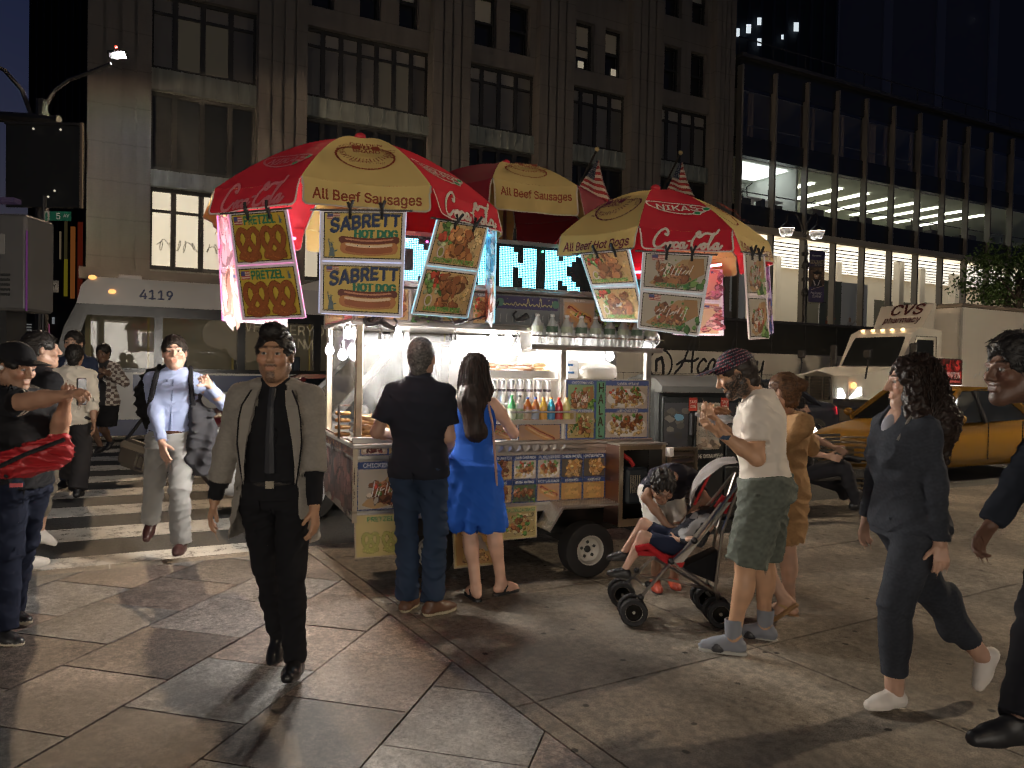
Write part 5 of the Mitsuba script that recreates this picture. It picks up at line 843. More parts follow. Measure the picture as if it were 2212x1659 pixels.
# sausages, skewers, pretzels, bags
def link(name, label, pts, r, c, group, cat_='sausage'): P = smooth_line(pts, 4); n = len(P); rr = r*np.clip(np.minimum(np.arange(n), np.arange(n)[::-1])*.5+.35, 0, 1); k = thing(name, label, cat_, group); scene.pop(k, None); _used[name] -= 1; kk = put(name, tube([CTM[:3, :3]@np.array(q)+CTM[:3, 3] for q in P], rr, 8, c), 'm_gloss', smooth=True, label=label, cat_=cat_, group=group)
r = np.random.default_rng(6)
for i in range(26):
    a = r.uniform(1.06, 1.40); z = 1.578+.026*(i//9); b = r.uniform(.16, .36); t = r.uniform(-.5, .5); l = .065
    link('sausage', 'glossy red sausage in the pile on the upper tray', [(a-l*math.cos(t), b-l*math.sin(t), z), (a, b, z+.006), (a+l*math.cos(t), b+l*math.sin(t), z)], .0125, W(.36, .13, .06)*r.uniform(.7, 1.5), 'sausages piled on the upper tray')
for i in range(12):
    a = r.uniform(1.43, 1.56); z = 1.58+.025*(i//5); b = r.uniform(.16, .34); link('meat_skewer', 'browned meat skewer on the right of the upper tray', [(a-.05, b, z), (a, b+.02, z+.004), (a+.05, b+.03, z)], .014, W(.35, .16, .05)*r.uniform(.6, 1.3), 'meat skewers on the upper tray', 'skewer')
for i in range(16):
    z = 1.085+.022*(i//2); x0 = .10+.12*(i % 2)+r.uniform(-.01, .01); t = np.linspace(0, 2*np.pi, 15); k = nm('soft_pretzel')
    _used['soft_pretzel'] -= 1; put('soft_pretzel', tube([CTM[:3, :3]@np.array([x0+.07*math.cos(q), .12+.07*math.sin(q)*(1+.25*math.cos(2*q)), z+.008*math.sin(2*q+i)])+CTM[:3, 3] for q in t], .0135, 7, W(.34, .18, .06)*r.uniform(.7, 1.5), cap=False), 'm_gloss', smooth=True, label='brown soft pretzel in the stack behind the front left glass', cat_='pretzel', group='soft pretzels stacked behind the front left glass')
ph = thing('pretzel_hook', 'steel hook rail with pretzels at the cart\'s left corner', 'rack')
put('rail', tube([C(-.03, .03, 1.09), C(-.10, .06, 1.09), C(-.10, .06, 1.32), C(-.03, .03, 1.32)], .008, 6, ST), 'm_chrome', parent=ph)
for i in range(4): put('pretzel', tube([C(-.06+.045*math.cos(q), .14+.045*math.sin(q), 1.11+.05*i) for q in np.linspace(0, 6.28, 13)], .013, 6, W(.38, .2, .07)*r.uniform(.7, 1.3), cap=False), 'm_gloss', parent=ph, smooth=True)
def sack(name, label, a, b, z, s, c, cat_): 
    t = trimesh.creation.icosphere(3, 1.0); v = t.vertices.copy(); n = meshkit.fbm(v*2.2+a*9, 3, 3); v *= (.8+.4*n)[:, None]; v = np.sign(v)*np.abs(v)**.8; v = v*np.array(s); v[:, 2] = np.maximum(v[:, 2], -s[2]*.7)
    put(name, Me(v@CTM[:3, :3].T+C(a, b, z+s[2]*.7), t.faces, c), 'm_satin', smooth=True, label=label, cat_=cat_)
sack('paper_bag_stack', 'white paper bags heaped in the glazed box above the halal panel', 1.98, .2, 1.526, (.22, .13, .085), (.8, .76, .68), 'bags'); sack('white_bag', 'white plastic bag by the meat skewers under the bottle shelf', 1.52, .42, 1.57, (.11, .09, .10), (.82, .8, .76), 'bag')
nb = thing('napkin_box', 'white napkin box with blue marks at the left of the glazed box', 'box'); put('case', box(1.70, 1.80, .10, .22, 1.526, 1.68, (.8, .78, .75), .006).at(CTM), 'm_satin', parent=nb); put('mark', cat(box(1.70, 1.75, .098, .099, 1.63, 1.645, (.05, .15, .4)), box(1.70, 1.76, .098, .099, 1.57, 1.585, (.05, .15, .4))).at(CTM), 'm_print', parent=nb)
for a, w_, h_, c, lb in ((1.30, .09, .13, (.75, .72, .7), 'white paper notice taped beside the bottle shelf'),): put('paper_notice', box(a-.06, a-.06+w_, -.01, -.006, 1.745, 1.745+h_, c).at(CTM), 'm_print', label=lb, cat_='notice')
# clamp lamps and wiring under the canopy
for px, py, s, lb in ((805, 700, 1, 'black clamp lamp bundle at the front left of the canopy'), (838, 706, -1, 'small black clamp lamp right of the front left corner'), (992, 695, 1, 'black clamp lamp above the bulb between the two customers'), (1125, 690, 1, 'black clamp lamp at the left end of the bottle row'), (1400, 738, -1, 'black clamp lamp at the right end of the bottle row')):
    a, z = cp(px, py, -.05); k = thing('clamp_lamp', lb, 'lamp'); p = C(a, -.06, z); dx = CD*.05*s
    put('shade', tube([p-dx-[0, 0, .012], p, p+dx+[0, 0, .03]], [.012, .02, .026], 10, BLACK), 'm_satin', parent=k); put('clip', tube([p-dx, p-dx*1.3+[0, 0, .03], p-dx*.8+[0, 0, .06]], .008, 5, BLACK), 'm_satin', parent=k)
    if s > 0 and px < 900: put('cord', cat([tube([C(a+r.uniform(-.08, .08), -.045, z+.05), C(a+r.uniform(-.08, .1), -.055, z-.03), C(a+r.uniform(-.06, .08), -.05, z+.03), C(a+.05, -.03, z+.07)], .004, 4, BLACK) for _ in range(9)]), 'm_satin', parent=k)
put('power_cable', tube([C(*q) for q in ((.45, -.035, 1.95), (.6, -.04, 1.925), (.8, -.045, 1.94), (1.0, -.04, 2.0), (1.05, -.03, 2.1))], .006, 5, BLACK), 'm_satin', label='black power cable looping below the canopy pictures', cat_='cable')
put('wire_coil', cat([tube([C(2.44+.03*math.cos(q), -.03+.02*i, 1.86+.05*math.sin(q)+.02*i) for q in np.linspace(0, 6.28, 13)], .004, 4, (.35, .3, .26)) for i in range(4)]), 'm_satin', label='coil of wire hanging at the right end of the bottle shelf', cat_='wire')

# ---------------------------------------------------------------- LED sign
ls = thing('led_sign', 'long LED display spelling DRINK in cyan lights on the cart roof', 'led sign')
cb('board', box(.08, 1.90, .02, .12, 2.19, 2.555, (.006, .012, .014)), m='m_satin', parent=ls)
cb('rail', box(.06, 1.92, .0, .13, 2.19, 2.215, ST), box(.06, 1.92, .0, .13, 2.535, 2.565, ST), box(.06, .08, .0, .13, 2.215, 2.535, ST), box(1.90, 1.92, .0, .13, 2.215, 2.535, ST), *[sph((.1+.11*i, -.002, 2.203), .008, (.75, .65, .45)) for i in range(17)], parent=ls)
LEDF = {'D': ['11111100', '11111110', '11100111', '11100111', '11100111', '11100111', '11111110', '11111100'], 'R': ['11111110', '11100111', '11100111', '11111110', '11111100', '11101110', '11100111', '11100111'], 'I': ['111']*8, 'N': ['11100111', '11110111', '11110111', '11111111', '11101111', '11101111', '11100111', '11100111'], 'K': ['11100111', '11101110', '11111100', '11111000', '11111000', '11111100', '11101110', '11100111']}
pt, on, dim_ = .0128, [], []
for ch, px in (('D', 838), ('R', 937), ('I', 1036), ('N', 1082), ('K', 1181)):
    a = cp(px, 570)[0]
    for j, row in enumerate(LEDF[ch]):
        for i, v in enumerate(row):
            if v == '1': on += [(a+(i*3+di)*pt, 2.512-(j*3+dj)*pt) for di in range(3) for dj in range(3)]
on_s = set((round(a/pt), round(z/pt)) for a, z in on)
def dots(L, r, n=6):
    ang = np.arange(n)*2*np.pi/n; q = np.array([[r*math.cos(t), 0, r*math.sin(t)] for t in ang]); v = np.vstack([np.array([a, .017, z])+q for a, z in L]); v = v.reshape(-1, n, 3); v = v.reshape(-1, 3)
    f = np.vstack([[k*n, k*n+j, k*n+j+1] for k in range(len(L)) for j in range(1, n-1)]); return Me(v, f, (.6, .8, .8)).at(CTM)
put('led', dots(on, .0049), 'm_matte', parent=ls, emit=W(.16, .68, .95)*7, wt=3, kind='stuff')
put('halo_panel', dots([(a, z) for a, z in on], .0001, 3), 'm_matte', parent=ls, kind='stuff') if False else None
off = [(.1+pt*i, 2.225+pt*j) for i in range(145) for j in range(24)]; put('unlit_led', dots(off[::2], .003, 4), 'm_satin', parent=ls, kind='stuff') if False else None
for a, c in ((.35, (.5, .1, 1)), (.5, (1, .1, .7)), (1.42, (.1, .9, .5))): put('accent_led', sph(C(a, .01, 2.50), .010, n=1), 'm_matte', parent=ls, emit=W(*c)*3, wt=.05)

# ---------------------------------------------------------------- umbrellas
RED, YELL = (.52, .025, .04), (.62, .45, .17)
def umbrella(label, cx, cy, R, rot, zr, rise, cols, flap=.18, arts=None, post_b=0.05, first=0):
    k = thing('umbrella', label, 'umbrella'); c = np.array([cx, cy, 0.0]); n = 8
    dirs = [np.array([math.sin(rad(rot-22.5+45*i)), -math.cos(rad(rot-22.5+45*i)), 0]) for i in range(n+1)]
    def pos(i, u, t, off=0.0):          # u across the panel 0..1, t from rim 0 to peak 1
        d = dirs[i]*(1-u)[:, None]+dirs[i+1]*u[:, None]; rr = 1-t; z = zr+rise*(1-rr**1.75)
        P = c+d*(R*rr)[:, None]; P[:, 2] = z-.045*4*u*(1-u)*rr*(1-.4*rr)+off*.8; P += nrm(dirs[i]+dirs[i+1])*(np.ones(len(u))*off*.6)[:, None]; return P
    def flp(i, u, y, off=0.0):          # y from 0 down to -flap
        d = dirs[i]*(1-u)[:, None]+dirs[i+1]*u[:, None]; dn = nrm(dirs[i]+dirs[i+1]); P = c+d*R; P[:, 2] = zr+y-.028*4*u*(1-u)*(1+y/flap)
        wv = .012*np.sin(7*u+2.3*i)+.010*np.sin(15*u+1.1*i); P += dn*(-.05*y/flap*1.0+wv*(-y/flap)-(0.0))[:, None]*1.0; return P+dn*(np.ones(len(u))*off)[:, None]
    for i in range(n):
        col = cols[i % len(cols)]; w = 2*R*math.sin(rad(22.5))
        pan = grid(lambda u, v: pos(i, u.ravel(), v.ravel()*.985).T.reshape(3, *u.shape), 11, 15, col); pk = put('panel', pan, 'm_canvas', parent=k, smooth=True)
        sh = sg.box(.012, -flap, w-.012, 0).buffer(-.03).buffer(.03, quad_segs=3).union(sg.box(.006, -.05, w-.006, 0)); fm_ = Pr(.001, .001); fm_.L = []; fm_.z = 0; fm_.poly(sh, col, 0)
        edge = Pr(.001, .001); edge.L = []; edge.poly(sh.boundary.difference(sg.box(0, -.02, w, .1)).buffer(.006, quad_segs=1), (.62, .55, .5) if col is RED else (.45, .40, .33))
        put('flap', bend(cat(fine(fm_.me(), .06), fine(edge.me(), .06)), lambda x, y, z: flp(i, np.clip(x/w, 0, 1), y, .002+z*6) if True else 0), 'm_canvas', parent=k, smooth=False)
        if arts and i in arts:
            for kind, pr_, lo in arts[i](w):
                m_ = fine(pr_.me(), .05)
                if lo: put('print', bend(m_, lambda x, y, z: flp(i, np.clip(x/w, 0, 1), y, .004+z*5)), 'm_print', parent=k)
                else:
                    def fn(x, y, z): t = y/(R*.98); ww = w*(1-t); return pos(i, np.clip(.5+(x-w/2)/np.maximum(ww, .05), 0, 1), t, .003+z*5)
                    put('print', bend(m_, fn), 'm_print', parent=k)
    for i in range(n): put('rib', tube([c+dirs[i]*R*(1-t)+[0, 0, zr+rise*(1-(1-t)**1.75)-.012] for t in np.linspace(0, .97, 8)], .006, 5, (.3, .3, .3)), 'm_satin', parent=k)
    put('pole', cyl((cx, cy, 1.9 if post_b else 0), (cx, cy, zr+rise), .018, 8, (.5, .48, .45)), 'm_chrome', parent=k); put('finial', sph((cx, cy, zr+rise+.02), .035, RED, 1, (1.2, 1.2, .9)), 'm_satin', parent=k, smooth=True)
    return flp, pos
BRN = (.25, .05, .025)
def blank(): p = Pr(.001, .001); p.L = []; return p
def art_y(text, tc=BRN):
    def f(w):
        p = blank(); p.text(text, w/2, -.135, .072, tc, bold=True, maxw=w*.84); e = blank(); cx, cy, rx, ry = w/2, .29, .19, .15
        e.poly(sg.Point(0, 0).buffer(1, quad_segs=10).difference(sg.Point(0, 0).buffer(.93, quad_segs=10)).__class__([(0, 0), (1, 0), (0, 1)]).buffer(0) if False else sa.translate(sa.scale(sg.Point(0, 0).buffer(1, quad_segs=12).difference(sg.Point(0, 0).buffer(.93, quad_segs=12)), rx, ry, origin=(0, 0)), cx, cy), tc)
        for t in np.arange(44)*2*np.pi/44: e.line([(cx+rx*.72*math.cos(t), cy+ry*.72*math.sin(t)), (cx+rx*.95*math.cos(t), cy+ry*.95*math.sin(t))], .006, tc)
        e.text('GOLDEN', cx, cy+.028, .036, tc, maxw=rx*1.15); e.rect(cx-.085, cy-.028, cx-.035, cy+.022, tc); e.rect(cx+.035, cy-.028, cx+.085, cy+.022, tc); e.text('D', cx, cy-.028, .05, tc); e.text('BRAND', cx, cy-.072, .036, tc, maxw=rx*1.15); e.text('BROOKLYN N.Y. 11211', cx, cy-ry-.035, .022, tc, bold=False, maxw=.22)
        return [('t', p, 1), ('l', e, 0)]
    return f
def art_r(faded=0):
    wc = (.66, .56, .48) if not faded else (.58, .16, .18)
    def f(w):
        p = blank(); s_ = w*.74/4.7; g = sa.affine_transform(script('coca', .088, .18), [s_, 0, 0, s_*1.05, w*.11, -.16]); p.poly(g, wc); e = blank(); cx, cy, rx, ry = w/2, .26, .235, .078
        e.poly(sa.rotate(sa.translate(sa.scale(sg.Point(0, 0).buffer(1, quad_segs=12).difference(sa.scale(sg.Point(0, 0).buffer(1, quad_segs=12), .93, .82)), rx, ry, origin=(0, 0)), cx, cy), -8), wc); e.text('NIKAS', cx-.005, cy-.038, .075, wc, maxw=rx*1.45, shear=.1)
        for dx, dy, c in ((.14, -.07, (.05, .28, .12)), (.175, -.035, wc), (.22, -.03, (.05, .28, .12))): e.ell(cx+dx, cy+dy, .034, .026, wc, n=12); e.ell(cx+dx, cy+dy, .024, .017, c if c is not wc else (.5, .03, .04), n=10)
        return [('t', p, 1), ('l', e, 0)]
    return f
U1 = umbrella('big red and yellow umbrella over the left end of the cart', -1.119, 5.528, 1.0, 14.4, 2.71, .50, [YELL, RED], .175, {0: art_y('All Beef Sausages'), 1: art_r(), 7: art_r(1)})
U2 = umbrella('red and yellow umbrella over the right end of the cart', 1.148, 6.36, .9, 5.2, 2.635, .45, [RED, YELL], .171, {0: art_r(), 7: art_y('All Beef Hot Dogs', (.16, .03, .06)), 1: art_y('All Beef Sausages')})
U3 = umbrella('taller red and yellow umbrella standing behind the other two', -.10, 7.35, .98, 17, 3.17, .36, [(.50, .36, .14), (.17, .018, .028)], .27, {0: art_y('All Beef Sausages')}, post_b=0)  # the shade it stands in is put into these darker canvas colours

# ---------------------------------------------------------------- picture signs clipped to the umbrellas
PINK, CYAN, VIO = W(1, .13, .6), W(.14, .72, 1.0), W(.75, .35, 1)
def hang(label, TL, TR, BR, BL, draws, edge, e=1.2, clips=True, gap=.028, bow=.0, frame=(.7, .66, .66)):
    k = thing('picture_sign', label, 'sign'); tl, tr, br, bl = (V(*q) for q in (TL, TR, BR, BL)); w = np.linalg.norm(tr-tl); h = np.linalg.norm(tl-bl); n = nrm(np.cross(br-bl, tl-bl)); fn0 = onquad(bl, br, tr, tl, w, h)
    fn = lambda x, y, z: fn0(x, y, z)+n*(bow*np.sin(np.pi*np.clip(y/h, 0, 1)))[:, None]
    put('frame', bend(fine(box(-.012, w+.012, -.012, h, -.008, -.001, frame), .2), fn), 'm_satin', parent=k)
    hh = (h-gap)/2
    for i, d in enumerate(draws):
        p = Pr(w-.016, hh-.012, (.05, .04, .03)); d(p, w-.016, hh-.012, i); y0 = (0 if i else hh+gap)+.004
        put('poster', bend(p.me(), lambda x, y, z: fn(x+.008, y+y0, z+.001)), 'm_print', parent=k)
    ed = [box(-.0155, -.0122, -.012, h, -.008, .002), box(w+.0122, w+.0155, -.012, h, -.008, .002), box(0, w, hh+gap*.40, hh+gap*.55, .0, .003), box(0, w, -.0155, -.0122, -.008, .002)]
    put('glow_edge', bend(cat([fine(q, .25) for q in ed]), fn), 'm_matte', parent=k, emit=edge*e, wt=.35)
    if clips:
        for t in (.33, .72):
            a = fn(np.array([w*t]), np.array([h*1.0]), np.array([.006]))[0]; up = nrm(tl-bl); sx_ = nrm(tr-tl)
            put('clip', cat(tube([a-up*.05, a+up*.01, a+up*.05-sx_*.012], .0095, 6, BLACK), tube([a-up*.02, a+up*.015+n*.02, a+up*.055+sx_*.016+n*.03], .0085, 6, BLACK)), 'm_satin', parent=k)
        put('bar', bend(box(-.07, w+.05, h-.002, h+.008, .0, .01, (.06, .05, .05)), fn), 'm_satin', parent=k)
def flagp(p, x, y, w, h):
    for i in range(7): p.rect(x, y+h*i/7, x+w, y+h*(i+1)/7, (.42, .08, .08) if i % 2 == 0 else (.6, .5, .4))
    p.rect(x, y+h*3/7, x+w*.45, y+h, (.08, .08, .2))
def liberty(p, x, y, s):
    c = (.10, .14, .15); p.poly(sg.Polygon([(x-.16*s, y), (x+.2*s, y), (x+.14*s, y+.45*s), (x+.05*s, y+.62*s), (x-.1*s, y+.5*s)]), c); p.ell(x, y+.68*s, .07*s, .09*s, c); p.line([(x-.08*s, y+.5*s), (x-.18*s, y+.98*s)], .06*s, c); p.ell(x-.18*s, y+1.02*s, .05*s, .06*s, (.3, .22, .06)); p.line([(x+.1*s, y+.3*s), (x+.32*s, y+.38*s)], .07*s, c)
    for t in (-.7, -.35, 0, .35, .7): p.line([(x, y+.72*s), (x+.15*s*math.sin(t), y+.72*s+.16*s*math.cos(t))], .02*s, c)
def d_pretzel(p, w, h, i):
    p.rect(.006, .006, w-.006, h-.006, (.50, .36, .05)); flagp(p, w*.04, h*.78, w*.16, h*.17); liberty(p, w*.9, h*.76, h*.17)
    p.text('PRETZEL', w*.52, h*.77, h*.17, (.02, .10, .06), maxw=w*.6); p.text('PRETZEL', w*.515, h*.775, h*.17, (.03, .2, .10), maxw=w*.58)
    for x in (.27, .73): pretzel(p, w*x, h*.40, h*.42, (.30, .09, .03))
def d_sab(p, w, h, i):
    p.rect(.006, .006, w-.006, h-.006, (.62, .44, .11)); flagp(p, w*.04, h*.85, w*.16, h*.12)
    for o, c in ((.03, (.30, .22, .07)), (.008, (.012, .03, .10)), (.0, (.012, .03, .10)), (-.008, (.012, .03, .10))):
        def arc(v):
            x, y = v[:, 0], v[:, 1]; b = .575+.155*np.clip(x*1.6, 0, 1); hh = .26+.06*(1-x); return np.column_stack([w*(.07+.90*x)+o*w*.5, h*(b-.03+(hh*.95)*y)+o*h])
        p.text('SABRETT', 0, 0, .1, c, fn=arc)
    [p.text('HOT DOG', w*.66+dx, h*.45, h*.165, (.015, .17, .09), maxw=w*.56) for dx in (-.004, 0, .004)]
    cx, cy = w*.58, h*.2
    for dy, wd, c, f in ((.10, .11, (.42, .13, .05), 1.0), (.17, .075, (.15, .03, .015), 1.16), (.185, .018, (.55, .22, .12), 1.0), (-.01, .125, (.50, .19, .06), 1.0), (-.035, .06, (.36, .10, .03), .9), (.065, .03, (.75, .55, .35), .95)):
        p.poly(sg.LineString(smooth_line([(cx-.30*w*f, cy+dy*h+.035*h), (cx-.1*w, cy+dy*h), (cx+.1*w, cy+dy*h), (cx+.30*w*f, cy+dy*h+.035*h)])).buffer(wd*h, quad_segs=6), c)
    liberty(p, w*.1, h*.03, h*.36)
def d_food(kind, text, seed, tc=(.10, .38, .07)):
    def f(p, w, h, i):
        kd = kind if isinstance(kind, str) else kind[i]; tx = text if isinstance(text, str) else text[i]
        food(p, kd, .006, .006, w-.006, h-.006, seed+i*7)
        if tx: p.text(tx, w*.47, h*.05, h*.1, (.05, .12, .03), maxw=w*.84); p.text(tx, w*.468, h*.055, h*.1, tc, maxw=w*.84)
        if kd == 'gyro' and tx: flagp(p, w*.1, h*.8, w*.2, h*.16)
    return f
def d_tint(bg, bl, seed, n=60):
    def f(p, w, h, i): p.rect(0, 0, w, h, bg); blobs(p, np.random.default_rng(seed+i), n, 0, h*.1, w, h*.85, w*.16, bl); flagp(p, w*.55, h*.82, w*.3, h*.12)
    return f
dp = d_pretzel; ds = d_sab
hang('pretzel picture sign clipped to the left umbrella', (497, 462, 4.74), (616, 452, 4.58), (655, 682, 4.55), (527, 687, 4.70), [dp, dp], PINK, .9)
hang('hot dog picture sign with blue lettering at the front of the left umbrella', (697, 455, 4.47), (873, 457, 4.60), (864, 680, 4.55), (694, 672, 4.44), [ds, ds], VIO*.5+CYAN*.5, .9)
hang('chicken and lamb over rice sign clipped to the right of the left umbrella', (948, 474, 4.80), (1052, 490, 5.15), (1008, 683, 5.1), (894, 674, 4.75), [d_food(('chicken', 'lamb'), ('CHICKEN OVER RICE', 'LAMB OVER RICE'), 1)]*2, CYAN, .9)
hang('narrow cyan drink sign seen edge on at the right of the left umbrella', (1040, 482, 5.9), (1070, 488, 5.45), (1066, 694, 5.4), (1041, 690, 5.85), [d_tint((.16, .45, .6), [(.5, .65, .75), (.1, .35, .6)], 5, 26), d_tint((.5, .42, .2), [(.45, .12, .08), (.6, .6, .65)], 7, 26)], CYAN, .8, clips=False)
hang('pink lit picture sign at the far left of the left umbrella', (472, 466, 5.0), (514, 470, 5.5), (524, 692, 5.5), (483, 688, 5.0), [d_tint((.6, .2, .3), [(.65, .3, .4), (.5, .1, .2)], 9, 30), d_tint((.65, .3, .25), [(.6, .2, .15), (.7, .5, .45)], 11, 30)], PINK, 1.4, clips=False)  # the pink light is also put into the poster colours
hang('blue lit chicken and lamb sign on the left of the right umbrella', (1256, 548, 5.71), (1356, 538, 5.49), (1390, 692, 5.45), (1302, 690, 5.67), [d_food(('lamb', 'lamb'), ('CHICKEN OVER RICE', 'LAMB OVER RICE'), 13)]*2, CYAN, .9)
hang('chicken gyro picture sign at the front of the right umbrella', (1393, 544, 5.40), (1534, 551, 5.43), (1506, 722, 5.40), (1381, 705, 5.37), [d_food('gyro', 'CHICKEN GYRO', 17, (.05, .25, .08))]*2, CYAN*.6+.3, .35)
hang('pink lit picture sign behind the chicken gyro sign', (1512, 578, 6.93), (1557, 582, 6.84), (1556, 722, 6.84), (1462, 720, 6.93), [d_tint((.62, .26, .2), [(.65, .2, .3), (.6, .12, .14)], 21), d_tint((.65, .36, .22), [(.6, .12, .14), (.7, .3, .3)], 23)], PINK, .6, clips=False)  # poster colours carry the pink light as a tint as well
hang('narrow sandwich picture sign on the right of the right umbrella', (1609, 546, 5.62), (1650, 552, 5.85), (1660, 727, 5.81), (1620, 729, 5.58), [d_food('gyro', '', 28)]*2, W(1, .55, .45), .25)
hang('narrow violet picture sign at the far right of the right umbrella', (1645, 556, 6.21), (1660, 558, 6.48), (1670, 716, 6.48), (1655, 720, 6.21), [d_tint((.45, .25, .55), [(.5, .2, .5), (.6, .5, .6)], 31, 20), d_tint((.4, .3, .6), [(.1, .15, .5), (.6, .4, .5)], 33, 20)], VIO, .35, clips=False)
hang('red lettered price sign below the pretzel sign', (527, 655, 5.6), (617, 668, 5.9), (617, 702, 5.9), (515, 690, 5.6), [lambda p, w, h, i: (p.rect(0, 0, w, h, (.55, .07, .1)), p.text('Onion · Cheese · Sauerkraut · Relish', w/2, h*.2, h*.5, (.75, .65, .65), maxw=w*.94))]*2, PINK, .3, clips=False)
# strips of coloured light under the umbrellas
for nm_, P_, c, e, lb in (('pink', [(-1.95, 5.35, 2.60), (-2.02, 5.75, 2.60), (-1.75, 6.15, 2.60)], PINK, 3.5, 'pink light strip under the left rim of the left umbrella'), ('cyan', [(-.22, 5.55, 2.58), (-.32, 6.0, 2.58)], CYAN, 6, 'cyan light strip under the right rim of the left umbrella'), ('pink', [(1.76, 6.57, 2.52), (1.44, 7.1, 2.52), (1.08, 7.2, 2.52)], W(1, .22, .35), 9, 'red light strip under the back rim of the right umbrella'), ('cyan', [(.40, 6.1, 2.52), (.56, 5.8, 2.52)], CYAN, 5, 'cyan light strip under the left rim of the right umbrella')):
    put('light_strip', tube(P_, .012, 6, (.8, .8, .8)), 'm_matte', emit=c*e, wt=1.0, label=lb, cat_='light')

# ---------------------------------------------------------------- steam over the grill
n_ = (26, 22, 22); zz, yy, xx = np.meshgrid(np.linspace(0, 1, n_[2]), np.linspace(0, 1, n_[1]), np.linspace(0, 1, n_[0]), indexing='ij')
den = np.clip(meshkit.fbm(np.stack([xx*5+zz*1.2, yy*5, zz*3.2], -1), 4, 5)*2.6-.75, 0, 2)*np.clip(np.minimum(xx, 1-xx)*6, 0, 1)*np.clip(np.minimum(yy, 1-yy)*6, 0, 1)*np.clip(zz*5, 0, 1)*np.clip((1-zz)*9, 0, 1)*(.35+1.1*zz)
STM = np.array(CTM)@np.array([[1.12, 0, 0, .04], [0, 1.0, 0, .14], [0, 0, .74, 1.14], [0, 0, 0, 1.0]])
scene['steam_medium'] = {'type': 'heterogeneous', 'albedo': .97, 'scale': 1.1, 'sigma_t': {'type': 'gridvolume', 'grid': mi.VolumeGrid(den[..., None].astype(np.float32)), 'to_world': T(STM.tolist()), 'filter_type': 'trilinear'}}
scene['steam'] = {'type': 'cube', 'to_world': T((STM@np.array([[.5, 0, 0, .5], [0, .5, 0, .5], [0, 0, .5, .5], [0, 0, 0, 1.0]])).tolist()), 'bsdf': {'type': 'null'}, 'interior': {'type': 'ref', 'id': 'steam_medium'}}
labels['steam'] = {'label': 'white steam rising from the grill inside the food cart', 'category': 'steam', 'kind': 'stuff'}
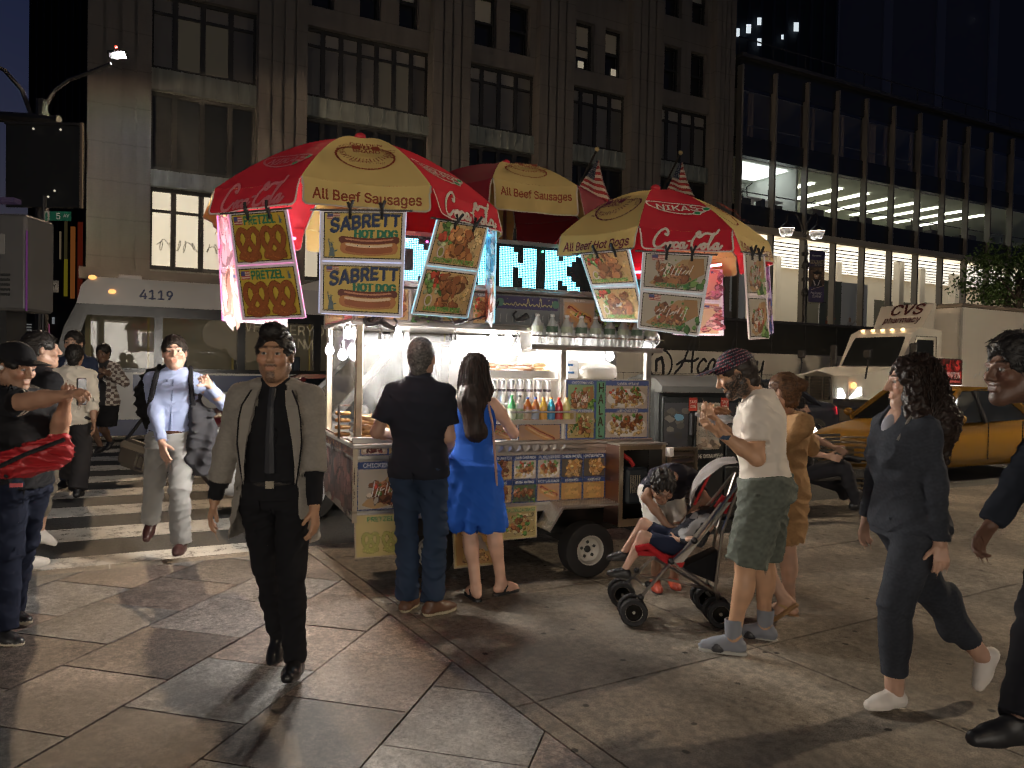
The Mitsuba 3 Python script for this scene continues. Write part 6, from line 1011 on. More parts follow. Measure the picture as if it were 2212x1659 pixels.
# ---------------------------------------------------------------- smooth solids: signed distances on a grid, meshed by surface nets
class Sdf:
    def __init__(s, lo, hi, h): s.lo = np.asarray(lo, float); s.h = h; s.n = np.maximum(2, np.ceil((np.asarray(hi)-s.lo)/h).astype(int)+1); s.g = np.full(s.n, .2, np.float32)
    def blk(s, lo, hi):
        i0 = np.clip(np.floor((np.asarray(lo)-s.lo)/s.h).astype(int), 0, s.n-1); i1 = np.clip(np.ceil((np.asarray(hi)-s.lo)/s.h).astype(int)+1, 0, s.n)
        if (i1 <= i0).any(): return None, None
        sl = tuple(slice(a, b) for a, b in zip(i0, i1)); ax = [s.lo[k]+s.h*np.arange(i0[k], i1[k]) for k in range(3)]
        return sl, np.stack(np.meshgrid(*ax, indexing='ij'), -1)
    def put(s, d, sl, k, sub=False):
        a = s.g[sl]
        if sub: d = -d; h = np.clip(.5-.5*(d-a)/max(k, 1e-6)*-1, 0, 1) if False else np.clip(.5+.5*(d-a)/max(k, 1e-6), 0, 1); s.g[sl] = a*(1-h)+d*h+k*h*(1-h)
        else: h = np.clip(.5+.5*(a-d)/max(k, 1e-6), 0, 1); s.g[sl] = a*(1-h)+d*h-k*h*(1-h)
        return s
    def cone(s, a, b, ra, rb, k=.02, sub=False, cut=None, c0=None):
        a, b = np.asarray(a, float), np.asarray(b, float); r = max(ra, rb)+.05; sl, P = s.blk(np.minimum(a, b)-r, np.maximum(a, b)+r)
        if sl is None: return s
        ab = b-a; L2 = ab@ab+1e-12; t = ((P-a)@ab)/L2; tc = np.clip(t, 0, 1); d = np.linalg.norm(P-a-tc[..., None]*ab, axis=-1)-(ra+(rb-ra)*tc)
        if cut is not None: d = np.maximum(d, (t-cut)*math.sqrt(L2))
        if c0 is not None: d = np.maximum(d, (c0-t)*math.sqrt(L2))
        return s.put(d, sl, k, sub)
    def ell(s, c, r, k=.015, R=None, sub=False, keep=None):
        c = np.asarray(c, float); r = np.asarray(r, float); m = r.max()+.05; sl, P = s.blk(c-m, c+m)
        if sl is None: return s
        q = P-c
        if R is not None: q = q@np.asarray(R)
        k0 = np.linalg.norm(q/r, axis=-1); k1 = np.linalg.norm(q/(r*r), axis=-1); d = k0*(k0-1)/np.maximum(k1, 1e-6)
        if keep is not None: d = np.maximum(d, keep(q))
        return s.put(d, sl, k, sub)
    def loft(s, A, B, x, secs, k=.02, p=2.3):     # secs rows: t, rx, ry, oy ; x: sideways axis
        A, B = np.asarray(A, float), np.asarray(B, float); z = nrm(B-A); x = nrm(x-(x@z)*z); y = np.cross(z, x); L = np.linalg.norm(B-A); S_ = np.array(secs, float); m = S_[:, 1:3].max()+.06
        pts = np.array([A+z*L*t for t in (S_[0, 0], S_[-1, 0])]); sl, P = s.blk(pts.min(0)-m, pts.max(0)+m)
        if sl is None: return s
        q = P-A; t = (q@z)/L; tc = np.clip(t, S_[0, 0], S_[-1, 0]); rx, ry, oy = (np.interp(tc, S_[:, 0], S_[:, j]) for j in (1, 2, 3))
        qx, qy = np.abs(q@x)/rx, np.abs(q@y-oy)/ry; e = (qx**p+qy**p)**(1/p); d = (e-1)*np.minimum(rx, ry); d = np.maximum(d, np.abs(t-tc)*L-.012)
        return s.put(d, sl, k)
    def cutp(s, o, n):                             # remove the side n points to
        n = nrm(n); ax = [s.lo[k]+s.h*np.arange(s.n[k]) for k in range(3)]; d = (ax[0]-o[0])[:, None, None]*n[0]+(ax[1]-o[1])[None, :, None]*n[1]+(ax[2]-o[2])[None, None, :]*n[2]; s.g = np.maximum(s.g, d.astype(np.float32)); return s
    def ripple(s, fn, band=.05):
        i = np.nonzero(np.abs(s.g) < band); P = s.lo+np.stack(i, 1)*s.h; s.g[i] += fn(P).astype(np.float32); return s
    def mesh(s):
        g = s.g; g[0], g[-1] = np.maximum(g[0], .01), np.maximum(g[-1], .01); g[:, 0] = np.maximum(g[:, 0], .01); g[:, -1] = np.maximum(g[:, -1], .01); g[:, :, 0] = np.maximum(g[:, :, 0], .01); g[:, :, -1] = np.maximum(g[:, :, -1], .01)
        ins = g < 0; c = [ins[a:ins.shape[0]-1+a, b:ins.shape[1]-1+b, d:ins.shape[2]-1+d] for a in (0, 1) for b in (0, 1) for d in (0, 1)]
        tot = sum(x.astype(np.int8) for x in c); act = (tot > 0) & (tot < 8); I = np.stack(np.nonzero(act), 1)
        if not len(I): return np.zeros((0, 3)), np.zeros((0, 3), int)
        co = np.array([(a, b, d) for a in (0, 1) for b in (0, 1) for d in (0, 1)]); val = np.stack([g[tuple((I+o).T)] for o in co], 1); acc = np.zeros((len(I), 3)); cnt = np.zeros(len(I))
        for i in range(8):
            for j in range(i+1, 8):
                if np.abs(co[i]-co[j]).sum() != 1: continue
                m = (val[:, i] < 0) != (val[:, j] < 0); t = val[m, i]/(val[m, i]-val[m, j]); acc[m] += co[i]+t[:, None]*(co[j]-co[i]); cnt[m] += 1
        v = s.lo+(I+acc/cnt[:, None])*s.h; ident = np.full(act.shape, -1, np.int64); ident[tuple(I.T)] = np.arange(len(I)); F_ = []
        for ax in range(3):
            a0 = [slice(None)]*3; a1 = [slice(None)]*3; a0[ax], a1[ax] = slice(0, -1), slice(1, None); ch = ins[tuple(a0)] != ins[tuple(a1)]; e = np.stack(np.nonzero(ch), 1); u, w = (ax+1) % 3, (ax+2) % 3
            e = e[(e[:, u] > 0) & (e[:, w] > 0) & (e[:, u] < s.n[u]-1) & (e[:, w] < s.n[w]-1)]
            if not len(e): continue
            def cell(du, dw): q = e.copy(); q[:, u] += du; q[:, w] += dw; return ident[tuple(q.T)]
            q = np.stack([cell(-1, -1), cell(0, -1), cell(0, 0), cell(-1, 0)], 1); fl = ~ins[tuple(e.T)]; q[fl] = q[fl][:, ::-1]; F_ += [q[:, [0, 1, 2]], q[:, [0, 2, 3]]]
        return v, np.vstack(F_)
def me_of(sd, col, it=1):
    v, f = sd.mesh()
    if it and len(v): t = trimesh.Trimesh(v, f, process=False); trimesh.smoothing.filter_taubin(t, iterations=4*it); v = np.array(t.vertices)
    return Me(v, f, col(v) if callable(col) else col)
def ik(a, t, l1, l2, pole):
    a, t = np.asarray(a, float), np.asarray(t, float); d = t-a; L = np.linalg.norm(d); dn = d/(L+1e-9); L = min(L, (l1+l2)*.999); t = a+dn*L; x = (l1*l1-l2*l2+L*L)/(2*L); h = math.sqrt(max(l1*l1-x*x, 1e-6)); p = nrm(np.asarray(pole)-(np.asarray(pole)@dn)*dn); return a+dn*x+p*h, t
def rot(ax, deg):
    a = rad(deg); c, s_ = math.cos(a), math.sin(a); return {'x': np.array([[1, 0, 0], [0, c, -s_], [0, s_, c]]), 'y': np.array([[c, 0, s_], [0, 1, 0], [-s_, 0, c]]), 'z': np.array([[c, -s_, 0], [s_, c, 0], [0, 0, 1]])}[ax]
def fold(P, a=.006, f=1.0, s=0):            # cloth folds: broad soft swells and sharper diagonal creases
    q = P*f; w = meshkit.noise(q*4.5, s+7)*2.2; r1 = 1-np.abs(2*meshkit.noise(np.stack([q[:, 0]*6+w, q[:, 1]*6, q[:, 2]*17+q[:, 0]*7+w], 1), s)-1); r2 = 1-np.abs(2*meshkit.noise(np.stack([q[:, 0]*13, q[:, 1]*13+w*2, q[:, 2]*30-q[:, 0]*12], 1), s+3)-1)
    return a*(.9-1.5*r1**2.2-.55*r2**2*meshkit.noise(q*5, s+5)+.5*meshkit.noise(q*7, s+9))
def hand_into(sd, w, d, n, s, curl=.45, side=1, thumb=.6, spread=1.0, k=.006):
    """Palm, four fingers of different lengths and a thumb: w wrist, d along the hand, n out of the back of the hand."""
    d = nrm(d); n = nrm(n-(n@d)*d); x = np.cross(d, n)*side; p0 = w+d*.012*s
    for j in (-.026, -.009, .009, .026): sd.cone(p0+x*j*s*.7, p0+d*.078*s+x*j*s+n*.002, .0135*s, .0115*s, .012*s)
    for j, L in ((-.030, .060), (-.0105, .074), (.0095, .080), (.029, .072)):
        b = p0+d*.082*s+x*j*s*spread; dd = d+x*j*2.0*(spread-.9); a_ = curl*(1.15-.25*(j > 0)); q = b
        for i, (l, r0, r1) in enumerate(((.46, .0104, .0094), (.31, .0094, .0087), (.23, .0087, .0075))):
            c = a_*(.6+.75*i); v = nrm(dd*math.cos(c)-n*math.sin(c)); e = q+v*L*l*s; sd.cone(q, e, r0*s, r1*s, k*s*.7); q = e; a_ = a_
    b = p0+d*.022*s+x*.024*s-n*.006*s; v = nrm(d*.75+x*.75-n*thumb*.6); e = b+v*.042*s; sd.cone(b, e, .0135*s, .0105*s, .012*s); sd.cone(e, e+nrm(v+d*.5-n*curl*.5)*.032*s, .0105*s, .0085*s, k*s)

def person(label, pos, face, H=1.75, skin=(.38, .22, .15), fem=False, build=1.0, lean=(0, 0, 0), pelvis=(0, 0, 0), feet=None, hands=None, poles=(None, None), kpoles=(None, None), head=(0, 0, 0), hair=None, haircol=(.012, .010, .009), beard=0.0, brow=True,
           top=None, bottom=None, shoes=None, hx=.0040, rc=.0095, palms=(None, None), curl=(.45, .45), group=None, armvis=True, headpos=None, name='person', face_on=True, thumb=.6):
    """pos on the ground, face: world angle of the forward direction. Targets are world points. Local frame: x right, y forward, z up."""
    key = thing(name, label, 'person', group); s = H/1.75; fa = rad(face); M = fr(np.array([pos[0], pos[1], pos[2] if len(pos) > 2 else 0.0]), (math.sin(fa), -math.cos(fa), 0)); Mi = np.linalg.inv(M)
    L_ = lambda P: (Mi@np.r_[P, 1])[:3]; b = build; X, Y, Z = np.eye(3); out = lambda me: me.at(M)
    pel = np.array([0, 0, .955*s])+np.asarray(pelvis); Rt = rot('z', lean[2])@rot('y', lean[1])@rot('x', -lean[0]); tx, ty, tz = Rt[:, 0], Rt[:, 1], Rt[:, 2]
    nb = pel+tz*.525*s; sw = (.146 if fem else .166)*s; sh = [pel+tz*.458*s+tx*sw*q-ty*.008*s for q in (1, -1)]; Rh = Rt@np.eye(3) if False else rot('z', lean[2])@rot('z', head[0])@rot('x', head[1])@rot('y', head[2]); hc = nb+tz*.045*s+Rh[:, 2]*.105*s+Rh[:, 1]*.028*s if headpos is None else L_(headpos)
    hp = [pel+X*.088*s*q-Z*.03*s for q in (1, -1)]; ft = feet or [None, None]; an, kn, tl = [], [], []
    for q in (0, 1):
        t = ft[q]; P = hp[q]*[1, 0, 0]+[0, 0, .085*s] if t is None else L_(t[0]); yw, pt = (0, 0) if t is None else (t[1], t[2]); k_, a_ = ik(hp[q], P, .425*s, .425*s, kpoles[q] if kpoles[q] is not None else (0.04*(1-2*q), 1, .1)); kn.append(k_); an.append(a_); tl.append((rot('z', -yw)@rot('x', pt)))
    el, wr = [], []
    for q in (0, 1):
        t = None if hands is None else hands[q]; P = sh[q]+np.array([.06*(1-2*q), .06, -.545])*s if t is None else L_(t); e_, w_ = ik(sh[q], P, .285*s, .255*s, poles[q] if poles[q] is not None else (.35*(1-2*q), -1, -.25)); el.append(e_); wr.append(w_)
    # ---- skin: head, arms and hands, bare legs
    hs = s*(1.06 if not fem else 1.03); parts = []
    hd = Sdf((-.125, -.15, -.215), (.125, .15, .145), hx/hs)
    hd.ell((0, -.014, .028), (.077, .098, .092), .01).ell((0, .020, -.036), (.061, .074, .084), .03).ell((0, .066, -.098), (.026, .022, .020), .03)
    for q in (1, -1): hd.cone((q*.052, -.004, -.058), (q*.012, .066, -.104), .020, .018, .03)
    if face_on:
        for q in (1, -1):
            hd.ell((q*.040, .066, -.024), (.026, .024, .024), .025).cone((q*.013, .091, .027), (q*.047, .079, .024), .009, .009, .014); hd.ell((q*.031, .103, .004), (.020, .017, .0115), .010, sub=True); hd.ell((q*.0305, .0795, .004), (.0125, .0125, .0115), .002); hd.cone((q*.016, .0895, .0125), (q*.044, .081, .0125), .0046, .0042, .004)
        hd.cone((0, .090, .018), (0, .112, -.026), .0085, .0125, .012).ell((0, .114, -.028), (.0125, .012, .010), .008)
        for q in (1, -1): hd.ell((q*.0125, .103, -.033), (.0085, .010, .0075), .006)
        hd.cone((-.019, .0905, -.0595), (.019, .0905, -.0595), .0062, .0062, .006).cone((-.016, .0915, -.0705), (.016, .0915, -.0705), .0078, .0078, .006); hd.cone((-.022, .099, -.0648), (.022, .099, -.0648), .0022, .0022, .004, sub=True)
    for q in (1, -1): hd.ell((q*.079, -.008, -.006), (.009, .019, .031), .006, R=rot('z', -q*22)); hd.ell((q*.088, .0, -.004), (.006, .010, .019), .004, sub=True)
    nk = (.050 if fem else .058)*b**.5; nd = Rh.T@(nb-tz*.02*s-hc)/hs; hd.cone((0, -.018, -.05), nd, nk, nk*1.05, .025)
    sk = np.asarray(skin)
    def hcol(v):
        x, y, z = np.abs(v[:, 0]), v[:, 1], v[:, 2]; c = np.tile(sk, (len(v), 1))*(.90+.2*meshkit.noise(v*30, 4))[:, None]
        if not face_on: return c
        n = meshkit.noise(v*np.array([160, 160, 160]), 9); dk = np.array([.018, .014, .012]); mixc = lambda m, k, a: np.where(m[:, None], c*(1-a)+np.asarray(k)*a, c)
        c = mixc((y > .05) & (np.abs(z+.066) < .014) & (x < .023) & (np.abs(z+.066)/.014+(x/.023)**2 < 1.05), sk*[.92, .62, .60], .65); c = mixc((x > .02) & (x < .06) & (np.abs(z+.028) < .025) & (y > .05), sk*[1.08, .85, .82], .5)
        if beard:
            sm = lambda lo, hi, t: np.clip((t-lo)/(hi-lo), 0, 1); lip = np.maximum(0, 1-np.hypot(x/.026, (z+.0655)/.0145)**4); ck = sm(.0, .022, -.052-z+np.clip(x-.03, 0, 1)*1.2-.35*np.clip(.03-x, 0, 1)*(beard < .8))*sm(-.055, -.03, y)*sm(-.142, -.122, z)*(1-lip); sd_ = sm(.048, .056, x)*sm(.042, .030, y)*sm(-.016, -.008, y)*sm(.022, .0, z); mu = sm(-.060, -.055, z)*sm(-.041, -.046, z)*sm(.034, .026, x)*(y > .06)*1.05; ch = sm(-.074, -.082, z)*sm(.030, .018, x)*(y > .05)
            a = np.clip(beard*(np.maximum(np.maximum(ck*(.45 if beard < .8 else 1), sd_*.8), np.maximum(mu, ch)))*(.62+.8*n), 0, 1); c = c*(1-a[:, None])+dk*a[:, None]
        if brow: c = mixc((np.abs(z-.029-.006*np.sin(np.clip((x-.012)/.038, 0, 1)*3.1)) < .0052) & (x > .012) & (x < .052) & (y > .055), dk, .7)
        e = np.minimum(*[np.linalg.norm(v-[q*.0305, .0795, .004], axis=1) for q in (1, -1)]); c = mixc((e < .0142) & (y > .084) & (np.abs(z-.0035) < .0052), (.30, .28, .26), 1.0)
        for q in (1, -1): g = 0; c = mixc((e < .0152) & (y > .085) & (np.hypot(v[:, 0]-q*.0305, z-.0045) < .0066), (.02, .014, .010), 1.0)
        return mixc((e < .0165) & (y > .08) & (z > .0078) & (z < .0115), dk, .35)
    HM = np.eye(4); HM[:3, :3] = Rh*hs; HM[:3, 3] = hc; parts.append(me_of(hd, hcol).at(HM))
    sl_ = 0.0 if top is None else top.get('sleeve', 1.0); au, af = .046*s*b, .038*s*b
    if fem: au, af = .040*s*b, .033*s*b
    for q in (0, 1):
        if not armvis: break
        P = np.array([sh[q], el[q], wr[q]]); fd = nrm(wr[q]-el[q]); 
        if sl_ >= 1: lo = wr[q]-.09; P0 = wr[q]-fd*.07*s
        if sl_ < 1:
            sd = Sdf(P.min(0)-.09*s, P.max(0)+.09*s, hx*1.7); sd.cone(sh[q], el[q], au*1.08, au*.84, .02).cone(el[q], el[q]+(wr[q]-el[q])*.45, au*.84, af*1.06, .03).cone(el[q]+(wr[q]-el[q])*.4, wr[q], af*1.02, .0265*s*b**.5, .02); sd.ell(sh[q]+(el[q]-sh[q])*.3, (au*1.15,)*3, .03); parts.append(me_of(sd, lambda v: sk*(.9+.2*meshkit.noise(v*25, 2))[:, None]))
        hc_ = wr[q]+fd*.07*s; sd = Sdf(hc_-.135*s, hc_+.135*s, hx*1.05)
        sd.cone(wr[q]-fd*(.055 if sl_ < 1 else .075)*s, wr[q]+fd*.005, .0290*s*b**.5, .0268*s*b**.5, .02)
        nn = palms[q] if palms[q] is not None else (X*(1-2*q)*1.0+Y*.25); hand_into(sd, wr[q], fd, np.asarray(nn, float), s*(.96 if fem else 1.0), curl[q], 1-2*q if False else (-1 if q == 0 else 1), thumb); parts.append(me_of(sd, lambda v: sk*(.9+.2*meshkit.noise(v*25, 2))[:, None]))
    tor0 = [(-.10, .150, .105), (.0, .155, .108), (.30, .125 if not fem else .10, .085), (.55, .145 if not fem else .118, .098), (.78, .150 if not fem else .12, .090), (.92, .09, .07), (1.0, .05, .05)]
    P = np.array([pel, nb, *sh, *el, *wr, *hp, *kn, *an]); sd = Sdf(P.min(0)-.16*s, P.max(0)+.14*s, .021*s**.5); sd.loft(pel-tz*.02*s, nb+tz*.01*s, tx, [(t, rx*s*b, ry*s*b, 0) for t, rx, ry in tor0], .02)
    for q in (0, 1): sd.cone(nb-tz*.03*s, sh[q], .03*s, .036*s, .03).cone(sh[q], el[q], .036*s, .034*s, .01).cone(el[q], wr[q], .032*s, .026*s, .01).cone(hp[q], kn[q], .062*s, .045*s, .03).cone(kn[q], an[q], .042*s, .034*s, .01)
    sd.cone(nb-tz*.02*s, hc, .042*s, .04*s, .02); parts.append(me_of(sd, sk))
    leg = 1.0 if bottom is None else bottom.get('leg', 1.0); bare = bottom is not None and leg < .95
    if bare:
        for q in (0, 1):
            sd = Sdf(np.minimum(hp[q], np.minimum(kn[q], an[q]))-.13*s, np.maximum(hp[q], np.maximum(kn[q], an[q]))+.13*s, hx*1.5); ad = nrm(an[q]-kn[q]); bk = -tl[q][:, 1]*.0
            sd.cone(hp[q], kn[q], .078*s*b, .056*s*b, .02).cone(kn[q], an[q], .050*s*b, .036*s*b, .03); cb_ = nrm(np.cross(np.cross(ad, -Y), ad)); sd.ell(kn[q]+(an[q]-kn[q])*.30+cb_*.020*s, np.array([.050, .050, .11])*s*b, .03, R=fr((0, 0, 0), np.cross(ad, cb_), z=ad)[:3, :3])
            if shoes and shoes.get('kind') in ('flip', 'slide'): _foot(sd, an[q], tl[q], s*(.92 if fem else 1), 0.0)
            parts.append(me_of(sd, lambda v: sk*(.9+.2*meshkit.noise(v*25, 6))[:, None]))
    put('body', out(cat(parts)), 'm_skin', parent=key, smooth=True)
    # ---- clothes
    tor = [(-.10, .172, .125, .0), (.0, .176, .128, -.005), (.12, .166, .118, 0), (.30, .152, .108, .006), (.55, .176, .122, .008), (.75, .188, .120, .0), (.88, .160, .098, -.008), (.96, .098, .076, -.012), (1.02, .066, .062, -.012)]
    if fem: tor = [(-.10, .172, .122, -.01), (.0, .178, .125, -.012), (.12, .160, .110, -.004), (.32, .124, .090, .006), (.55, .142, .104, .012), (.72, .154, .106, .004), (.88, .132, .086, -.006), (.96, .082, .066, -.010), (1.02, .056, .054, -.010)]
    tor = [(t, rx*s*b, ry*s*b, oy*s) for t, rx, ry, oy in tor]; A, B = pel-tz*.02*s, nb+tz*.01*s
    wid = lambda g, lo, hi: [(t, rx+g, ry+g, oy) for t, rx, ry, oy in tor if lo-.13 <= t <= hi+.13]
    if top:
        g = top.get('ease', .012)*s; hem = top.get('hem', -.02); P = np.array([A+tz*(hem*.55)*s, B, *sh, *el, *wr]); sd = Sdf(P.min(0)-.26*s, P.max(0)+.22*s, rc); secs = [r for r in wid(g, -9, 9)]; secs = [(hem, np.interp(hem, [r[0] for r in secs], [r[1] for r in secs]), np.interp(hem, [r[0] for r in secs], [r[2] for r in secs]), secs[0][3])]+[r for r in secs if r[0] > hem+.01]
        if 'flare' in top: secs = [(t, rx*(1+top['flare']*max(0, .3-t)), ry*(1+top['flare']*max(0, .3-t)), oy) for t, rx, ry, oy in secs]
        sd.loft(A, B, tx, secs, .02)
        if fem: 
            for q in (1, -1): sd.ell(A+tz*.335*s+tx*q*.066*s+ty*(.098*s*b), (.055*s, .050*s, .055*s), .035)
        st = top.get('strap')
        for q in (0, 1):
            if st: continue
            sd.cone(nb-tz*.012*s+tx*(1-2*q)*.03*s-ty*.012*s, sh[q]-tz*.004*s, .044*s*b+g*.3, au*1.1+g*.55, .035)
            sl = top.get('sleeve', 1.0)
            if sl <= .55: sd.cone(sh[q], el[q], au*1.12+g*.8, au*1.1+g*1.25, .03, cut=sl*2)
            elif sl > 0: sd.cone(sh[q], el[q], au*1.1+g*.7, au*.95+g*.8, .03); sd.cone(el[q], wr[q], au*.93+g*.8, af*.86+g*.7, .02, cut=min((sl-.5)*2, .985))
        am = top.get('fold', .007); sd.ripple(lambda p: fold(p, am, 1.0, 1))
        if top.get('quilt'): qa = top['quilt']; sd.ripple(lambda p: qa*np.abs(np.sin((p-A)@tz*34))*-1)
        if top.get('neck'): w_ = top['neck']; sd.ell(nb+ty*.075*s*w_-tz*.012*s, (.058*s, .07*s*w_, .06*s*w_), .01, sub=True)
        if top.get('vneck'):                       # open front: a wedge from the neck down
            d_, w_, z_ = top['vneck']; sd.loft(nb+ty*.12*s+tz*.05*s, nb+ty*.13*s-tz*z_*s, tx, [(0, w_*s, .11*s, 0), (1, .012*s, .11*s, 0)], 0) if False else None
        tc = top['col']; put(top.get('name', 'shirt'), out(me_of(sd, tc if callable(tc) else np.asarray(tc, float))), top.get('mat', 'm_cloth'), parent=key, smooth=True, label=top.get('label'))
        if top.get('collar') is not None:
            cs = Sdf(nb-.14*s, nb+.14*s, .006); cs.cone(nb-tz*.015*s-ty*.012*s, nb+tz*.035*s-ty*.01*s, nk*s*1.32, nk*s*1.2, .004, cut=1, c0=0); cs.cone(nb-tz*.06*s-ty*.014*s, nb+tz*.1*s-ty*.002*s, nk*s*1.08, nk*s*1.08, .003, sub=True); cs.ell(nb+ty*.085*s+tz*.01*s, (.022*s, .05*s, .05*s), .004, sub=True); put('collar', out(me_of(cs, np.asarray(top['collar'], float))), 'm_cloth', parent=key, smooth=True)
    if bottom:
        g = bottom.get('ease', .010)*s; P = np.array([A, *hp, *kn, *an]); sd = Sdf(P.min(0)-.20*s, P.max(0)+np.array([.2, .2, .14])*s, rc); tt = [r for r in wid(g*.8, -9, .16)]; tt = [(-.1, tt[0][1]*.96, tt[0][2]*.98, tt[0][3])]+tt[1:]; sd.loft(A, B, tx, tt, .03); kind = bottom.get('kind', 'trousers')
        if kind == 'skirt':
            zl = bottom['len']; fl = bottom.get('flare', .1); A2 = pel; B2 = pel-Z*zl*s+Y*.0; sd.loft(A2, B2, X, [(0, tor[1][1]+g, tor[1][2]+g, 0), (.3, tor[1][1]*1.04+g+fl*.2, tor[1][2]*1.04+g+fl*.2, 0), (1, tor[1][1]*.92+fl, tor[1][2]*.95+fl, 0)], .03); an_ = bottom.get('pleat', .0)
            if an_: sd.ripple(lambda p: an_*np.clip((pel[2]-p[:, 2])/(zl*s), 0, 1)*np.sin(np.arctan2(p[:, 0]-pel[0], p[:, 1]-pel[1])*11+1.5*np.sin(p[:, 2]*9)))
        else:
            for q in (0, 1):
                lg = bottom.get('leg', 1.0); cf = bottom.get('cuff', 1.0); c1 = min(1.0, lg*2); sd.cone(hp[q]+X*(1-2*q)*.004, kn[q], (.088*s+g)*b, (.062*s+g)*b*(1+.2*(cf-1)), .035, cut=c1)
                if lg > .5: sd.cone(kn[q], an[q], (.058*s+g)*b, (.043*s+g)*b*cf, .03, cut=(lg-.5)*2); ad = nrm(an[q]-kn[q]); sd.ell(kn[q]+(an[q]-kn[q])*.3-Y*.014*s, np.array([.052*s+g]*2+[.13])*b*[1, 1, s], .03)
        am = bottom.get('fold', .007); sd.ripple(lambda p: fold(p, am, 1.0, 5)); tc = bottom['col']; put(bottom.get('name', 'trousers'), out(me_of(sd, tc if callable(tc) else np.asarray(tc, float))), bottom.get('mat', 'm_cloth'), parent=key, smooth=True, label=bottom.get('label'))
    if shoes:
        for q in (0, 1):
            if shoes.get('skip') == q: continue
            kd = shoes.get('kind', 'shoe'); sc2 = s*(.90 if fem else 1.0)
            if kd in ('flip', 'slide'):
                sd = Sdf(an[q]-.26, an[q]+.26, .006); F_ = tl[q]; o = an[q]-F_[:, 2]*.085*s; sd.cone(o-F_[:, 1]*.045*sc2-F_[:, 2]*.004, o+F_[:, 1]*.15*sc2-F_[:, 2]*.004, .036*sc2, .042*sc2, .01); sd.cutp(o+F_[:, 2]*.012, F_[:, 2]).cutp(o-F_[:, 2]*.012, -F_[:, 2]); parts = [me_of(sd, np.asarray(shoes['sole']), 0)]
                if kd == 'flip': parts += [tube([o+F_[:, 1]*.11*sc2+F_[:, 2]*.012, o+F_[:, 1]*.10*sc2+F_[:, 2]*.045, o+F_[:, 1]*.04*sc2+F_[:, 0]*r_*.034*sc2+F_[:, 2]*.055, o+F_[:, 1]*.0*sc2+F_[:, 0]*r_*.042*sc2+F_[:, 2]*.012], .008, 6, np.asarray(shoes['col'])) for r_ in (1, -1)]
                else: st2 = Sdf(an[q]-.26, an[q]+.26, .006); st2.ell(o+F_[:, 1]*.085*sc2+F_[:, 2]*.02, (.052*sc2, .052*sc2, .052*sc2), .0); st2.cutp(o+F_[:, 1]*.12*sc2, F_[:, 1]).cutp(o+F_[:, 1]*.045*sc2, -F_[:, 1]).cutp(o, -F_[:, 2]); parts.append(me_of(st2, np.asarray(shoes['col'])))
                put('sandal' if kd == 'flip' else 'slipper', out(cat(parts)), 'm_satin', parent=key, smooth=False)
                continue
            sd = Sdf(an[q]-.27, an[q]+.27, .006); _foot(sd, an[q], tl[q], sc2, .006, shoe=True, tall=shoes.get('tall', .0)); F_ = tl[q]; o = an[q]-F_[:, 2]*.085*s; sh_c, so_c = np.asarray(shoes['col'], float), np.asarray(shoes.get('sole', shoes['col']), float)
            put('shoe', out(me_of(sd, lambda v: np.where((((v-o)@F_[:, 2]) < .024)[:, None], so_c, sh_c))), shoes.get('mat', 'm_satin'), parent=key, smooth=True)
            if shoes.get('laces') is not None: put('laces', out(cat([tube([o+F_[:, 1]*(.05+.016*i)*sc2+F_[:, 0]*-.022+F_[:, 2]*(.078-.008*i), o+F_[:, 1]*(.055+.016*i)*sc2+F_[:, 2]*(.088-.008*i), o+F_[:, 1]*(.06+.016*i)*sc2+F_[:, 0]*.022+F_[:, 2]*(.078-.008*i)], .004, 5, shoes['laces']) for i in range(4)])), 'm_cloth', parent=key)
    # ---- hair
    if hair:
        hr = Sdf((-.20, -.24, -.30 if hair not in ('long', 'curly') else -.52), (.20, .20, .22), .0055 if hair != 'long' else .0065); hcl = np.asarray(haircol, float); st = lambda v: hcl*(.35+1.3*meshkit.noise(v*np.array([90, 90, 14] if hair in ('long',) else [110, 60, 110]), 3)+.5*(meshkit.noise(v*np.array([260, 260, 20]), 8) > .8))[:, None]; G_ = {'buzz': .006, 'short': .012, 'pomp': .010, 'side': .015, 'high': .012, 'bun': .012, 'cap': .010, 'braid': .012}.get(hair, .018)
        top_ = {'short': .012, 'side': .022, 'high': .030}.get(hair, G_)
        hr.ell((0, -.017, .030+(top_-G_)/2), (.078+G_, .101+G_, .094+(G_+top_)/2), .01)
        if hair not in ('long', 'curly'): hr.cone((0, -.055, -.02), (0, -.062, -.062), .058+G_*.6, .048+G_*.5, .02)
        hl = {'pomp': .070, 'side': .066, 'high': .070, 'buzz': .068, 'braid': .072}.get(hair, .062)
        # clear the face and the ears
        hr.loft((0, .150, -.30), (0, .150, hl), X, [(0, .062, .118, 0), (.9, .062, .098, 0), (1.0, .046, .088, 0)], .012) if False else None
        hr.ell((0, .125, -.04), (.070, .095, .112+(hl-.062)), .012, sub=True)
        if hair not in ('long', 'curly'):
            for q in (1, -1): hr.ell((q*.088, .040, -.06), (.034, .062, .072), .01, sub=True); hr.ell((q*.095, -.008, -.02), (.026, .026, .045), .008, sub=True)
            hr.cutp((0, 0, -.085), (0, .3, -1))
        if hair == 'pomp': hr.ell((0, .030, .110), (.064, .078, .042), .02, R=rot('x', 8)).ell((.0, .085, .100), (.055, .028, .030), .015)
        if hair == 'high': hr.ell((0, .0, .09), (.075, .09, .055), .02)
        if hair == 'bun': hr.ell((0, -.13, .05), (.042, .042, .042), .02)
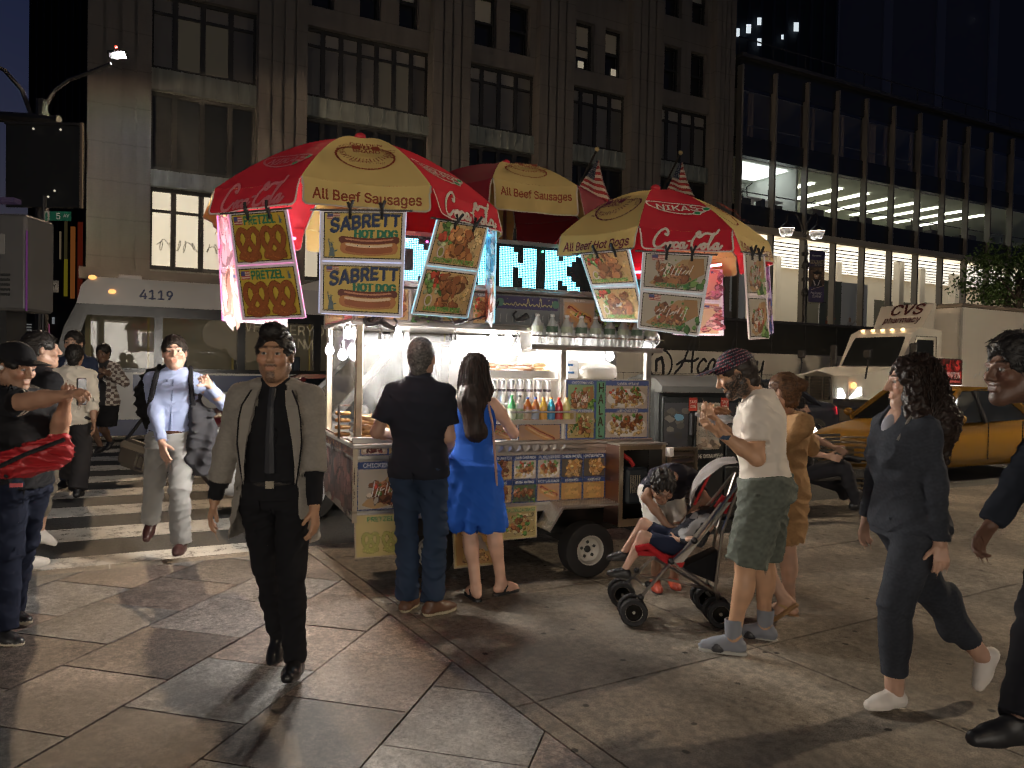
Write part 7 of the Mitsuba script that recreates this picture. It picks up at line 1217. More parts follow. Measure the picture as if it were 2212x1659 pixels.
        if hair == 'long':
            hr.cone((0, -.05, .0), (.0, -.10, -.18), .092, .105, .03).cone((0, -.10, -.18), (.03, -.105, -.40), .100, .085, .04).cone((.03, -.105, -.40), (.055, -.09, -.50), .078, .03, .04)
            for q in (1, -1): hr.cone((q*.06, .02, .03), (q*.09, .015, -.12), .035, .035, .03).cone((q*.09, .015, -.12), (q*.095, -.02, -.30), .036, .022, .03)
            hr.ripple(lambda p: .010*(meshkit.noise(p*np.array([38, 38, 4]), 5)-.5)+.006*(meshkit.noise(p*np.array([95, 95, 7]), 6)-.5))
        elif hair == 'curly':
            hr.cone((0, -.05, .0), (0, -.09, -.20), .105, .125, .03).cone((0, -.09, -.2), (0, -.08, -.36), .125, .085, .04)
            for q in (1, -1): hr.cone((q*.055, .01, .04), (q*.105, .01, -.18), .045, .055, .03).cone((q*.105, .01, -.18), (q*.115, .03, -.34), .05, .035, .03)
            hr.ripple(lambda p: .024*(meshkit.noise(p*np.array([34, 34, 26]), 5)-.5)+.016*(meshkit.noise(p*np.array([80, 80, 60]), 6)-.5), .08)
        elif hair == 'braid': hr.ripple(lambda p: .007*np.sin(np.arctan2(p[:, 0], p[:, 2]+.02)*15)+.004*np.sin(p[:, 1]*130))
        else: hr.ripple(lambda p: .008*(meshkit.noise(p*np.array([75, 26, 75]), 5)-.5)+.006*(meshkit.noise(p*np.array([150, 45, 150]), 6)-.5))
        if hair in ('long', 'curly'):          # single locks over the mass of hair
            rr_ = np.random.default_rng(5); LK = []
            for i in range(260):
                a_ = rr_.uniform(1.25, 5.03) if hair == 'long' else rr_.uniform(.9, 5.4); e_ = rr_.uniform(.1, 1.3); L_k = rr_.uniform(.25, .52) if hair == 'long' else rr_.uniform(.2, .42); q0 = np.array([.098*math.sin(a_)*math.cos(e_), -.02+.122*math.cos(a_)*math.cos(e_), .035+.115*math.sin(e_)]); tt = np.linspace(0, 1, 9); wv = rr_.uniform(.002, .006) if hair == 'long' else rr_.uniform(.008, .02); ph = rr_.uniform(0, 6.3); fq = rr_.uniform(5, 9) if hair == 'long' else rr_.uniform(14, 26)
                ox = q0[0]*(1+.16*np.sin(np.clip(tt*1.5, 0, 1)*1.57)) if hair == 'long' else q0[0]*(1+.5*np.sqrt(tt)); oy = q0[1]*(1-tt)+tt*min(q0[1], -.095 if hair == 'long' else -.05)-.03*np.sin(tt*3.1)*(1 if hair == 'long' else .8)
                P_ = np.stack([ox+(.045*np.clip(tt-.4, 0, 1) if hair == 'long' else 0)+wv*np.sin(ph+fq*tt), oy+wv*np.cos(ph+fq*tt), q0[2]-L_k*tt**1.1], 1); LK.append(tube(P_, np.array([.003]*7+[.002, .0008])*(1.15 if hair == 'long' else 1.5), 4, hcl*rr_.uniform(.4, 1.9), cap=False))
            put('lock', out(cat(LK).at(HM)), 'm_hair', parent=key, smooth=True, kind='stuff')
        if hair in ('pomp', 'short', 'side', 'high', 'bun'):
            hv, hf = hr.mesh(); tm_ = trimesh.Trimesh(hv, hf, process=False); rr_ = np.random.default_rng(8); pick = rr_.choice(len(hv), min(620, len(hv)), replace=False); LK = []
            for i in pick:
                q0, n0 = hv[i], tm_.vertex_normals[i]
                if hair == 'pomp' and q0[2] > .06: fl = np.array([rr_.normal(0, .25), -.9, .45])
                elif q0[2] > .06: fl = np.array([rr_.normal(0, .5), .75 if hair != 'bun' else -1, -.1])
                else: fl = np.array([0, -.35, -1.0])
                fl = nrm(fl-(fl@n0)*n0); L_k = rr_.uniform(.014, .034); LK.append(tube([q0-n0*.002, q0+fl*L_k*.5+n0*.0018, q0+fl*L_k-n0*rr_.uniform(-.0015, .003)], [.0018, .0018, .0006], 3, hcl*rr_.uniform(.3, 2.0), cap=False))
            put('lock', out(cat(LK).at(HM)), 'm_hair', parent=key, smooth=True, kind='stuff')
        HS = HM.copy(); put('hair', out(me_of(hr, st).at(HS)), 'm_hair', parent=key, smooth=True)
    return dict(key=key, M=M, head=M@HM, hs=hs, wr=[(M@np.r_[w, 1])[:3] for w in wr], el=[(M@np.r_[w, 1])[:3] for w in el], sh=[(M@np.r_[w, 1])[:3] for w in sh], nb=(M@np.r_[nb, 1])[:3], pel=(M@np.r_[pel, 1])[:3], tx=M[:3, :3]@tx, ty=M[:3, :3]@ty, tz=M[:3, :3]@tz, s=s, kn=[(M@np.r_[w, 1])[:3] for w in kn], an=[(M@np.r_[w, 1])[:3] for w in an])
def _foot(sd, a, F_, s, g, shoe=False, tall=0.0):
    o = a-F_[:, 2]*.085*s; x, y, z = F_[:, 0], F_[:, 1], F_[:, 2]
    sd.cone(o-y*.038*s+z*.036*s, o+y*.10*s+z*.030*s, .034*s+g, .034*s+g, .02).cone(o+y*.08*s+z*.026*s, o+y*.155*s+z*.022*s, .036*s+g, .026*s+g, .025).cone(o-y*.012*s+z*.06*s, o+z*(.095+tall)*s-y*.008*s, .036*s+g, .036*s+g, .025, cut=1.0)
    sd.cone(o+z*.07*s+y*.02*s, o+y*.10*s+z*.036*s, .030*s+g, .024*s+g, .025)
    if not shoe:
        for j, l in ((-.022, .0), (-.008, .008), (.006, .012), (.022, .018)): sd.cone(o+x*j*s+y*.15*s+z*.012*s, o+x*j*s+y*(.172+l)*s+z*.010*s, .011*s, .009*s, .006)
    sd.cutp(o-z*(.0 if not shoe else -.0), -z)
# ---------------------------------------------------------------- people
def Ft(px, py, z=.085, D=None): return G(px, py, z) if D is None else V(px, py, D)
BLK = (.012, .012, .014)
# the man in the beige blazer, walking towards us
p = person('person striding towards us in an open beige blazer, black shirt and black tie', (-1.20, 3.92), -84, 1.765, (.36, .20, .12), lean=(2, 0, 0), feet=[(V(606, 1402, 4.22), 5, -32), (V(638, 1425, 3.84), 2, 14)], hands=[V(459, 1098, 3.92), V(680, 1105, 3.82)], poles=[(.7, -.8, 0), (-.6, -1, 0)], head=(-2, 2, 0), hair='pomp', beard=.62,
    top=dict(col=BLK, sleeve=1.0, ease=.006, collar=BLK, fold=.004), bottom=dict(col=(.011, .011, .013), ease=.008, cuff=1.1), shoes=dict(col=(.012, .012, .013), mat='m_gloss'), hx=.0034, rc=.008, curl=(.5, .55))
BZ = p
def blazer(p, col, key, hem=-.12):
    s, Mi = p['s'], np.linalg.inv(p['M']); L_ = lambda q: (Mi@np.r_[q, 1])[:3]; R = Mi[:3, :3]; nb, pel, sh, el, wr = L_(p['nb']), L_(p['pel']), [L_(q) for q in p['sh']], [L_(q) for q in p['el']], [L_(q) for q in p['wr']]; tx, ty, tz = R@p['tx'], R@p['ty'], R@p['tz']
    P = np.array([pel-tz*.30*s, nb, *sh, *el, *wr]); sd = Sdf(P.min(0)-.26, P.max(0)+.2, .0075); A, B = pel-tz*.02*s, nb+tz*.01*s
    sec = [(-.40, .226, .162, .005), (-.25, .218, .156, .0), (0, .205, .146, 0), (.30, .182, .134, .006), (.55, .203, .146, .008), (.75, .215, .142, 0), (.90, .175, .112, -.008), (.98, .098, .083, -.012)]
    sd.loft(A, B, tx, [(t, a*s, b_*s, c*s) for t, a, b_, c in sec], .02)
    inn = Sdf(P.min(0)-.26, P.max(0)+.2, .0075); inn.loft(A-tz*.06, B, tx, [(t, (a-.013)*s, (b_-.013)*s, c*s) for t, a, b_, c in sec], .0); inn.cone(nb-tz*.1, nb+tz*.1, .068*s, .074*s, 0); sd.g = np.maximum(sd.g, -inn.g)
    # opening at the front: narrow at the buttons, wide at chest and swung open below
    ax = np.stack(np.meshgrid(*[sd.lo[k]+sd.h*np.arange(sd.n[k]) for k in range(3)], indexing='ij'), -1)-A; t = (ax@tz)/np.linalg.norm(B-A); xx = ax@tx; yy = ax@ty; wR = np.interp(t, [-.5, -.15, .15, .40, .65, .85, 1.0], [.235, .16, .13, .12, .085, .066, .06])*s; wL = np.interp(t, [-.5, -.15, .15, .40, .65, .85, 1.0], [.185, .135, .125, .115, .095, .072, .06])*s
    sd.g = np.maximum(sd.g, np.where(yy > .02, np.minimum(np.minimum(wR-xx, xx+wL), .05+0*yy), -.2).astype(np.float32))
    for q in (0, 1):
        sd.cone(nb-tz*.01*s+tx*(1-2*q)*.07*s-ty*.012*s, sh[q], .052*s, .072*s, .03); e = sh[q]+(el[q]-sh[q])
        sd.cone(sh[q], el[q], .073*s, .064*s, .03); sd.cone(el[q], wr[q], .064*s, .056*s, .02, cut=.35 if q == 1 else .62)
    sd.ripple(lambda v: fold(v, .0045, 1.0, 11)); k = p['key']; put('blazer', me_of(sd, lambda v: np.asarray(col)*(.88+.24*meshkit.noise(v*140, 2))[:, None]).at(p['M']), 'm_cloth', parent=k, smooth=True)
    lap = []
    for q in (1, -1):
        y = lambda t: np.interp(t, [.1, .35, .6, .8, .95], [.148, .150, .158, .150, .105])*s
        pts = lambda w0: [A+tz*t*np.linalg.norm(B-A)+tx*q*(np.interp(t, [.1, .4, .65, .85, .97], [.122, .118, .095, .072, .062])*s+w0*np.interp(t, [.1, .55, .8, .97], [.0, .05, .062, .03])*s)+ty*(y(t)-(.012 if w0 else .0)) for t in (.12, .3, .5, .7, .82, .95)]
        a_, b_ = pts(0), pts(1.0); V_ = np.array(a_+b_); n = len(a_); f = []
        for i in range(n-1): f += [[i, i+1, n+i+1], [i, n+i+1, n+i]]
        lap.append(Me(V_, f, W(*col)*1.05)); lap.append(tube([x_+ty*.003 for x_ in b_], .004, 5, BLK))
    put('lapel', cat(lap).at(p['M']), 'm_cloth', parent=k)
    put('tie', cat(tube([nb+ty*.075*s-tz*.01*s, nb+ty*.112*s-tz*.10*s, nb+ty*.128*s-tz*.25*s, nb+ty*.118*s-tz*.42*s], [.018, .02, .026, .032], 8, (.022, .023, .028))).at(p['M']), 'm_satin', parent=k)
    put('belt', cat(tube([pel+tz*.045*s+tx*.16*math.sin(a_)*s+ty*.122*math.cos(a_)*s for a_ in np.linspace(-1.4, 1.4, 14)], .012, 6, (.03, .028, .026)), box(-.02, .02, -.005, .005, -.018, .018, (.3, .26, .2)).at(fr(pel+tz*.045*s+ty*.136*s, tx, ty))).at(p['M']), 'm_gloss', parent=k)
    for q in (0, 1): put('cuff', tube([el[q]+(wr[q]-el[q])*u for u in ((.3, .42) if q else (.6, .72))], [.051*s, .048*s], 14, BLK).at(p['M']), 'm_cloth', parent=k)
blazer(p, (.225, .205, .18), 'x')
# the man in the pale blue shirt, bag and jacket over his shoulder
p = person('person in pale blue shirt and light grey trousers stepping off the crosswalk', (-2.78, 6.3), -78, 1.80, (.52, .32, .24), lean=(3, -2, 6), feet=[(V(322, 1148, 6.75), 8, -38), (V(391, 1172, 6.22), 0, 6)], hands=[V(350, 958, 6.05), V(452, 832, 6.15)], poles=[(1, -.4, .1), (-1, -.1, -1.0)], head=(4, 2, 3), hair='short', haircol=(.02, .015, .012), beard=.16,
    top=dict(col=(.30, .355, .54), hem=.03, sleeve=.97, ease=.012, collar=(.31, .37, .56), fold=.0075), bottom=dict(col=(.28, .28, .275), ease=.020, cuff=1.25, fold=.008), shoes=dict(col=(.05, .02, .018), mat='m_gloss'), hx=.0036, palms=[(.6, .9, 0), (.2, -1, .2)], curl=(.4, .9))
put('belt', tube([p['pel']+p['tz']*.055+p['tx']*.168*math.sin(a)+p['ty']*.13*math.cos(a) for a in np.linspace(-1.6, 1.6, 16)], .014, 6, (.06, .03, .02)), 'm_gloss', parent=p['key'])
put('placket', tube([p['nb']+p['ty']*.108-p['tz']*.06, p['nb']+p['ty']*.145-p['tz']*.2, p['nb']+p['ty']*.135-p['tz']*.34, p['nb']+p['ty']*.138-p['tz']*.47], .006, 5, (.2, .24, .38)), 'm_cloth', parent=p['key'])
def strap(p, q, c, r=.016, x0=.10): return tube([p['sh'][q]*.0+p['nb']+p['tx']*(1-2*q)*x0-p['ty']*.11-p['tz']*.05, p['nb']+p['tx']*(1-2*q)*x0+p['tz']*.035-p['ty']*.02, p['nb']+p['tx']*(1-2*q)*(x0+.015)+p['ty']*.10-p['tz']*.07, p['nb']+p['tx']*(1-2*q)*(x0+.035)+p['ty']*.13-p['tz']*.22, p['nb']+p['tx']*(1-2*q)*(x0+.07)+p['ty']*.05-p['tz']*.38], r, 6, c)
bp = thing('backpack', 'black backpack on the back of the person in pale blue shirt', 'backpack'); sd = Sdf((-.3, -.2, -.35), (.3, .2, .35), .01); sd.ell((0, 0, -.03), (.21, .12, .29), .02).ripple(lambda v: fold(v, .02)); put('bag', me_of(sd, BLK).at(fr(p['nb']-p['ty']*.2-p['tz']*.22+p['tx']*.12, p['tx'], p['ty'])), 'm_cloth', parent=bp, smooth=True); put('strap', cat(strap(p, 0, BLK, .022, .12), strap(p, 1, BLK, .02, .115)), 'm_cloth', parent=bp)
sd = Sdf((-.3, -.3, -.75), (.3, .3, .2), .011); sd.cone((-.02, 0, .06), (.02, 0, -.2), .05, .11, .05).cone((.02, 0, -.2), (.04, -.02, -.62), .11, .15, .05); sd.ripple(lambda v: .022*np.sin(v[:, 0]*42+2*np.sin(v[:, 2]*6))+fold(v, .02)); sd.cutp((0, 0, -.66), (0, 0, -1)); put('dark_jacket', me_of(sd, (.035, .035, .04)).at(fr(V(424, 850, 6.32), (1, .2, 0))), 'm_cloth', smooth=True, label='dark jacket slung over the shoulder of the person in pale blue shirt', cat_='jacket')
hb = thing('shoulder_bag', 'tan and grey bag with metal buckle hanging beside the person in pale blue shirt', 'bag'); bo = fr(V(298, 985, 6.5), (1, -.25, -.25), z=(.3, 0, 1)); put('bag', cat(box(-.17, .16, -.07, .07, -.12, .12, (.10, .085, .07), .05), box(-.17, .15, -.072, .072, .02, .10, (.26, .22, .17), .03)).at(bo), 'm_satin', parent=hb); put('buckle', tube([(x_, -.085, z_) for x_, z_ in ((.06, -.08), (.14, -.08), (.14, .03), (.06, .03), (.06, -.08))], .009, 6, (.6, .55, .45)).at(bo), 'm_chrome', parent=hb); put('strap', tube([(-.15, 0, .1), (-.05, .02, .35), (.1, .05, .6)], .014, 6, BLK).at(bo), 'm_satin', parent=hb)
# the two customers at the counter, seen from behind
p = person('person with short grey hair in dark vest and jeans, seen from behind at the counter', (-.60, 5.02), 80, 1.775, (.42, .25, .18), build=.98, feet=[(V(935, 1300, 4.92), 38, 0), (V(880, 1303, 5.03), 4, 0)], hands=[V(966, 972, 5.24), V(846, 940, 5.28)], poles=[(.45, -1, -.6), (-.4, -1, -.7)], hair='buzz', haircol=(.085, .08, .075), head=(0, 4, 0), face_on=False, hx=.004,
    top=dict(col=(.016, .018, .026), sleeve=.36, ease=.020, collar=(.02, .022, .03), fold=.005, name='vest', hem=-.10, flare=.1, quilt=.0035), bottom=dict(col=lambda v: W(.022, .036, .066)*(.6+.8*meshkit.noise(v*np.array([6, 6, 3]), 2))[:, None], ease=.016, cuff=1.35, fold=.012), shoes=dict(col=(.10, .05, .03), sole=(.5, .44, .32)))
sd = Sdf((-.2, -.2, -.1), (.2, .2, .12), .006); sd.cone((0, -.01, -.04), (0, .0, .06), .086, .074, .004, cut=1, c0=0); sd.cone((0, -.01, -.1), (0, .005, .12), .070, .062, .002, sub=True); put('stand_collar', me_of(sd, (.02, .022, .03)).at(fr(p['nb'], p['tx'], p['ty'])), 'm_cloth', parent=p['key'], smooth=True)
put('watch', lathe([(.034, -.012), (.037, -.01), (.037, .01), (.034, .012)], 16, (.5, .45, .35), fr(p['wr'][0]-nrm(p['wr'][0]-p['el'][0])*.03, (1, 0, 0), z=p['wr'][0]-p['el'][0])), 'm_chrome', label='metal wristwatch on the person in dark vest', cat_='watch')
BLUE = (.02, .09, .42)
p = person('person with very long dark hair in a bright blue sleeveless dress and black sandals', (-.26, 5.36), 72, 1.68, (.56, .34, .25), fem=True, build=1.06, feet=[(V(1083, 1262, 5.42), 30, 0), (V(1028, 1268, 5.28), -42, 0)], hands=[V(1085, 905, 5.62), V(990, 895, 5.62)], poles=[(1, -.6, -.9), (-1, -.4, -.9)], hair='long', haircol=(.020, .013, .011), head=(10, 6, 0), face_on=False,
    top=dict(col=BLUE, sleeve=0, strap=True, ease=.006, fold=.003, name='dress_bodice', hem=.0), bottom=dict(kind='skirt', len=.44, flare=.085, pleat=.009, col=BLUE, leg=0.0, ease=.012, fold=.006, name='dress_skirt'), shoes=dict(kind='flip', col=BLK, sole=(.02, .02, .02)))
put('dress_strap', cat([tube([p['nb']+p['tx']*q*.075-p['tz']*.17-p['ty']*.085, p['nb']+p['tx']*q*.085-p['tz']*.03-p['ty']*.06, p['nb']+p['tx']*q*.085-p['tz']*.005+p['ty']*.03], .007, 5, BLUE) for q in (1, -1)]), 'm_cloth', parent=p['key'])
put('bag_strap', tube([p['nb']+p['tx']*.10-p['ty']*.04, p['nb']+p['tx']*.17-p['ty']*.09-p['tz']*.2, p['nb']+p['tx']*.20-p['ty']*.09-p['tz']*.5, p['nb']+p['tx']*.19-p['ty']*.02-p['tz']*.75], .009, 5, (.35, .22, .2)), 'm_satin', label='thin pink bag strap hanging from the shoulder of the person in blue dress', cat_='strap')
# the man in cap and white tee shirt
TEE = (.62, .56, .49)
p = person('bearded person in patterned cap, white tee shirt and green shorts looking at a phone', (1.49, 4.46), 158, 1.74, (.44, .25, .15), build=1.06, lean=(7, 0, 0), feet=[(V(1652, 1362, 4.62), 0, 0), (V(1583, 1380, 4.36), -4, 0)], hands=[V(1552, 915, 4.60), V(1556, 936, 4.22)], poles=[(.4, -.1, -1), (-.25, -.12, -1)], head=(6, -24, 0), beard=.95, hair='buzz', haircol=(.03, .022, .018), hx=.0036, headpos=V(1590, 808, 4.47),
    top=dict(col=TEE, sleeve=.34, ease=.020, hem=.0, fold=.008, neck=.0), bottom=dict(col=lambda v: W(.10, .112, .095)*(.75+.5*meshkit.noise(v*60, 2))[:, None], leg=.50, ease=.042, cuff=1.5, fold=.009, name='shorts'), shoes=dict(kind='slide', col=(.03, .03, .035), sole=(.32, .31, .28)), palms=[(-.3, 0, -1), (-.2, -.2, -1)], curl=(.8, .7))
CM = p
for q in (0, 1):
    a, k_ = p['an'][q], p['kn'][q]; u = nrm(k_-a); put('sock', lathe([(.040, -.02), (.046, .01), (.050, .07), (.051, .10), (.047, .105)], 16, (.20, .21, .24), fr(a, (1, 0, 0), z=u)), 'm_cloth', parent=p['key'], smooth=True)
    sd = Sdf(np.array([-.08, -.1, -.02]), np.array([.08, .21, .14]), .006); _foot(sd, np.array([0, 0, .085]), np.eye(3), 1.0, .004); f_ = rad(158+(0 if q == 0 else 4)); put('sock_foot', me_of(sd, (.20, .21, .24)).at(fr(a-[0, 0, .083], (math.sin(f_), -math.cos(f_), 0))), 'm_cloth', parent=p['key'], smooth=True)
cap = thing('patterned_cap', 'dark cap with rows of red and white marks on the person in white tee', 'cap'); sd = Sdf((-.14, -.16, -.02), (.14, .24, .2), .005); sd.ell((0, -.014, .036), (.092, .112, .104), .01); sd.cutp((0, 0, .035), (0, -.12, -1))
def capcol(v):
    c = np.tile(W(.02, .022, .035), (len(v), 1)); a = np.arctan2(v[:, 0], v[:, 1])*7; z = v[:, 2]*58; fx_, fz_ = (a+.5*(np.floor(z) % 2)) % 1, z % 1; c[(np.abs(fx_-.5) < .26) & (np.abs(fz_-.5) < .13)] = (.36, .35, .35); c[(np.abs(fx_-.3) < .10) & (np.abs(fz_-.5) < .26)] = (.36, .03, .04); return c
put('crown', me_of(sd, capcol, 0).at(p['head']), 'm_cloth', parent=cap, smooth=True)
sd = Sdf((-.13, .0, -.04), (.13, .26, .12), .005); sd.ell((0, .10, .040), (.088, .115, .075), 0, keep=lambda q: np.maximum(-(q[..., 2]-.030+q[..., 0]**2*2.2), q[..., 2]-.037+q[..., 0]**2*2.2)); put('brim', me_of(sd, capcol, 0).at(p['head']), 'm_cloth', parent=cap, smooth=True)
put('phone', box(-.037, .037, -.075, .075, -.005, .005, (.35, .36, .4), .004).at(fr(V(1528, 906, 4.40), (.25, 1, .1), (-1, .2, .45))), 'm_gloss', label='phone held flat by the person in white tee shirt', cat_='phone')
sd = Sdf((-.12,)*3, (.12,)*3, .006); sd.ell((0, 0, 0), (.062, .045, .038), .01).ell((.03, .0, -.04), (.05, .03, .045), .02); sd.ripple(lambda v: fold(v, .014, 3)); put('wrapped_sandwich', me_of(sd, lambda v: np.where((v[:, 2] > -.015)[:, None], W(.22, .10, .045), W(.55, .58, .62))).at(fr(V(1557, 890, 4.60), (1, 0, 0))), 'm_satin', smooth=True, label='half eaten sandwich in pale wrapper held by the person in white tee shirt', cat_='sandwich')
put('wristband', lathe([(.033, -.012), (.036, -.01), (.036, .01), (.033, .012)], 16, (.03, .05, .09), fr(p['wr'][1]-nrm(p['wr'][1]-p['el'][1])*.03, (1, 0, 0), z=p['wr'][1]-p['el'][1])), 'm_satin', label='dark watch on the wrist of the person in white tee shirt', cat_='watch')
TAN = (.36, .21, .10)
p = person('person in long tan cardigan and black shorts standing behind the person in white tee shirt', (1.78, 4.98), 140, 1.57, (.50, .31, .22), fem=True, build=1.12, feet=[(V(1706, 1320, 5.10), 0, 0), (V(1692, 1292, 4.90), 10, -42)], hands=[V(1672, 958, 5.25), V(1690, 960, 4.80)], poles=[(1, -.6, -.6), (-1, -1, -1)], hair='bun', haircol=(.10, .05, .025), face_on=False, headpos=V(1690, 846, 4.86),
    top=dict(col=lambda v: W(*TAN)*(.85+.3*meshkit.noise(v*110, 2))[:, None], sleeve=.95, ease=.04, hem=-.62, flare=-.22, fold=.008, name='cardigan'), bottom=dict(col=BLK, leg=.32, ease=.01, name='shorts'), shoes=dict(kind='flip', col=(.5, .33, .15), sole=(.3, .17, .08)))
# the couple at the right edge
GR = lambda v: W(.034, .038, .048)*(.7+.5*meshkit.noise(v*120, 2)+.25*meshkit.noise(v*np.array([5, 5, 9]), 4))[:, None]
p = person('person with long curly dark hair in grey zip top and leggings walking left', (1.93, 3.72), 190, 1.69, (.48, .29, .21), fem=True, build=1.2, lean=(4, 0, 0), feet=[(V(2122, 1418, 3.80), 2, -62), (V(1932, 1494, 3.66), -4, 0)], hands=[V(1868, 1140, 4.02), V(2032, 1182, 3.50)], poles=[(.6, -1, 0), (-.4, -1, -.2)], hair='curly', haircol=(.022, .013, .010), head=(-17, -2, 0), hx=.0036, headpos=V(1968, 826, 3.72),
    top=dict(col=GR, sleeve=1.0, ease=.012, hem=-.04, fold=.006, neck=1.1, name='zip_top'), bottom=dict(col=GR, leg=.89, ease=.006, fold=.0022, name='leggings'), shoes=dict(col=(.68, .63, .58), sole=(.7, .66, .6), laces=(.6, .57, .55)), curl=(.6, .6), rc=.008)
put('undershirt', sph(p['nb']+p['ty']*.055-p['tz']*.075, .06, (.30, .30, .34), 2, (1, .8, 1.2)), 'm_cloth', parent=p['key'], smooth=True)
put('shoulder_strap', tube([p['nb']-p['tx']*.10+p['ty']*.11-p['tz']*.12, p['nb']-p['tx']*.115+p['ty']*.02+p['tz']*.035, p['nb']-p['tx']*.12-p['ty']*.08-p['tz']*.04], .008, 6, (.16, .145, .13)), 'm_cloth', label='pale bag strap over the shoulder of the person with curly hair', cat_='strap')
p = person('dark haired person in dark denim jacket at the right edge, walking left', (2.36, 3.14), 186, 1.80, (.12, .062, .042), build=1.08, feet=[(G(2140, 1760, .09), 0, 0), (G(2300, 1720, .09), 0, -20)], hands=[V(2092, 1215, 3.3), V(2330, 1230, 2.75)], hair='high', haircol=(.010, .009, .009), head=(3, 0, 0), hx=.0036, headpos=V(2194, 802, 3.12), beard=.3,
    top=dict(col=(.020, .024, .034), sleeve=1.0, ease=.024, collar=(.024, .028, .04), fold=.010, name='jacket', hem=-.06), bottom=dict(col=(.012, .012, .016), ease=.012), shoes=dict(col=BLK), curl=(.8, .5))
for i in range(7): put('button', sph(p['nb']+p['ty']*(.155-.006*i)-p['tx']*.03-p['tz']*(.06+.075*i), .008, (.5, .47, .42)), 'm_chrome', parent=p['key'])
# the man seated on the bench
bn_ = V(1790, 1035, 8.55); bench = thing('bench', 'black slatted metal bench with curved end beside the yellow taxi', 'bench'); BM = fr((bn_[0], bn_[1], 0), D_); bq = []
for i in range(7): put('slat', cat(box(-.75, 1.15, -.05+.07*i, -.005+.07*i, .43, .45, (.03, .03, .03))).at(BM), 'm_satin', parent=bench)
for i in range(9): put('back_slat', cat(box(-.75, .72, .44, .46, .50+.045*i, .53+.045*i, (.05, .045, .04))).at(BM), 'm_satin', parent=bench)
for i in range(13): put('end_slat', tube([(.75+.38*math.sin(t), .45-.35*(1-math.cos(t)), .10+.062*i) for t in np.linspace(0, 1.57, 7)], .013, 5, (.16, .12, .07)).at(BM), 'm_satin', parent=bench)
put('arm_rail', tube([(.45, -.05, .62), (.45, .42, .66), (.8, .43, .62), (1.13, .1, .55)], .022, 6, BLK).at(BM), 'm_satin', parent=bench); put('leg', cat([tube([(x, y, 0), (x, y, .43)], .022, 6, BLK) for x in (-.7, 1.1) for y in (0, .4)]).at(BM), 'm_satin', parent=bench)
p = person('bearded person in black tee shirt and black trousers seated on the bench', (V(1748, 900, 8.5)[0], 8.5), -18, 1.78, (.46, .28, .2), lean=(-10, 0, 0), pelvis=(0, -.05, -.43), feet=[(V(1850, 1085, 8.35), -8, 0), (V(1880, 1082, 8.75), -10, 0)], hands=[V(1786, 985, 8.15), V(1838, 985, 8.85)], poles=[(1, -.2, -1), (-1, -.3, -.8)], head=(-6, 2, 0), hair='short', beard=.9, hx=.005, rc=.011,
    top=dict(col=BLK, sleeve=.35, ease=.02), bottom=dict(col=(.025, .025, .03), ease=.012), shoes=dict(col=BLK))
# people at the left on the crosswalk
p = person('person in dark cap filming with a phone at the left edge, wearing red pouch', (-2.86, 4.42), -8, 1.67, (.36, .20, .13), build=1.22, lean=(3, 0, 0), feet=[(V(-8, 1385, 4.3), 4, 0), (V(6, 1345, 4.6), 0, 0)], hands=[V(150, 852, 4.08), V(142, 866, 4.36)], poles=[(.5, -.3, -1), (-.3, -.2, -1)], head=(-6, -14, 0), beard=.25, hair='short', hx=.0036, headpos=V(34, 792, 4.35),
    top=dict(col=BLK, sleeve=.36, ease=.03, fold=.008), bottom=dict(col=(.008, .011, .024), ease=.025, cuff=1.3, fold=.012), shoes=dict(col=BLK, sole=(.45, .4, .32)), curl=(1.0, .9), palms=[(.4, -.3, .7), (-.4, -.3, .7)])
u_ = nrm(p['el'][0]-p['sh'][0])
for t_ in (.155, .185): put('sleeve_stripe', lathe([(.079, -.007), (.081, 0), (.079, .007)], 18, (.42, .36, .29), fr(p['sh'][0]+u_*t_, (1, 0, 0), z=u_)), 'm_cloth', parent=p['key'], smooth=True)
cp_ = thing('baseball_cap', 'plain black cap on the person filming at the left edge', 'cap'); sd = Sdf((-.14, -.16, -.04), (.14, .24, .2), .005); sd.ell((0, -.014, .036), (.094, .115, .106), .01); sd.cutp((0, 0, .035), (0, -.1, -1)); put('crown', me_of(sd, BLK, 0).at(p['head']), 'm_cloth', parent=cp_, smooth=True); sd = Sdf((-.13, .0, -.06), (.13, .26, .12), .005); sd.ell((0, .10, .036), (.088, .11, .075), 0, keep=lambda q: np.maximum(-(q[..., 2]-.02+q[..., 0]**2*2.2), q[..., 2]-.03+q[..., 0]**2*2.2)); put('brim', me_of(sd, BLK, 0).at(p['head']), 'm_cloth', parent=cp_, smooth=True)
put('earbud', sph((p['head']@np.array([.088, .0, -.006, 1]))[:3], .013, (.75, .72, .7), 2), 'm_gloss', label='white earbud in the ear of the person filming at the left edge', cat_='earbud', smooth=True)
put('phone', box(-.037, .037, -.005, .005, -.075, .075, BLK, .004).at(fr(V(176, 846, 4.25), (.15, 1, 0))), 'm_gloss', label='black phone held up by the person at the left edge', cat_='phone')
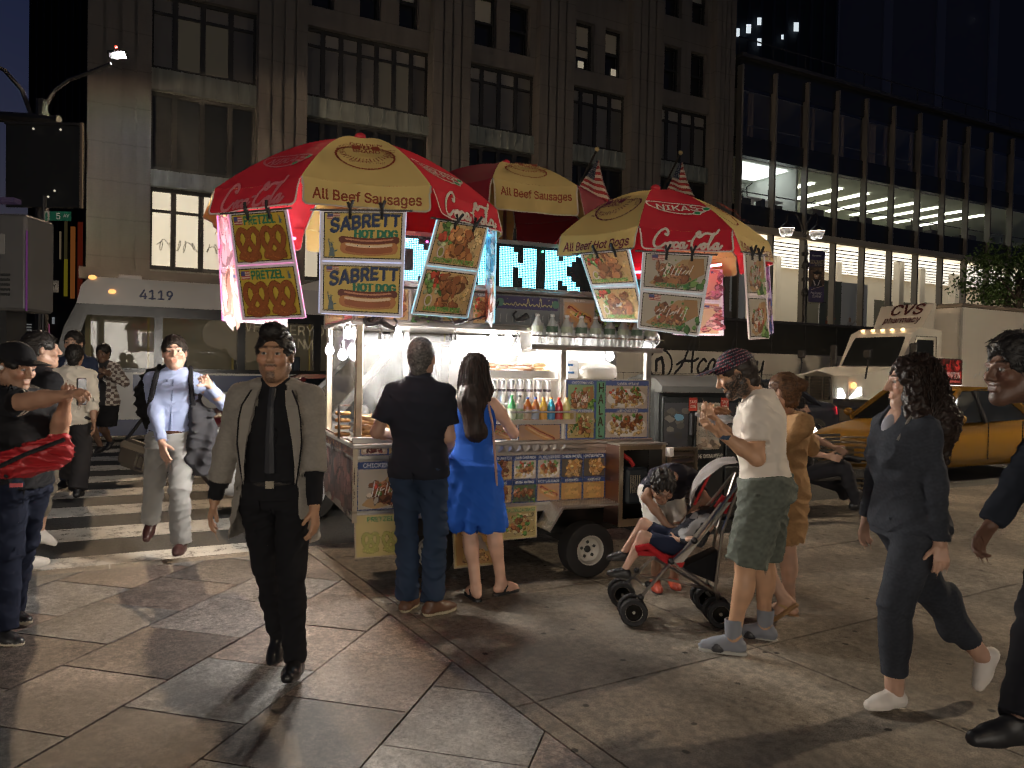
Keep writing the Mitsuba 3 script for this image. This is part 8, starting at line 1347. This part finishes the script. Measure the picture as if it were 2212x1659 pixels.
pch = thing('red_pouch', 'red zipped pouch worn across the body of the person filming at the left edge', 'bag'); sd = Sdf((-.28, -.14, -.18), (.28, .16, .16), .007); sd.cone((-.17, -.02, -.01), (.14, .0, .02), .065, .075, .02).ell((.02, .02, -.02), (.17, .075, .09), .02); sd.ripple(lambda v: fold(v, .02, 2)); PM = fr(V(66, 990, 4.08), (.75, .55, .22), z=(-.2, .1, 1)); put('bag', me_of(sd, (.36, .018, .022)).at(PM), 'm_satin', parent=pch, smooth=True); put('zip', tube([(-.19, -.085, -.02), (-.02, -.095, .02), (.17, -.07, .05)], .012, 6, BLK).at(PM), 'm_satin', parent=pch); put('strap', tube([(PM@np.array([-.15, 0, .05, 1]))[:3], p['pel']+p['tz']*.3-p['ty']*.15, p['nb']-p['tx']*.1, p['nb']+p['ty']*.16-p['tz']*.25-p['tx']*.1, (PM@np.array([.15, 0, .06, 1]))[:3]], .014, 6, BLK), 'm_cloth', parent=pch)
put('red_tag', box(-.03, .03, -.003, .003, -.011, .011, (.45, .05, .06)).at(fr(V(35, 1048, 4.06), (1, .3, 0))), 'm_print', label='small red tag on the trousers of the person at the left edge', cat_='tag')
p = person('dark haired person in black tee shirt with white back lettering, turned away', (V(82, 800, 5.75)[0], 5.75), 66, 1.79, (.40, .24, .17), feet=[(V(82, 1180, 6.2), 0, -25), (V(55, 1205, 5.8), 0, 0)], hands=[V(102, 1075, 5.6), None or V(40, 1080, 5.9)], poles=[(1, -1, 0), (-1, -1, 0)], hair='short', head=(-26, 4, 0), hx=.0042, rc=.010, top=dict(col=BLK, sleeve=.4, ease=.02), bottom=dict(col=(.10, .085, .065), ease=.02, leg=.55, name='shorts'), shoes=dict(col=(.45, .42, .38), sole=(.5, .47, .43)))
tp = p['nb']-p['ty']*.155; lm = fr(tp-p['tz']*.12-p['tx']*.17, p['tx'], p['tz'])
put('back_lettering', cat(letters('THE', .052, (.55, .53, .5), lm@fr((.06, .0, 0), (1, 0, 0))), letters('CONVENIENCE', .052, (.55, .53, .5), lm@fr((-.03, -.075, 0), (1, 0, 0))), letters('MGMT', .028, (.5, .48, .45), lm@fr((.09, -.125, 0), (1, 0, 0)))), 'm_print', parent=p['key'])
p = person('person in loose white shirt and dark trousers walking away over the crosswalk', (V(160, 800, 8.9)[0], 8.9), 104, 1.76, (.30, .17, .11), feet=[(V(168, 1058, 8.75), 0, 0), (V(150, 1030, 9.3), 0, -30)], hands=[V(203, 915, 8.8), V(112, 905, 9.0)], hair='short', hx=.006, rc=.011, face_on=False, top=dict(col=(.60, .55, .47), sleeve=.8, ease=.04, hem=-.14, fold=.014), bottom=dict(col=(.03, .028, .03), ease=.03, cuff=1.4), shoes=dict(col=BLK))
p = person('tall person in navy suit and patterned shirt coming over the crosswalk', (V(161, 800, 9.6)[0], 9.6), -84, 1.93, (.34, .21, .15), feet=None, hands=None, hair='side', head=(0, 2, 0), hx=.0055, rc=.011, top=dict(col=lambda v: np.where(((np.abs(v[:, 0]) < .055) & (v[:, 1] > .02))[:, None], W(.42, .42, .44)*(.6+.8*(meshkit.noise(v*90, 2) > .5))[:, None], W(.02, .028, .055)), sleeve=1.0, ease=.035, hem=-.2, name='suit_jacket'), bottom=dict(col=(.018, .024, .045), ease=.015), shoes=dict(col=BLK))
p = person('person in open plaid shirt and black skirt holding a phone on the crosswalk', (V(226, 800, 11.7)[0], 11.7), -86, 1.84, (.13, .075, .05), fem=True, feet=[(V(218, 965, 11.6), 0, 0), (V(238, 952, 12.1), 0, -25)], hands=[V(218, 812, 11.45), V(234, 808, 11.45)], poles=[(1, -.2, -1), (-1, -.2, -1)], hair='bun', head=(0, -12, 0), hx=.006, rc=.012,
    top=dict(col=lambda v: np.where(((np.abs(v[:, 0]) < .085) & (v[:, 1] > .0))[:, None], W(.03, .03, .033), np.where(((np.sin(v[:, 0]*70) > .3) ^ (np.sin(v[:, 2]*70) > .3))[:, None], W(.5, .46, .42), W(.12, .09, .08))), sleeve=.95, ease=.035, hem=-.1, name='plaid_shirt'), bottom=dict(kind='skirt', len=.38, flare=.01, col=BLK, leg=0.0, name='skirt'), shoes=dict(col=BLK))
put('earphone_cord', tube([p['nb']+p['ty']*.1+p['tx']*.05, p['nb']+p['ty']*.16-p['tz']*.15, p['nb']+p['ty']*.2-p['tz']*.3-p['tx']*.12, p['nb']+p['ty']*.24-p['tz']*.2-p['tx']*.02], .006, 5, (.7, .68, .66)), 'm_satin', label='white earphone cord on the person in plaid shirt', cat_='cord')
# the child's minder bending over the pushchair
p = person('person with braided dark hair and black tee shirt bending over the pushchair', (V(1428, 1100, 5.75)[0], 5.72), -88, 1.52, (.26, .15, .10), fem=True, lean=(66, 0, 0), pelvis=(0, -.02, -.12), feet=[(V(1415, 1255, 5.62), 0, 0), (V(1455, 1250, 5.72), 0, 0)], hands=[V(1440, 1133, 5.12), V(1478, 1128, 5.12)], poles=[(1, .3, .3), (-1, .3, .3)], head=(0, -48, 0), hair='braid', headpos=V(1432, 1050, 5.10), hx=.004, rc=.009, top=dict(col=(.018, .018, .026), sleeve=.36, ease=.014), bottom=dict(col=(.42, .40, .37), leg=.42, ease=.02, name='shorts'), shoes=dict(col=(.4, .06, .03), sole=(.05, .05, .05)))
# ---------------------------------------------------------------- pushchair and the child in it
pc = thing('pushchair', 'folding pushchair with red seat, silver tubes and pale sunshade', 'pushchair'); SIL = (.55, .53, .5)
def pcwheels(px, py, D):
    k = nm('wheel', pc); c = V(px, py, D); c[2] = .088; ax = nrm(np.array([.35, .94, 0])*-1); M = fr(c, (1, 0, 0), z=ax); L = []
    for o in (-.05, .05): L.append(lathe([(.055, o-.018), (.08, o-.02), (.088, o-.010), (.088, o+.010), (.08, o+.02), (.055, o+.018), (.05, o)], 26, (.02, .02, .022), M))
    put('tyre', cat(L).sm(40), 'm_rubber', parent=k, smooth=True); put('hub', cat([lathe([(.052, o-.014), (.056, o-.016), (.056, o+.016), (.052, o+.014)], 22, SIL, M) for o in (-.05, .05)]+[lathe([(.001, o), (.05, o)], 20, (.03, .03, .03), M) for o in (-.055, .055, -.045, .045)]+[cyl((0, 0, -.06), (0, 0, .06), .01, 8, SIL).at(M)]), 'm_chrome', parent=k); return c
w1, w2, w3, w4 = pcwheels(1366, 1322, 4.84), pcwheels(1342, 1284, 5.22), pcwheels(1552, 1322, 4.84), pcwheels(1522, 1292, 5.16)
def tb(*q, r=.011, c=SIL): return tube([np.asarray(x, float) for x in q], r, 8, c)
hA, hB = V(1606, 1030, 4.72), V(1588, 1020, 5.1)
put('frame', cat(tb(w1+[0, 0, .05], V(1384, 1290, 4.82), V(1440, 1225, 4.80), V(1510, 1160, 4.77), hA), tb(w2+[0, 0, .05], V(1352, 1262, 5.2), V(1402, 1212, 5.17), V(1480, 1150, 5.13), hB), tb(w3+[0, 0, .06], V(1545, 1270, 4.82), V(1560, 1150, 4.8), hA), tb(w4+[0, 0, .06], V(1530, 1240, 5.14), V(1548, 1140, 5.1), hB), tb(V(1450, 1213, 4.80), V(1555, 1285, 4.83)), tb(V(1412, 1205, 5.17), V(1525, 1270, 5.15)), tb(w3+[0, 0, .04], w4+[0, 0, .04]), tb(V(1390, 1262, 4.83), V(1362, 1240, 5.2), r=.008), tb(V(1384, 1243, 4.9), V(1450, 1253, 4.9), V(1545, 1276, 4.9), r=.009)), 'm_chrome', parent=pc)
for q in (V(1384, 1290, 4.82), V(1376, 1232, 5.19), V(1450, 1213, 4.80), V(1500, 1168, 4.77), V(1400, 1262, 4.83)): put('joint', sph(q, .022, BLK, 1), 'm_satin', parent=pc)
def sheet(P, c, t=.012): # a thick sheet over a list of cross lines
    a = np.array([p_[0] for p_ in P]); b_ = np.array([p_[1] for p_ in P]); n = len(P); return cat([hull([a[i], b_[i], a[i+1], b_[i+1], *(q-np.array([0, 0, t]) for q in (a[i], b_[i], a[i+1], b_[i+1]))], c) for i in range(n-1)])
put('seat', sheet([(V(1378, 1190, 4.86), V(1372, 1178, 5.16)), (V(1420, 1192, 4.84), V(1412, 1178, 5.14)), (V(1455, 1205, 4.84), V(1446, 1188, 5.14)), (V(1510, 1160, 4.84), V(1500, 1148, 5.14)), (V(1570, 1075, 4.84), V(1560, 1068, 5.14))], (.34, .02, .025), .03), 'm_cloth', parent=pc, smooth=40)
put('seat_lip', tube([V(1374, 1186, 4.86), V(1400, 1180, 4.84), V(1432, 1205, 4.84), V(1452, 1218, 4.83)], .022, 8, (.38, .02, .025)), 'm_cloth', parent=pc, smooth=True)
put('side_panel', cat(hull([V(1452, 1215, 4.80), V(1470, 1222, 4.80), V(1580, 1085, 4.76), V(1556, 1085, 4.77), V(1452, 1215, 4.82), V(1470, 1222, 4.82), V(1580, 1085, 4.78), V(1556, 1085, 4.79)], (.38, .35, .32)), hull([V(1452, 1218, 4.795), V(1480, 1214, 4.795), V(1474, 1226, 4.795), V(1458, 1224, 4.795), V(1466, 1220, 4.81)], (.38, .03, .03))), 'm_cloth', parent=pc)
sm_ = fr(V(1512, 1184, 4.755), V(1552, 1134, 4.745)-V(1512, 1184, 4.755), z=(0, -1, 0.0)); put('lettering', letters('UPPA', .026, (.03, .03, .03), sm_), 'm_print', parent=pc)
cn_ = [];
A_ = [V(*q) for q in ((1492, 1096, 4.80), (1502, 1062, 4.80), (1524, 1030, 4.80), (1556, 1008, 4.80), (1592, 1004, 4.80))]; B_ = [V(*q) for q in ((1490, 1084, 5.14), (1498, 1050, 5.14), (1518, 1020, 5.14), (1548, 1000, 5.14), (1584, 996, 5.14))]
A_, B_ = smooth_line(A_), smooth_line(B_); put('sunshade', grid(lambda u, v: np.moveaxis((lambda i, t: A_[i]*(1-t)+B_[i]*t+np.array([0, 0, .035])*(4*t*(1-t))+np.array([-.01, 0, .008])*np.sin(t*19+i[:, None]*.4))((u.ravel()*(len(A_)-1)).round().astype(int), v.ravel()[:, None]), -1, 0).reshape(3, *u.shape), len(A_), 17, (.32, .30, .29)), 'm_cloth', parent=pc, smooth=True)
put('sunshade_trim', cat(tube([V(1500, 1090, 4.80), V(1530, 1030, 4.86), V(1545, 1006, 4.98)], .009, 6, (.4, .03, .03)), hull([V(1556, 1082, 4.9), V(1588, 1060, 4.9), V(1570, 1110, 4.9), V(1546, 1108, 4.9), V(1566, 1086, 4.98)], (.5, .03, .04))), 'm_cloth', parent=pc)
put('basket', hull([V(1470, 1228, 4.86), V(1550, 1190, 4.86), V(1552, 1262, 4.86), V(1462, 1215, 5.12), V(1540, 1180, 5.12), V(1542, 1250, 5.12)], BLK), 'm_cloth', parent=pc)
p = person('small child in dark jacket and shorts reclining in the pushchair', (V(1430, 1170, 5.0)[0]+.12, 5.0, 0), 176, 1.02, (.50, .31, .23), lean=(-46, 0, 0), pelvis=(0, .02, -.075), feet=[(V(1346, 1195, 5.12), 0, 0), (V(1349, 1232, 4.90), 6, 6)], kpoles=[(0, .3, 1), (0, .3, 1)], hands=[V(1470, 1160, 5.1), V(1464, 1166, 4.9)], poles=[(1, 0, -1), (-1, 0, -1)], head=(0, 38, 0), hair='short', haircol=(.02, .014, .011), headpos=V(1517, 1118, 4.98), hx=.0034, rc=.0075, build=1.05, top=dict(col=lambda v: np.where((meshkit.noise(v*16, 3) > .62)[:, None], W(.3, .3, .31), W(.02, .022, .03)), sleeve=.95, ease=.014, name='jacket'), bottom=dict(col=(.018, .024, .05), leg=.42, ease=.02, name='shorts'), shoes=dict(col=BLK, sole=(.03, .03, .03)))
